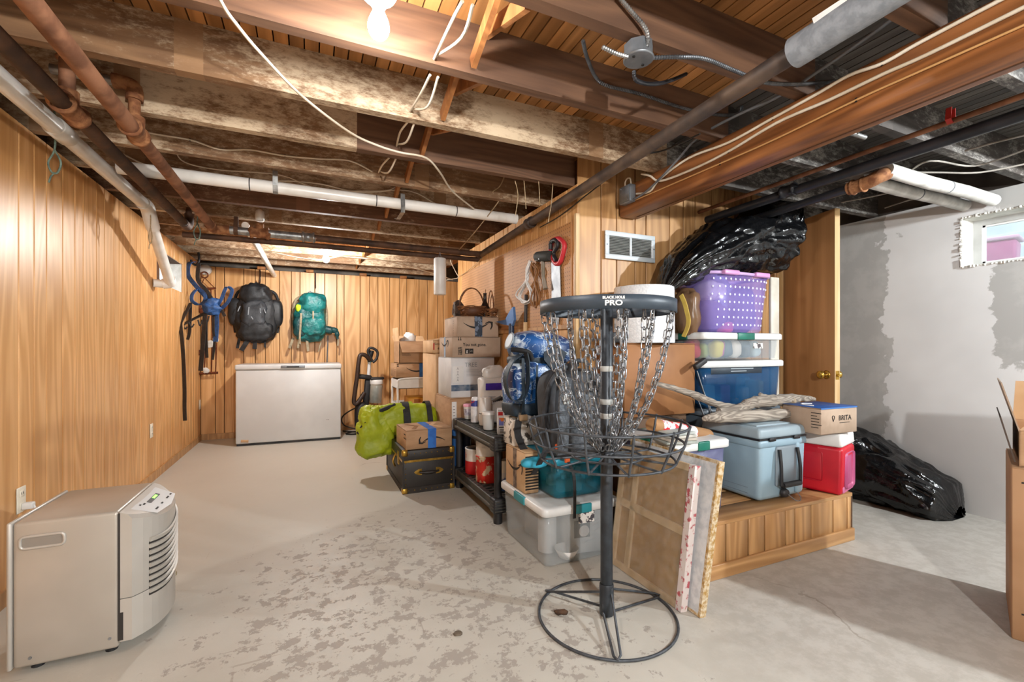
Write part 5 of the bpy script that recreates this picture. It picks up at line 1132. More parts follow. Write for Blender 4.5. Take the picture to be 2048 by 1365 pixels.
def bundle(label, pts, m, n, seed, r=.0055, spread=.02):
    t = thing('cord_bundle', label, 'cord', pts[0]); random.seed(seed)
    for k in range(n):
        o_ = [Vector(p)+Vector((random.uniform(-.03, .0), random.uniform(-1, 1)*spread*w_, random.uniform(-.01, .01))) for p, w_ in zip(pts, [.3, 1, .25, 1.4, 1, 1.2, .3, 1, .4])]
        MB().tube(smooth_path(o_, 5), r, 6).build('strand', m, t, world=True)
    return t
bundle('white extension cord looped on the pegboard', [(1.48, 2.937, 1.728), (1.48, 3.003, 1.684), (1.48, 2.986, 1.6), (1.48, 3.143, 1.513), (1.48, 3.02, 1.44), (1.48, 2.905, 1.48), (1.48, 2.986, 1.6), (1.48, 2.953, 1.676), (1.48, 2.937, 1.728)], WHITEP, 5, 3)
bundle('brown extension cord looped on the pegboard beside the white one', [(1.482, 2.909, 1.712), (1.482, 2.925, 1.653), (1.482, 2.862, 1.572), (1.482, 2.909, 1.451), (1.482, 2.877, 1.398), (1.482, 2.816, 1.442), (1.482, 2.846, 1.57), (1.482, 2.831, 1.639), (1.482, 2.893, 1.71)], mat('brown_cord', '8a5d33', rough=.5), 4, 6)
t = thing('steel_file', 'dark steel bar hanging below the white cord on the pegboard', 'tool', (1.49, 3.066, 1.259))
MB().tube([(1.488, 3.053, 1.504), (1.488, 3.062, 1.297)], .013, 8).build('bar', mat('dark_steel', '3d3b3a', rough=.45, metal=.6), t, world=True); MB().tube([(1.488, 3.062, 1.297), (1.488, 3.062, 1.183)], .017, 8).build('handle', PLY, t, world=True)
t = thing('tool_bracket', 'blue metal pointed tool standing left of the blue backpack', 'tool', (1.44, 3.243, 1.246))
MB().prism([(p[1], p[2]) for p in ((1.44, 3.524, 1.324), (1.44, 3.322, 1.329), (1.44, 3.223, 1.394), (1.44, 3.166, 1.421), (1.44, 3.148, 1.319), (1.44, 3.185, 1.275), (1.44, 3.342, 1.29))], .02, (1.43, 0, 0), (0, 1, 0), (0, 0, 1)).build('blade', mat('blue_steel', '587fb4', '49699a', 9, .4, .3), t, world=True)
MB().tube([(1.44, 3.214, 1.292), (1.41, 3.16, .545)], .022, 10).build('shaft', mat('navy_shaft', '22324c', rough=.4), t, world=True)
# vent
vg = thing('vent_grille', 'white metal air vent cover on the panelled wall beside the beam', 'vent', ((1.902, 2.36, 1.758)[0], 2.36, (1.902, 2.36, 1.758)[2]))
w, h = .40, .178
for (a, b) in (((-w/2, -h/2), (w/2, -h/2+.03)), ((-w/2, h/2-.03), (w/2, h/2)), ((-w/2, -h/2+.03), (-w/2+.03, h/2-.03)), ((w/2-.03, -h/2+.03), (w/2, h/2-.03)), ((-.008, -h/2+.03), (.008, h/2-.03))):
    MB().rbox(((a[0]+b[0])/2, -.008, (a[1]+b[1])/2), (b[0]-a[0], .012, b[1]-a[1]), .002, 1).build('frame_bar', mat('vent_white', 'cfd8de', rough=.35), vg)
MB().b2((-w/2+.02, -.001, -h/2+.02), (w/2-.02, .003, h/2-.02)).build('dark_duct', BLACK, vg)
for s in (-1, 1):
    for i in range(12):
        z = -h/2+.034+i*.0100; MB().box((s*.089, -.006, z), (.162, .012, .0025), rot=Matrix.Rotation(R(35), 3, 'X')).build('louvre', mat('vent_louvre', '8d8f8c', rough=.4), vg)
for s in (-1, 1): MB().cyl((s*(w/2-.012), -.014, 0), (s*(w/2-.012), -.016, 0), .005, n=10).build('screw', GREYBOX, vg)

# ------------------------------------------------------------ clear tote and the two packs on it
CLR = clear('clear_plastic', 'b9c2c6', .30, .18, 'c9d0d3', 5)
TEALP = clear('teal_clear_plastic', '1f7f96', .5, .2, '176a80', 6)
def tote(label, loc, size, m, lid, rz=0., taper=1.06, handle=None, rim=None, name='storage_tote', group=None):
    """open-topped clear tub (five walls with thickness) and a lipped lid"""
    w, d, h = size; t = thing(name, label, 'tote', loc, rz, group); k = 1/taper
    bw, bd = w*k/2, d*k/2; tw, td = w/2, d/2
    def ring(a, b, z, r=.03):
        out = []
        for (cx, cy, a0) in ((a-r, b-r, 0), (-a+r, b-r, 90), (-a+r, -b+r, 180), (a-r, -b+r, 270)):
            for g in range(0, 91, 22): out.append((cx+r*math.cos(R(a0+g)), cy+r*math.sin(R(a0+g)), z))
        return out
    hh = h-.03
    rings = [ring(bw-.012, bd-.012, .001), ring(bw, bd, .010), ring((bw*.4+tw*.6), (bd*.4+td*.6), hh*.6), ring(tw, td, hh), ring(tw-.004, td-.004, hh), ring(bw-.004, bd-.004, .012)]
    n = len(rings[0]); vs = [p for r_ in rings for p in r_]; fs = []
    for i in range(len(rings)-1):
        for j in range(n): j2 = (j+1) % n; fs.append((i*n+j, i*n+j2, i*n+n+j2, i*n+n+j))
    m_ = MB(); m_.add(vs, fs, 0, True); m_.add(rings[0], [tuple(range(n))[::-1]]); m_.build('tub', m, t)
    m_ = MB(); rr = [ring(tw+.012, td+.012, hh-.012), ring(tw+.016, td+.016, hh-.008), ring(tw+.016, td+.016, h-.008), ring(tw+.008, td+.008, h), ring(tw-.03, td-.03, h-.004)]
    vs = [p for r_ in rr for p in r_]; fs = []
    for i in range(4):
        for j in range(n): j2 = (j+1) % n; fs.append((i*n+j, i*n+j2, i*n+n+j2, i*n+n+j))
    m_.add(vs, fs, 0, True); m_.add(rr[-1], [tuple(range(n))]); m_.add(rr[0], [tuple(range(n))[::-1]]); m_.build('lid', lid, t)
    if handle:
        for s in (-1, 1): MB().rbox((0, s*(td+.014), h-.022), (w*.22, .016, .045), .005, 2).build('latch', handle, t)
        for s in (-1, 1): MB().rbox((s*(tw+.014), 0, h-.022), (.016, d*.25, .045), .005, 2).build('latch', handle, t)
    return t
GREENP = mat('green_latch', '17705f', '125a4d', 8, .4); LIDW = mat('lid_white', 'dfe1e0', 'd2d4d4', 5, .35)
tt = tote('large clear storage tote with a white lid standing on the floor behind the disc basket', (1.275, 2.225, 0), (.43, .53, .305), CLR, LIDW, handle=mat('teal_latch', '2b8a97', rough=.4))
MB().b2((-.02, -.2655, .20), (.075, -.2635, .265)).build('paper_label', mat('tote_label', 'e2e0dc', '4b4a52', 34, .5, lo=.5, hi=.55), tt)
t = carton('white carton printed with a coffee maker inside the clear tote', (1.36, 2.12, .012), (.22, .20, .24), R(-8), CARDW, name='carton')
MB().rbox((-.03, -.103, .13), (.09, .004, .09), .001, 1).build('printed_machine', mat('dark_print', '3b3f48'), t); MB().lathe([(.028, 0), (.03, .002)], 20, (-.02, -.105, .12), rot=Matrix.Rotation(R(90), 3, 'X')).build('printed_pot', mat('pale_print', 'd6cfcc'), t)
for (x, z) in ((.05, .17), (.05, .15), (.055, .12), (-.01, .06), (.03, .07)): MB().box((x, -.1045, z), (.04, .001, .004), rot=Matrix.Rotation(R(-20), 3, 'Y')).build('printed_dash', mat('pale_print2', 'c9c7cc'), t)
text(t, 'COOKER', .026, (.095, -.1006, .15), u=(0, 0, -1), w=(1, 0, 0), m=mat('grey_print', '70757c'), world=False)
t = thing('paper_roll', 'rolled white paper standing inside the clear tote', 'paper', (1.17, 2.14, .012)); MB().lathe([(.05, 0), (.05, .23), (.046, .23), (.046, .01)], 20, cap=False).build('roll', CARDW, t)
t = thing('bowl', 'pale bowl stored inside the clear tote', 'bowl', (1.22, 2.02, .012)); MB().lathe([(.03, 0), (.04, .004), (.065, .05), (.061, .05), (.035, .008), (.001, .006)], 20, cap=False).build('bowl_shell', WHITEP, t)
t = carton('folded grey cloth stored inside the clear tote', (1.28, 2.33, .012), (.22, .18, .20), R(5), mat('grey_cloth', '8e949b', '7b8188', 8, .9), name='folded_cloth', cat='cloth')
# small box on the lid's left edge, facing the aisle
t = carton('small brown box with a curved arrow standing on the left edge of the clear tote', (1.108, 2.33, .306), (.085, .26, .225), 0, CARDL)
smile(t, .21, (-.0432, .0, .115), u=(0, -1, 0), w=(0, 0, 1), world=False); MB().ribbon([(-.0433, 0, .002), (-.0433, 0, .2255)], .045, .001, (0, 1, 0)).build('tape', mat('dark_tape', '4a3a30', '8a7768', 30, .4), t)
m_ = MB()
for i in range(12): m_.b2((-.04, -.1315, .02+.016*i), (.04, -.1303, .028+.016*i))
m_.build('corrugation', INK, t, kind='stuff')
tt = tote('teal see-through tote on top of the clear tote, under the grey backpack', (1.32, 2.20, .306), (.32, .32, .225), TEALP, clear('teal_lid', '2a93b0', .9, .3), taper=1.08)
for i, (x, z, a, l) in enumerate(((-.08, .12, 30, .06), (-.02, .10, -20, .08), (.06, .13, 50, .05), (.09, .08, 0, .07), (-.11, .07, 70, .05))):
    pass
for i, (x, y, z, s) in enumerate(((-.07, -.08, .055, .05), (.03, -.07, .06, .055), (.10, .02, .05, .05), (-.06, .05, .05, .05))):
    o = thing('toy_block', ('pale toy part at the left front', 'pale toy part in the middle', 'pale toy part at the right', 'pale toy part at the back')[i]+' inside the teal tote', 'toy', (1.325+x*.9, 2.20+y, .320)); MB().rbox((0, 0, s*.7), (s*1.6, s, s*1.4), .012, 2, rz=i).build('piece', mat('pale_teal', '9fc9d4', rough=.4), o); MB().cyl((0, 0, s*1.3), (0, 0, s*1.9), s*.3, n=12).build('knob', mat('pale_teal2', 'c2dfe6', rough=.4), o)
t = thing('rolled_towel', 'bright aqua rolled cloth on the rim of the teal tote', 'cloth', (1.055, 2.06, 0.514)); MB().blob((0, 0, .0), (.075, .03, .028), .8, 18, 12, .008, 18).build('roll', mat('aqua_cloth', '33a5c4', '2a90ad', 9, .6), t)
NEWS = mat('newsprint', 'd9d4cc', '57524d', 26, .8, lo=.54, hi=.6)
carton('plain brown carton at the back of the clear tote lid behind the teal tote', (1.31, 2.435, .306), (.28, .14, .225), 0, CARD)
carton('carton covered in black and white print under the blue backpack', (1.255, 2.43, .533), (.37, .15, .16), 0, NEWS, name='printed_carton')
# blue roll-top pack
def bluemat():
    t = NT('marine_print'); v = t.coord((1, 1, 1.6), False)
    n = t.noise(v, 9, 5, .65, 1.2); n2 = t.noise(v, 4, 2)
    c = t.mix(t.ss(n2, .4, .6), '2460a8', '143f78')
    c = t.mix(t.ss(t.math('ABSOLUTE', t.math('SUBTRACT', n, .5)), .028, .0), c, 'c4dcf0')
    c = t.mix(t.ss(t.noise(v, 6, 4, .6, .6), .56, .62), c, 'd4e3f0')
    return t.fin(c, .3, 0, Coat_Weight=.4)
MARINE = bluemat(); NAVYF = mat('navy_fabric', '1c3142', '14242f', 9, .55, bump=.2)
bk = thing('rolltop_backpack', 'blue marine-print roll-top backpack standing behind the disc basket', 'backpack', (1.25, 2.42, .703))
MB().blob((0, 0, .16), (.20, .115, .175), .5, 40, 24, .012, 7, seed=1).build('body', MARINE, bk)
MB().blob((0, 0, .045), (.203, .118, .055), .5, 36, 12, .006, 7, seed=1).build('base', NAVYF, bk)
MB().blob((.025, -.01, .405), (.215, .105, .095), .75, 40, 20, .012, 7, seed=4, fn=lambda p: (p.x, p.y, p.z-.10*(p.x+.05)*abs(p.x+.05)/.2)).build('rolled_top', MARINE, bk)
MB().blob((.01, .0, .325), (.19, .10, .04), .6, 30, 10, .01, 9).build('neck', NAVYF, bk)
MB().ribbon([(.0, -.105, .42), (.03, -.118, .37), (.09, -.12, .32), (.10, -.118, .30)], [.01, .12, .14, .02], .004, (1, 0, .2)).build('front_flap', NAVYF, bk)
MB().lathe([(.05, 0), (.052, .004), (.04, .006)], 16, (-.195, -.04, .44), rot=Matrix.Rotation(R(-70), 3, 'Y')).build('side_patch', mat('pale_patch', 'aebfce', rough=.5), bk)
MB().ribbon(smooth_path([(-.16, -.11, .36), (-.21, -.10, .32), (-.245, -.09, .22), (-.22, -.10, .12), (-.17, -.12, .10), (-.13, -.13, .17), (-.12, -.125, .30), (-.13, -.12, .37)], 5), .05, .006, (0, 1, .1)).build('side_strap', NAVYF, bk)
MB().tube(smooth_path([(-.20, -.08, .39), (-.16, -.12, .385), (-.11, -.125, .37), (-.09, -.12, .33)], 5), .014, 8).build('roll_strap', STRAPB, bk)
MB().ribbon(smooth_path([(-.15, -.125, .34), (-.152, -.135, .2), (-.155, -.135, .05), (-.16, -.12, .0)], 5), .018, .004, (1, 0, 0)).build('webbing', NAVYF, bk)
MB().ribbon(smooth_path([(-.06, -.125, .30), (-.065, -.13, .2), (-.07, -.13, .03)], 5), .012, .004, (1, 0, 0)).build('webbing', NAVYF, bk)
hexa = [(.035*math.cos(R(60*i)), .035*math.sin(R(60*i))) for i in range(6)]
bd = MB(); bd.prism(hexa, -.004, (.0, -.1195, .20)); o = bd.build('badge', mat('badge_pale', 'b9c6d8', rough=.5), bk); MB().prism([(-.012, -.014), (.012, -.014), (.0, .016)], -.0015, (0, -.1237, .20)).build('badge_mark', NAVYF, o)
MB().ribbon(smooth_path([(-.17, -.10, .01), (-.10, -.14, -.01), (.0, -.13, -.005)], 5), .045, .006, (0, .2, 1)).build('hip_belt', mat('belt_grey', '6f6a63', rough=.7), bk)
MB().rbox((-.15, -.13, .005), (.05, .015, .035), .005, 2).build('buckle', mat('tan_buckle', 'a08565', rough=.5), bk)
MB().ribbon(smooth_path([(-.17, -.11, -.01), (-.18, -.125, -.10), (-.12, -.15, -.22), (-.03, -.20, -.30)], 5), .04, .005, (1, 0, 0)).build('hanging_strap', STRAPB, bk)
# grey laptop pack leaning in front
TWEED = mat('grey_tweed', '4a5057', '676e76', 90, .85, bump=.3, bsc=160); CHAR = mat('charcoal', '2c3036', '3a3f46', 14, .7, bump=.2)
gp = thing('laptop_backpack', 'dark grey backpack with orange buckles sitting on the teal tote', 'backpack', (1.30, 2.09, .545))
tl_ = lambda p: (p.x, p.y+.12*p.z, p.z)
MB().blob((0, 0, .21), (.185, .10, .235), .48, 40, 26, .006, 8, seed=2, fn=tl_).build('body', CHAR, gp)
MB().blob((.03, -.085, .16), (.125, .045, .165), .5, 30, 20, .004, 9, fn=tl_).build('front_pocket', TWEED, gp)
for s in (-1, 1):
    MB().ribbon(smooth_path([(s*.09, -.085, .40), (s*.125, -.13, .36), (s*.145, -.15, .25), (s*.145, -.145, .12), (s*.14, -.12, .02)], 5), .058, .016, (1, 0, 0)).build('shoulder_strap', TWEED, gp)
MB().tube(smooth_path([(-.19, -.03, .05), (-.20, -.05, .22), (-.175, -.06, .36), (-.10, -.06, .45), (.0, -.05, .47)], 6), .014, 8).build('piping', CHAR, gp)
MB().tube(smooth_path([(-.06, -.06, .44), (-.05, -.08, .485), (.03, -.08, .485), (.05, -.06, .44)], 5), .011, 8).build('haul_loop', CHAR, gp)
MB().rbox((-.138, -.163, .30), (.032, .006, .045), .002, 1).build('grey_patch', mat('patch_grey', 'b9c0c0', rough=.5), gp)
for (x, z) in ((-.165, .06), (-.11, -.01)): MB().rbox((x, -.125, z), (.03, .012, .032), .005, 2).build('orange_buckle', mat('orange_plastic', 'd8602a', rough=.4), gp)
MB().ribbon(smooth_path([(-.105, -.128, -.02), (-.102, -.175, -.08), (-.10, -.18, -.20), (-.102, -.18, -.29)], 5), .016, .004, (1, 0, 0)).build('loose_strap', STRAPB, gp)
MB().ribbon(smooth_path([(-.19, -.06, .22), (-.215, -.09, .05), (-.235, -.07, -.02), (-.24, .0, -.10)], 5), .03, .005, (1, 0, 0)).build('side_strap', STRAPB, gp)

# ------------------------------------------------------------ disc golf basket
BX, BY = 1.113, 1.528
WIRE = mat('powder_wire', '3c4046', '50555b', 30, .5, .4)
POLE = mat('powder_black', '2b3036', '3a4047', 14, .42, .3, bump=.05)
dg = thing('disc_golf_basket', 'portable disc golf target with hanging chains and a wire catching basket', 'disc golf basket', (BX, BY, 0))
MB().lathe([(.024, .01), (.025, .012), (.025, 1.292), (.02, 1.296), (.001, 1.296)], 20, cap=False).build('pole', POLE, dg)
TAPEW = mat('grey_tape', 'b5b7b4', 'a2a5a3', 12, .5)
for z in (1.005, .870, .812): MB().lathe([(.0252, z), (.0262, z+.001), (.0262, z+.021), (.0252, z+.022)], 20, cap=False).build('tape_ring', TAPEW, dg)
BANDM = mat('band_blue_grey', '2f3a45', '3b4651', 7, .45, .1)
MB().lathe([(.268, 1.240), (.273, 1.240), (.273, 1.290), (.268, 1.292), (.266, 1.29), (.266, 1.242)], 64, cap=False).build('top_band', BANDM, dg)
m_ = MB()
for i in range(6): a = math.pi*i/6; m_.tube([(-.268*math.cos(a), -.268*math.sin(a), 1.283), (.268*math.cos(a), .268*math.sin(a), 1.283)], .006, 6)
m_.build('top_spokes', POLE, dg)
# lettering on the band faces the camera
ang0 = math.atan2(-BY, -BX)+.09
def onband(r): return lambda zc: (lambda x, y: (r*math.cos(ang0+x/r), r*math.sin(ang0+x/r), zc+y))
text(dg, 'BLACK HOLE', .0125, (0, 0, 0), m=WHITE_INK, fn=onband(.2738)(1.279), bold=.0006, world=False, sx=1.05)
text(dg, 'PRO', .026, (0, 0, 0), m=WHITE_INK, fn=onband(.2738)(1.2595), bold=.0008, world=False, sx=1.25)
# catching basket
NR = 12
def bring(r, z, nm, rw=.0048): return MB().tube(circ(r, 64, (0, 0, z)), rw, 8, closed=True).build(nm, WIRE, dg)
bring(.318, .796, 'basket_ring'); bring(.301, .724, 'basket_ring'); bring(.268, .652, 'basket_ring'); bring(.142, .660, 'basket_ring')
for i in range(NR):
    a = 2*math.pi*(i+.35)/NR; c, s = math.cos(a), math.sin(a)
    MB().tube([(.322*c, .322*s, .803), (.318*c, .318*s, .79), (.301*c, .301*s, .724), (.268*c, .268*s, .648)], .0048, 7).build('basket_rib', WIRE, dg)
    MB().tube([(.268*c, .268*s, .648), (.142*c, .142*s, .655), (.024*c, .024*s, .668)], .0046, 7).build('basket_spoke', WIRE, dg)
MB().lathe([(.026, .655), (.034, .656), (.034, .676), (.026, .677)], 20).build('hub', POLE, dg)
# base: ring and three bent-rod legs
MB().tube(circ(.277, 72, (0, 0, .0065)), .0055, 8, closed=True).build('base_ring', WIRE, dg)
for a in (math.atan2(-1.42, -1.0)+.12, math.atan2(-1.42, -1.0)+.12+2.094, math.atan2(-1.42, -1.0)+.12+4.189):
    c, s = math.cos(a), math.sin(a); px, py = -s, c
    P = [(.020*c+.017*px, .020*s+.017*py, .125), (.020*c+.017*px, .020*s+.017*py, .10), (.27*c+.012*px, .27*s+.012*py, .022), (.287*c, .287*s, .016), (.27*c-.012*px, .27*s-.012*py, .016), (.020*c-.017*px, .020*s-.017*py, .022), (.020*c-.017*px, .020*s-.017*py, .06)]
    MB().tube(P, .0050, 7).build('leg', WIRE, dg)
MB().lathe([(.028, .008), (.029, .01), (.029, .13), (.027, .135)], 18, cap=False).build('base_sleeve', POLE, dg)
MB().blob((-.175, .075, .018), (.03, .012, .010), .8, 14, 10, .008, 60, rz=2.6).build('wire_wrap', mat('rusty_wrap', '4d3522', '2e2119', 60, .8), dg)
# chains: every link is a piece of its own
lk = MB(); LL, LW_, rw = .0205, .0100, .0026
path = [((LW_-.0)*math.cos(a), 0, (LL-LW_)*(1 if math.sin(a) >= 0 else -1)+LW_*math.sin(a)) for a in [2*math.pi*i/14+.01 for i in range(14)]]
lk.tube(path, rw, 6, closed=True); LINK = lk.mesh('chain_link', CHAIN)
hk_ = MB().tube(smooth_path([(0, 0, .012), (.006, 0, .008), (.005, 0, .0), (-.005, 0, -.006), (-.006, 0, -.014), (0, 0, -.018)], 3), .0022, 6).mesh('hook', CHAIN)
def chain(p0, pc, p1, n, k0):
    """links along a quadratic curve from the band to the hub"""
    P0, PC, P1 = Vector(p0), Vector(pc), Vector(p1)
    B = lambda t: P0*(1-t)**2+PC*2*t*(1-t)+P1*t*t
    S = [B(i/200) for i in range(201)]; cum = [0]
    for a, b in zip(S, S[1:]): cum.append(cum[-1]+(b-a).length)
    L = cum[-1]; ch = link('chain', hk_, dg); ch.location = P0+Vector((0, 0, .006))
    inv = ch.location
    for k in range(n):
        s = L*(k+.5)/n; i = max(j for j in range(201) if cum[j] <= s); i = min(i, 199)
        c = S[i]; d = (S[i+1]-S[i]).normalized(); q = d.to_track_quat('Z', 'Y')
        rot = q.to_matrix() @ Matrix.Rotation(R(90)*(k % 2)+k0+.25*math.sin(k*1.7+k0), 3, 'Z')
        o = link('link', LINK, ch); o.location = c-inv; o.rotation_euler = rot.to_euler(); sc = L/n/(.0328); o.scale = (1.15, 1.15, max(.9, sc*1.02))
random.seed(3)
for i in range(12):
    a = 2*math.pi*(i+.15)/12+random.uniform(-.05, .05); c, s = math.cos(a), math.sin(a)
    chain((.258*c, .258*s, 1.236), (.205*c, .205*s, .86), (.040*c, .040*s, .690), 18, i)
for i in range(6):
    a = 2*math.pi*(i+.3)/6+random.uniform(-.08, .08); c, s = math.cos(a), math.sin(a)
    chain((.150*c, .150*s, 1.262), (.15*c, .15*s, .88), (.038*c, .038*s, .690), 14, i*2)

# ------------------------------------------------------------ leaning frames
def leaning(t, y0, y1, xb, xt, zt):
    """local frame for a panel leaning towards +X: returns fn(s along Y, h up the panel, out) -> world"""
    up = Vector((xt-xb, 0, zt)).normalized(); L = math.hypot(xt-xb, zt); nrm = Vector((-up.z, 0, up.x))
    return lambda s, h, o: Vector((xb, y0, 0))+Vector((0, 1, 0))*s+up*h+nrm*o, L
def slab(mb, F, s0, s1, h0, h1, o0, o1, mi=0):
    p = [F(s, h, o) for o in (o0, o1) for (s, h) in ((s0, h0), (s1, h0), (s1, h1), (s0, h1))]
    return mb.add(p, [(0, 1, 2, 3), (7, 6, 5, 4), (0, 4, 5, 1), (1, 5, 6, 2), (2, 6, 7, 3), (3, 7, 4, 0)], mi)
GOLD = mat('gold_stipple', 'b08a4a', 'd9cdb4', 60, .5, .3); WHC = mat('white_canvas', 'd5d8da', 'c0c5c9', 30, .7, bump=.4, bsc=90)
fa = thing('picture_frame', 'larger white-faced canvas with a gold stippled edge leaning on the step', 'picture', (1.50, 1.62, 0))
F, L = leaning(fa, 1.355, 1.92, 1.462, 1.572, .625); Wd = .565
m_ = MB(); slab(m_, F, .003, Wd-.003, .003, L-.003, -.013, .0155); m_.build('canvas', WHC, fa, world=True)
for (a, b, c, d) in ((0, .012, 0, L), (Wd-.012, Wd, 0, L), (.012, Wd-.012, 0, .012), (.012, Wd-.012, L-.012, L)):
    m_ = MB(); slab(m_, F, a, b, c, d, -.016, .016); m_.build('gold_edge', GOLD, fa, world=True)
fb = thing('picture_frame', 'wooden-barred canvas back with a red-spattered edge leaning nearest the disc basket', 'picture', (1.45, 1.66, 0))
F, L = leaning(fb, 1.415, 1.90, 1.425, 1.505, .60); Wd = .485
SPLAT = mat('red_splatter', 'd6cdcb', 'b0545c', 40, .6, lo=.52, hi=.64); STRET = mat('stretcher_wood', 'c9b193', 'b39a7a', 10, .6)
m_ = MB(); slab(m_, F, .02, Wd-.02, .02, L-.02, .0, .008); m_.build('backing', mat('brown_backing', '9c7346', '8a6238', 9, .55, bump=.2), fb, world=True)
m_ = MB(); slab(m_, F, 0, .032, 0, L, -.012, .022); m_.build('spattered_edge', SPLAT, fb, world=True)
for (a, b, c, d) in ((Wd-.03, Wd, 0, L), (.032, Wd-.03, 0, .03), (.032, Wd-.03, L-.03, L), (.032, Wd-.03, L*.50, L*.50+.035), (Wd*.72, Wd*.72+.03, .03, L-.03)):
    m_ = MB(); slab(m_, F, a, b, c, d, .006, .020); m_.build('wooden_bar', STRET, fb, world=True)
m_ = MB(); slab(m_, F, .034, Wd, .002, L-.002, .022, .0235)
m_.build('bubble_wrap', clear('bubble_wrap', 'c9b896', .22, .2, 'd8ccb4', 30, .8), fb, world=True)
# ------------------------------------------------------------ things on the landing step (top z .27)
ZT = .27
ta = tote('clear tote with dark green latches at the left end of the landing step', (1.77, 1.84, ZT), (.35, .38, .37), clear('clear_bluish', '8d93b8', .55, .2, '6d6f98', 5), LIDW, handle=GREENP)
for i, (x, y, c, lb) in enumerate(((1.70, 1.75, '6b3a7a', 'purple bundle inside the green-latched tote'), (1.84, 1.76, '3f466e', 'dark blue bundle inside the green-latched tote'), (1.77, 1.93, '8a6f92', 'mauve bundle inside the green-latched tote'))):
    t = thing('folded_cloth', lb, 'cloth', (x, y, ZT+.014)); MB().blob((0, 0, .12), (.065, .07, .12), .6, 18, 14, .02, 14, seed=i).build('cloth', mat('bundle%d' % i, c, rough=.9), t)
KRAFT = mat('kraft_tube', 'a87c50', '98704a', 9, .7)
t = thing('mailing_tube', 'brown cardboard tube with red and white print lying on the green-latched tote', 'tube', (1.687, 1.74, 0.667))
a, b = Vector((1.532, 1.74, 0.723)), Vector((1.981, 1.8, 0.623)); d = (b-a)
MB().tube([a, a+d*.02, b-d*.02, b], [.034, .036, .036, .034], 20).build('tube', KRAFT, t, world=True)
MB().tube([a+d*.12, a+d*.70], .0366, 20).build('printed_label', mat('red_white_label', 'cf2b33', 'e6dfe0', 20, .4, lo=.47, hi=.5), t, world=True)
t = thing('magazine_stack', 'small pile of grey printed boards beside the cardboard tube', 'boards', (1.63, 1.68, .642))
for i in range(4): MB().rbox((0, 0, .007+.014*i), (.17-.01*i, .13, .012), .002, 1, rz=.1*i-.2).build('board', mat('grey_board%d' % i, ('b7b9b4', 'a39c92', 'c4c2ba', '9aa19f')[i], ('8f958f', 'b8b0a4', '97958d', 'b5bab6')[i], 14, .7), t)
# grey cooler
CG = mat('cooler_grey', '8fa9b8', '86a0b0', 4, .42); CGL = mat('cooler_lid', '95a5ae', '8b9ca6', 4, .45)
cl = thing('cooler', 'large grey-blue hard cooler with a black rope handle on the landing step', 'cooler', (2.362, 1.83, ZT))
w, d = .392, .40
m_ = MB(); m_.rbox((0, 0, .165), (w*.94, d*.95, .31), .028, 3, taper=1.04); m_.build('body', CG, cl)
MB().rbox((0, 0, .315), (w, d, .045), .014, 2).build('rim', CG, cl)
MB().rbox((0, 0, .372), (w*1.0, d*1.0, .058), .018, 3, taper=.95).build('lid', CGL, cl)
MB().b2((-w/2+.004, -d/2+.004, .336), (w/2-.004, d/2-.004, .345)).build('gasket', BLACK, cl)
MB().rbox((0, .01, .403), (w*.72, d*.75, .012), .005, 2).build('lid_panel', CGL, cl)
yf = -d*.475
MB().rbox((.012, yf-.008, .19), (.165, .02, .215), .010, 2).build('handle_recess', mat('recess_grey', '7a868e', '737f87', 5, .5), cl)
MB().tube(smooth_path([(-.062, yf-.026, .285), (-.066, yf-.038, .20), (-.066, yf-.040, .11), (-.055, yf-.040, .095), (.075, yf-.040, .095), (.088, yf-.040, .11), (.088, yf-.038, .20), (.084, yf-.026, .285)], 4), .009, 8).build('rope_handle', BLACK, cl)
MB().tube([(-.058, yf-.042, .097), (.08, yf-.042, .097)], .015, 12).build('handle_grip', BLACK, cl)
MB().rbox((.108, yf-.006, .17), (.03, .02, .28), .008, 2).build('side_rib', CG, cl)
MB().lathe([(.001, .022), (.020, .020), (.024, .010), (.027, .0)], 16, (-.01, yf-.012, .045), rot=Matrix.Rotation(R(90), 3, 'X'), cap=False).build('drain_plug', BLACK, cl)
MB().tube(smooth_path([(-.005, yf-.035, .04), (.03, yf-.05, .01), (.065, yf-.05, -.0), (.085, yf-.045, .015), (.075, yf-.03, .04)], 4), .0022, 6).build('plug_cord', CABG, cl)
for x in (-.10, .10): MB().rbox((x, -d/2-.003, .34), (.05, .01, .02), .003, 1).build('latch', BLACK, cl)
for z in (.04, .07): MB().b2((-w*.474, -.12, z), (-w*.470, .05, z+.002)).build('moulded_line', mat('moulded', '6f7d86', rough=.5), cl)
# red cooler
RC = mat('red_cooler', 'c5162b', 'b31126', 5, .38)
u_ = math.atan2(.065, .233)
rc = thing('cooler', 'small red cooler with a white lid at the right end of the landing step', 'cooler', (2.785, 1.715, ZT), u_)
MB().rbox((0, 0, .135), (.235, .30, .27), .022, 3, taper=1.05).build('body', RC, rc)
MB().rbox((0, 0, .30), (.25, .315, .06), .018, 3, taper=.96, fn=lambda p: (p.x, p.y, p.z-(.018*math.cos(p.x*26) if p.z > 0 else 0))).build('lid', WHITEP, rc)
MB().rbox((0, -.152, .135), (.15, .008, .20), .02, 2).build('front_panel', mat('pinkish_red', 'b95a83', 'a94c74', 5, .4), rc)
MB().rbox((-.119, .02, .15), (.008, .16, .17), .012, 2).build('side_panel', RC, rc)
MB().rbox((0, -.15, .03), (.20, .006, .035), .006, 2).build('lower_band', mat('pinkish_red2', 'c4688f', rough=.4), rc)
br = carton('brown filter-jug box with a blue top on the red cooler', (2.70, 1.655, .625), (.30, .23, .145), R(-3), CARDG, closed=True)
MB().rbox((0, 0, .1462), (.302, .232, .003), .001, 1).build('blue_top', mat('blue_print', '1f4f95', '1a4684', 8, .5), br)
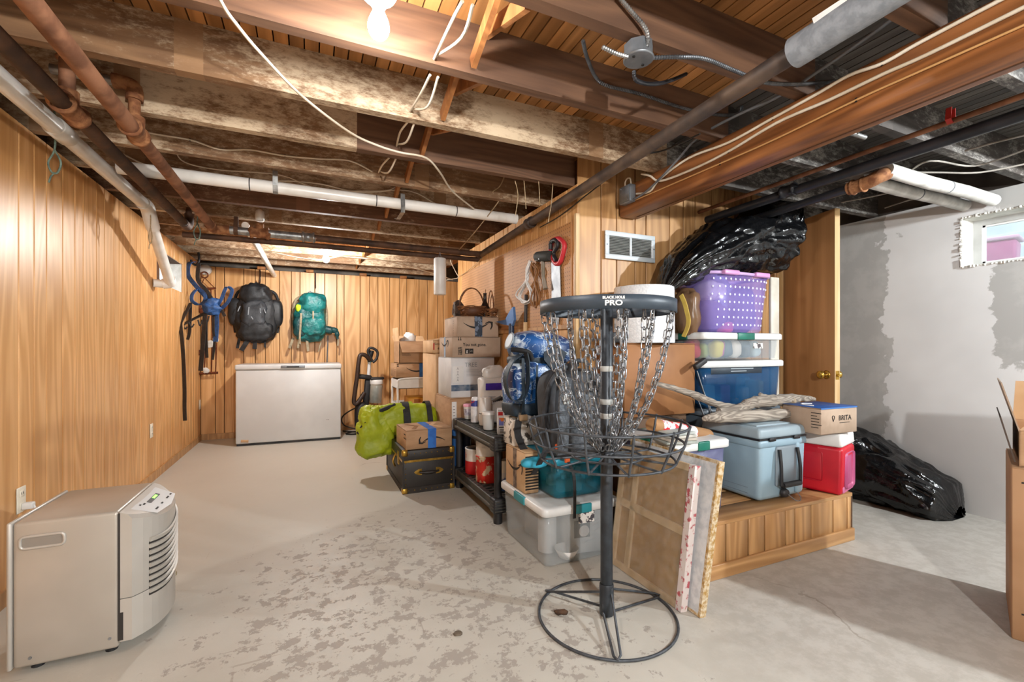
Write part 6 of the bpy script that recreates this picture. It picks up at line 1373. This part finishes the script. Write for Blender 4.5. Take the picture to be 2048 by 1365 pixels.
MB().tube([(.05*math.cos(a)-.05, .06*math.sin(a)+.0, .1485) for a in [math.pi*i/14+.6 for i in range(15)]], .004, 6).build('printed_arc', WHITE_INK, br)
MB().ribbon([(-.15, -.1158, .142), (.15, -.1158, .142)], .006, .0008, (0, 0, 1)).build('blue_edge', mat('blue_print2', '3f76b8', rough=.5), br)
text(br, 'BRITA', .040, (.045, -.1156, .085), world=False, bold=.0004); MB().b2((.0, -.1162, .058), (.085, -.1155, .061)).build('underline', INK, br)
dr = [(-.052+.013*math.sin(a)*(1-math.cos(a))*.55, .085-.016*math.cos(a)) for a in [2*math.pi*i/14 for i in range(14)]]
MB().tube([(x, -.1158, z) for x, z in dr], .0022, 5, closed=True).build('drop_emblem', INK, br)
lines(br, -.06, .115, .06, 6, .016, -.1508, (0, -1, 0))
# driftwood
def drift(label, pts, radii, seed, flat=1.):
    P = smooth_path(pts, 6); k = len(P); random.seed(seed); rr = []
    for i in range(k):
        f = i/(k-1)*(len(radii)-1); j = min(int(f), len(radii)-2); rr.append((radii[j]+(radii[j+1]-radii[j])*(f-j))*(1+.22*noise.noise(P[i]*40+Vector((seed, 0, 0)))))
    mb = MB(); mb.tube(P, rr, 12)
    mb.v = [tuple(Vector(v)+Vector((1, 1, .6))*.008*noise.noise(Vector(v)*55+Vector((seed, 2, 3)))) for v in mb.v]
    if flat != 1:
        zc = sum(v[2] for v in mb.v)/len(mb.v); mb.v = [(v[0], v[1], zc+(v[2]-zc)*flat) for v in mb.v]
    t = thing('driftwood', label, 'driftwood', pts[0]); mb.build('weathered_wood', DRIFT, t, world=True); return t
drift('flat grey piece of driftwood lying across the grey cooler lid', [(1.944, 1.8, 0.718), (2.048, 1.78, 0.725), (2.259, 1.76, 0.718), (2.497, 1.75, 0.716), (2.751, 1.75, 0.722)], [.012, .036, .040, .036, .020], 1, .9)
drift('long thin driftwood stick reaching left from the cooler past the chains', [(1.731, 1.95, 0.909), (1.834, 1.93, 0.882), (1.971, 1.9, 0.84), (2.14, 1.86, 0.774), (2.27, 1.84, 0.755)], [.010, .015, .020, .022, .018], 2)
d3 = drift('knotty driftwood branch on top of the flat driftwood', [(2.06, 1.8, 0.752), (2.208, 1.8, 0.752), (2.331, 1.8, 0.785), (2.502, 1.8, 0.789), (2.715, 1.8, 0.788)], [.020, .026, .034, .034, .030], 3)
MB().tube(smooth_path([(2.458, 1.8, 0.791), (2.429, 1.81, 0.821), (2.403, 1.81, 0.831)], 4), [.022]*4+[.012]*4+[.008], 8).build('broken_twig', DRIFT, d3, world=True)
MB().lathe([(.001, .0), (.02, .002), (.03, -.01)], 12, (2.651, 1.77, 0.785), rot=Matrix.Rotation(R(70), 3, 'X'), cap=False).build('knot', mat('knot_dark', '6d5c48', '9a8a74', 30, .8), d3, world=True)
drift('short driftwood stub behind the knotty branch beside the blue-topped box', [(2.702, 1.9, 0.781), (2.777, 1.88, 0.786), (2.838, 1.84, 0.784), (2.898, 1.8, 0.779)], [.016, .028, .022, .012], 4)
# support and stack of bins against the wall
carton('brown hardboard box under the white foam roll', (1.90, 2.21, .70), (.54, .28, .43), 0, CARDD)
for i, x in enumerate((1.80, 1.96, 2.10)): pass
carton('dark brown carton at the back of the step under the hardboard box', (1.86, 2.215, ZT), (.50, .27, .425), 0, mat('dark_carton', '5f4630', '523b28', 6, .7))
t = thing('price_tag', 'bright red-orange card leaning on the dark carton behind the cardboard tube', 'card', (2.037, 2.06, 0.639)); MB().rbox((0, 0, 0), (.06, .003, .035), .001, 1).build('card', mat('orange_red', 'd8432c', rough=.5), t)
rl = thing('foam_roll', 'big white roll of bubbly packing foam standing on the hardboard box', 'roll', (1.85, 2.165, 1.132))
FOAMW = mat('packing_foam', 'e6e8ea', 'd8dbde', 90, .6, bump=.7, bsc=120, bd=.006)
n = 110; sp = [((.178*(.35+.65*i/n))*math.cos(i*.36+1.3), (.178*(.35+.65*i/n))*math.sin(i*.36+1.3)) for i in range(n+1)]
m_ = MB(); hgt = .335; m_.add([(a, b, .002) for a, b in sp]+[(a*1.0, b*1.0, hgt) for a, b in sp], [(i, i+1, n+2+i, n+1+i) for i in range(n)], 0, True)
m_.lathe([(.177, .0), (.179, .004), (.176, hgt-.004), (.168, hgt)], 40, cap=False); m_.lathe([(.06, hgt-.02), (.168, hgt-.002)], 40, cap=False); m_.build('foam', FOAMW, rl)
MB().lathe([(.05, .01), (.05, hgt-.015)], 20, cap=False).build('core', CARDD, rl)
bc = thing('case', 'small black case on the back of the step left of the foam roll', 'case', (1.655, 2.19, 1.132)); MB().rbox((-.02, -.06, .03), (.12, .05, .06), .006, 2).build('shell', BLACK, bc); MB().rbox((-.02, -.088, .04), (.05, .006, .012), .002, 1).build('catch', GREYBOX, bc)
ft = thing('folding_stand', 'black folded stand with thin silver rods leaning between the tote and the grey cooler', 'stand', (2.26, 2.02, 0.537)[:2]+(ZT,))
for q_ in ([(2.164, 2.05, 0.962), (2.284, 2.0, 0.563)], [(2.205, 2.05, 0.86), (2.294, 1.99, 0.576)], [(2.156, 2.05, 0.815), (2.245, 2.01, 0.565)], [(2.306, 2.0, 0.675), (2.216, 1.98, 0.554)]):
    MB().tube(q_, .0035, 6).build('rod', STEEL, ft, world=True)
MB().box(Vector((2.273, 2.035, 0.626)), (.05, .03, .14)).build('black_body', BLACK, ft, world=True); MB().tube([(2.267, 2.03, 0.565), ((2.267, 2.03, 0.565)[0], 2.03, ZT)], .01, 8).build('post', BLACK, ft, world=True)
MB().rbox((2.135, 2.0, 1.007), (.10, .03, .035), .008, 2, rot=Matrix.Rotation(R(-28), 3, 'Y')).build('top_grip', BLACK, ft, world=True)
NAVYP = clear('navy_clear', '1a4672', .55, .2, '1f5886', 5); SOLIDG = mat('grey_tote_plastic', '5f6b75', '56626c', 5, .4)
XB = 2.555
tote('grey storage tote hidden behind the grey cooler, bottom of the bin stack', (XB, 2.19, ZT), (.68, .30, .455), SOLIDG, SOLIDG)
bt_ = tote('navy see-through tote with a white lid in the middle of the bin stack', (XB, 2.19, .727), (.73, .31, .295), NAVYP, LIDW)
MB().rbox((-.06, -.153, .235), (.46, .004, .05), .001, 1).build('paper_label', mat('dark_label', '2f3b47', '28323d', 8, .5), bt_); lines(bt_, -.12, .24, .24, 2, .016, -.1565, m=mat('pale_ink4', '9aa3aa'), hgt=.006)
for i, (x, y, z, s, c) in enumerate(((-.10, -.10, .03, .07, '7f4a9c'), (.08, -.12, .02, .06, '9fb6c4'), (.22, -.08, .02, .08, 'c9d4b8'), (-.24, -.10, .02, .07, '6f8aa0'), (.26, .08, .02, .09, '7fa0b4'), (-.02, .06, .02, .09, '3c5f8a'))):
    t = thing('packed_item', ('purple', 'pale blue', 'pale green', 'grey blue', 'light blue', 'mid blue')[i]+' object packed inside the navy tote', 'packed item', (XB+x, 2.19+y*.75, .741)); MB().rbox((0, 0, s*.9), (s*1.3, s*.8, s*1.7), .012, 2, rz=i*.9).build('item', mat('packed%d' % i, c, rough=.5), t)
tc = tote('clear tote of colourful oddments with green latches, above the navy tote', (XB+.0, 2.19, 1.024), (.70, .31, .175), clear('clear_tote2', 'aebcc6', .22, .12, 'c2ccd2', 6), LIDW, handle=GREENP)
MB().b2((.09, -.1545, .075), (.18, -.152, .11)).build('paper_label', mat('tote_label2', 'dcdad6', '4b4448', 44, .5, lo=.5, hi=.55), tc)
random.seed(6); cols = ['c9455f', '8a9a4c', 'd6c24a', 'c05a9a', '5c6f80', 'e0d8d0', '8b4a3a', '45586c', 'a7b7c0', 'b34c86']
nm = ['red', 'olive', 'yellow', 'pink', 'slate', 'white', 'rust', 'navy', 'pale grey', 'magenta']
for i in range(10):
    x = -.28+.062*i; y = -.10+.13*random.random(); s = .035+.02*random.random()
    t = thing('oddment', nm[i]+' oddment inside the clear tote of colourful oddments', 'oddment', (XB+x, 2.19+y*.7, 1.038)); MB().blob((0, 0, s*1.2), (s, s*.9, s*1.2), .7, 14, 10, .012, 20, seed=i).build('piece', mat('odd%d' % i, cols[i], rough=.6), t)
# dotted laundry basket
LAV = clear('lavender_plastic', 'a592e0', .34, .2, '9583d6', 4); LAVR = mat('lavender_rim', 'c8a9d6', 'b898ca', 5, .35)
lb = thing('laundry_basket', 'see-through lavender tub with polka dots and pink handles on the bin stack', 'basket', (2.54, 2.185, 1.20))
H = .375; n = 48
def lr(z, k=1.): 
    f = .255+.045*z/H; g = .145+.025*z/H; return [(math.copysign(abs(math.cos(a))**.55, math.cos(a))*f*k, math.copysign(abs(math.sin(a))**.55, math.sin(a))*g*k, z) for a in [2*math.pi*i/n for i in range(n)]]
rg = [lr(.002, .94), lr(.02), lr(H*.5), lr(H), lr(H, .985), lr(H*.5, .985), lr(.022, .98)]
m_ = MB(); m_.add([p for r_ in rg for p in r_], [(i*n+j, i*n+(j+1) % n, i*n+n+(j+1) % n, i*n+n+j) for i in range(6) for j in range(n)], 0, True); m_.add(rg[0], [tuple(range(n))[::-1]]); m_.build('tub', LAV, lb)
m_ = MB(); m_.tube([Vector(p) for p in lr(H, 1.02)], .011, 8, closed=True); m_.build('rim', LAVR, lb)
for s in (-1, 1): MB().rbox((s*.14, -.18, H), (.13, .035, .03), .008, 2).build('handle', mat('pink_handle%d' % (s+1), 'c98fc0', rough=.35), lb)
m_ = MB()
for r_ in range(7):
    z = .05+.048*r_
    ring_ = lr(z, 1.003)
    for x in [(-.24+.04*k) for k in range(13)]:
        y = -(.145+.025*z/H)*1.006
        f = .255+.045*z/H
        if abs(x) > f*.86: continue
        y *= (1-(abs(x)/f)**3.6)**.28
        m_.lathe([(.0075, 0), (.0001, .0012)], 8, (x, y, z), rot=Matrix.Rotation(R(90), 3, 'X'), cap=False)
m_.build('polka_dots', mat('pale_dots', 'cfd0ea', rough=.4), lb, kind='stuff')
for (x, y, z, r3, c, lbl) in ((-.14, -.02, .10, (.10, .09, .10), '3c3a7a', 'dark violet cloth in the lavender tub'), (-.17, -.05, .27, (.09, .08, .06), 'd9d3e0', 'white spotted cloth at the top left of the lavender tub'), (.12, -.04, .15, (.10, .07, .15), '34386e', 'navy dotted box-shaped cloth in the lavender tub'), (-.06, -.08, .035, (.06, .05, .035), 'd8506a', 'bright pink cloth at the bottom of the lavender tub'), (.0, .05, .20, (.10, .07, .18), '6f7fb8', 'pale blue cloth in the middle of the lavender tub')):
    t = thing('cloth', lbl, 'cloth', (2.54+x, 2.185+y*.8, 1.20+.004)); MB().blob((0, 0, z), r3, .6, 20, 14, .02, 14, seed=x*10).build('cloth_bundle', mat('tubcloth'+c, c, rough=.8), t)
ys = thing('strap_loop', 'yellow strap hanging between the foam roll and the lavender tub', 'strap', (2.028, 2.02, 1.269)); MB().ribbon(smooth_path([(2.035, 2.05, 1.421), (2.042, 2.03, 1.372), (2.052, 2.02, 1.315), (2.064, 2.02, 1.264), (2.052, 2.02, 1.216), (2.034, 2.03, 1.169)], 5), .03, .006, (0, 1, 0)).build('strap', mat('mustard', 'b3973c', 'a08532', 9, .7), ys, world=True)
tan = thing('plastic_bag', 'brown tinted bag behind the yellow strap', 'bag', (2.20, 2.16, 1.20)); MB().blob((0, 0, .13), (.06, .08, .14), .7, 18, 12, .03, 16, ridged=True).build('film', clear('brown_film', '7d5f44', .8, .3), tan)
# ------------------------------------------------------------ big black bags
def bagmat():
    t = NT('black_film'); v = t.coord((1, 1, 1), False)
    n = t.noise(v, 6, 4, .6, 1.5); n2 = t.noise(v, 22, 3, .6, .8)
    t.bump(t.math('ADD', t.math('MULTIPLY', n, .7), t.math('MULTIPLY', n2, .25)), .45, .03)
    return t.fin('0b0c0e', .16, 0)
FILM = bagmat()
def bag(label, fn, nu, nv, loc):
    t = thing('trash_bag', label, 'trash bag', loc); mb = MB(); mb.patch(fn, nu, nv, True)
    mb.build('film', FILM, t, world=True); return t
# upper bag: swept from the left low end over the tub to the tied peak by the ceiling
spine = smooth_path([(1.926, 2.1, 1.428), (2.055, 2.12, 1.569), (2.306, 2.16, 1.699), (2.626, 2.2, 1.826), (2.926, 2.2, 1.891), (3.068, 2.15, 1.912), (3.1, 2.08, 2.04), (3.092, 2.05, 2.066)], 8)
rz_ = [.012, .075, .12, .19, .225, .21, .10, .015]
ry_ = [.03, .12, .17, .19, .19, .16, .06, .012]
def up_bag(u, v):
    k = v*(len(spine)-1); i = min(int(k), len(spine)-2); c = spine[i].lerp(spine[i+1], k-i)
    f = v*(len(rz_)-1); j = min(int(f), len(rz_)-2); a = rz_[j]+(rz_[j+1]-rz_[j])*(f-j); b = ry_[j]+(ry_[j+1]-ry_[j])*(f-j)
    th = 2*math.pi*u; p = c+Vector((0, math.cos(th)*b, math.sin(th)*a))
    # tension folds that fan out from the tied knot at the front
    kn = Vector((2.649, 2.02, 1.816)); d = p-kn; an = math.atan2(d.z, d.x)
    fold = .030*(abs(math.sin(an*7+1.2*noise.noise(p*3)))-.5)*min(1, d.length*4)
    fold += .014*(1-2*abs(noise.noise(p*6)))+.006*(1-2*abs(noise.noise(p*15)))
    fold += .022*(1-2.2*abs(noise.noise(Vector((v*5, math.cos(th)*3.2, math.sin(th)*3.2)))))+.010*(abs(math.sin(an*17+2*noise.noise(p*5)))-.5)*min(1, d.length*5)
    out = Vector((0, math.cos(th), math.sin(th))); w = min(1, v*8, (1-v)*3.2)
    p += out*fold*w
    p.z = max(p.z, 1.59 if p.x > 2.25 else p.z); p.y = min(p.y, 2.352); p.z = min(p.z, 1.958) if p.x < 2.86 else p.z
    return p
bag('large shiny black bag draped over the lavender tub up to the ceiling', up_bag, 140, 130, (2.5, 2.2, 1.585))
def low_bag(u, v):
    # lying along the foot of the grey wall, tall at the far end, tapering toward the camera
    y = 2.26-.80*v; x0 = 3.76+.04*v
    hgt = (.40*(1-v)**.7+.13*(v > .0))*min(1, v*9+.15)*min(1, (1-v)*14+.25); wdt = (.24*(1-.25*v))*min(1, v*8+.2)*min(1, (1-v)*12+.3)
    a = 2*math.pi*u; x = x0+wdt*math.copysign(abs(math.cos(a))**.8, math.cos(a)); z = hgt*.5+hgt*.5*math.copysign(abs(math.sin(a))**.7, math.sin(a))
    p = Vector((x, y, z)); f = .016*(1-2*abs(noise.noise(p*6)))+.03*(1-2.2*abs(noise.noise(Vector((v*4, math.cos(a)*3.4, math.sin(a)*3.4)))))+.004*noise.noise(p*16)+.018*math.sin(p.x*30+4*noise.noise(p*4)+y*12)*.6+.008*noise.noise(p*20)
    p += Vector((math.cos(a), 0, math.sin(a)))*f
    p.x = min(p.x, 3.975); p.z = max(p.z, .004); return p
bag('long black bag lying on the floor along the grey wall', low_bag, 110, 90, (3.7, 1.9, 0))

# ------------------------------------------------------------ door and far right
dr = thing('open_door', 'brown flush door standing open beside the grey wall with a brass knob', 'door', (3.43, 2.37, 0))
A, B = Vector((3.30, 1.90, 0)), Vector((3.43, 2.372, 0)); dv = (B-A).normalized(); nv = Vector((-dv.y, dv.x, 0))
rot = Matrix((( dv.x, nv.x, 0), (dv.y, nv.y, 0), (0, 0, 1)))
Ld = (B-A).length; mid = (A+B)/2
MB().box(mid+Vector((0, 0, 1.045)), (Ld-.006, .038, 2.03), rot=rot).build('slab', DOORW, dr, world=True)
MB().box(A+dv*.0015+Vector((0, 0, 1.045)), (.004, .0385, 2.03), rot=rot).build('edge_banding', PLY, dr, world=True)
kp = A+dv*.065+Vector((0, 0, .915))
for s in (1, -1):
    m_ = MB(); rt = (nv*s).to_track_quat('Z', 'X').to_matrix(); m_.lathe([(.03, 0), (.031, .004), (.022, .008), (.010, .012), (.010, .030), (.022, .036), (.029, .048), (.027, .060), (.015, .066), (.001, .067)], 20, kp+nv*s*.019, rot=rt, cap=False); m_.build('brass_knob', BRASS, dr, world=True)
MB().box(A-dv*.001+Vector((0, 0, .915)), (.003, .026, .06), rot=rot).build('latch_plate', BRASS, dr, world=True)
MB().tube([A-dv*.0+Vector((0, 0, .915)), A-dv*.018+Vector((0, 0, .915))], .009, 10).build('latch_bolt', BRASS, dr, world=True)
for z in (.25, 1.75): MB().tube([B+nv*.022+Vector((0, 0, z-.05)), B+nv*.022+Vector((0, 0, z+.05))], .007, 8).build('hinge', BRASS, dr, world=True)
struct(MB().b2((3.355, 2.345, 0), (3.385, 2.40, 2.10)).b2((3.38, 2.38, 2.08), (4.0, 2.42, 2.14)).build('door_1', PLY))
t = thing('trim_board', 'tall white painted board standing behind the bin stack beside the open door', 'board', (2.99, 2.14, 0)); MB().rbox((0, 0, .80), (.085, .02, 1.60), .003, 1).build('board', mat('white_board', 'd8d3c8', 'c6bfb2', 6, .5), t); MB().b2((-.042, -.0115, 0), (.042, -.0100, .10)).build('scuffed_foot', CARDL, t)
# tall cartons at the right edge
c1 = thing('cardboard_box', 'tall brown carton on the floor at the right edge of the photo', 'box', (2.745, .566, 0), R(-70))
w, d, h = .62, .46, .648
MB().rbox((0, 0, h/2), (w, d, h), .004, 1).build('body', mat('big_carton', 'b58e6a', 'aa835f', 4, .7), c1)
MB().rbox((0, 0, h+.001), (w-.003, d-.003, .004), .001, 1).build('top_flap', CARD, c1)
MB().b2((-.285, -d/2-.0012, h-.055), (-.262, -d/2-.0004, h-.049)).build('printed_dash', INK, c1)
text(c1, '5', .09, (-.215, -d/2-.0004, h-.085), world=False, bold=.002)
text(c1, 'E', .06, (-.215, -d/2-.0004, .05), world=False, bold=.002); MB().b2((-.285, -d/2-.0012, .10), (-.255, -d/2-.0004, .106)).build('printed_dash', INK, c1)
c2 = thing('cardboard_box', 'open brown carton with raised flaps on top of the tall carton', 'box', (2.745, .566, .652), R(-70))
w, d, h = .58, .42, .135
m_ = MB(); m_.b2((-w/2, -d/2, 0), (w/2, -d/2+.005, h)).b2((-w/2, d/2-.005, 0), (w/2, d/2, h)).b2((-w/2, -d/2, 0), (-w/2+.005, d/2, h)).b2((w/2-.005, -d/2, 0), (w/2, d/2, h)).b2((-w/2, -d/2, 0), (w/2, d/2, .005)); m_.build('body', CARD, c2)
MB().prism([(-w/2, 0), (w/2, 0), (w/2-.01, .17), (-w/2+.01, .17)], .004, (0, d/2, h), (1, 0, 0), (0, .2, .98)).build('flap', CARDL, c2)
MB().prism([(-w/2, 0), (w/2, 0), (w/2-.02, .05), (-w/2+.03, .05)], .004, (0, -d/2, h), (1, 0, 0), (0, .75, .65)).build('flap', CARD, c2)
MB().prism([(-d/2, 0), (d/2, 0), (d/2, .19), (-d/2, .19)], .004, (-w/2, 0, h-.005), (0, 1, 0), (-.25, 0, .97)).build('flap', CARDG, c2)
MB().prism([(-d/2, 0), (d/2, 0), (d/2, .17), (-d/2, .17)], .004, (-w/2-.012, .0, h-.12), (0, 1, 0), (-.22, 0, .98)).build('flap', mat('dark_flap', '4a3c33', rough=.8), c2)
t = thing('stone_chip', 'small dark crumb of debris on the floor in front of the disc basket', 'debris', (0.519, 1.661, 0.0)); MB().blob((0, 0, .004), (.018, .012, .006), .8, 10, 8, .006, 60).build('crumb', mat('crumb', '5e5244'), t)
t = thing('stone_chip', 'pale flat chip of broken concrete beside the dehumidifier', 'debris', (-0.619, 2.659, 0.0)); MB().blob((0, 0, .006), (.035, .025, .008), .6, 12, 8, .008, 40).build('chip', mat('pale_chip', 'c9bd9c', '8f8468', 40), t)


# finishing: nothing else
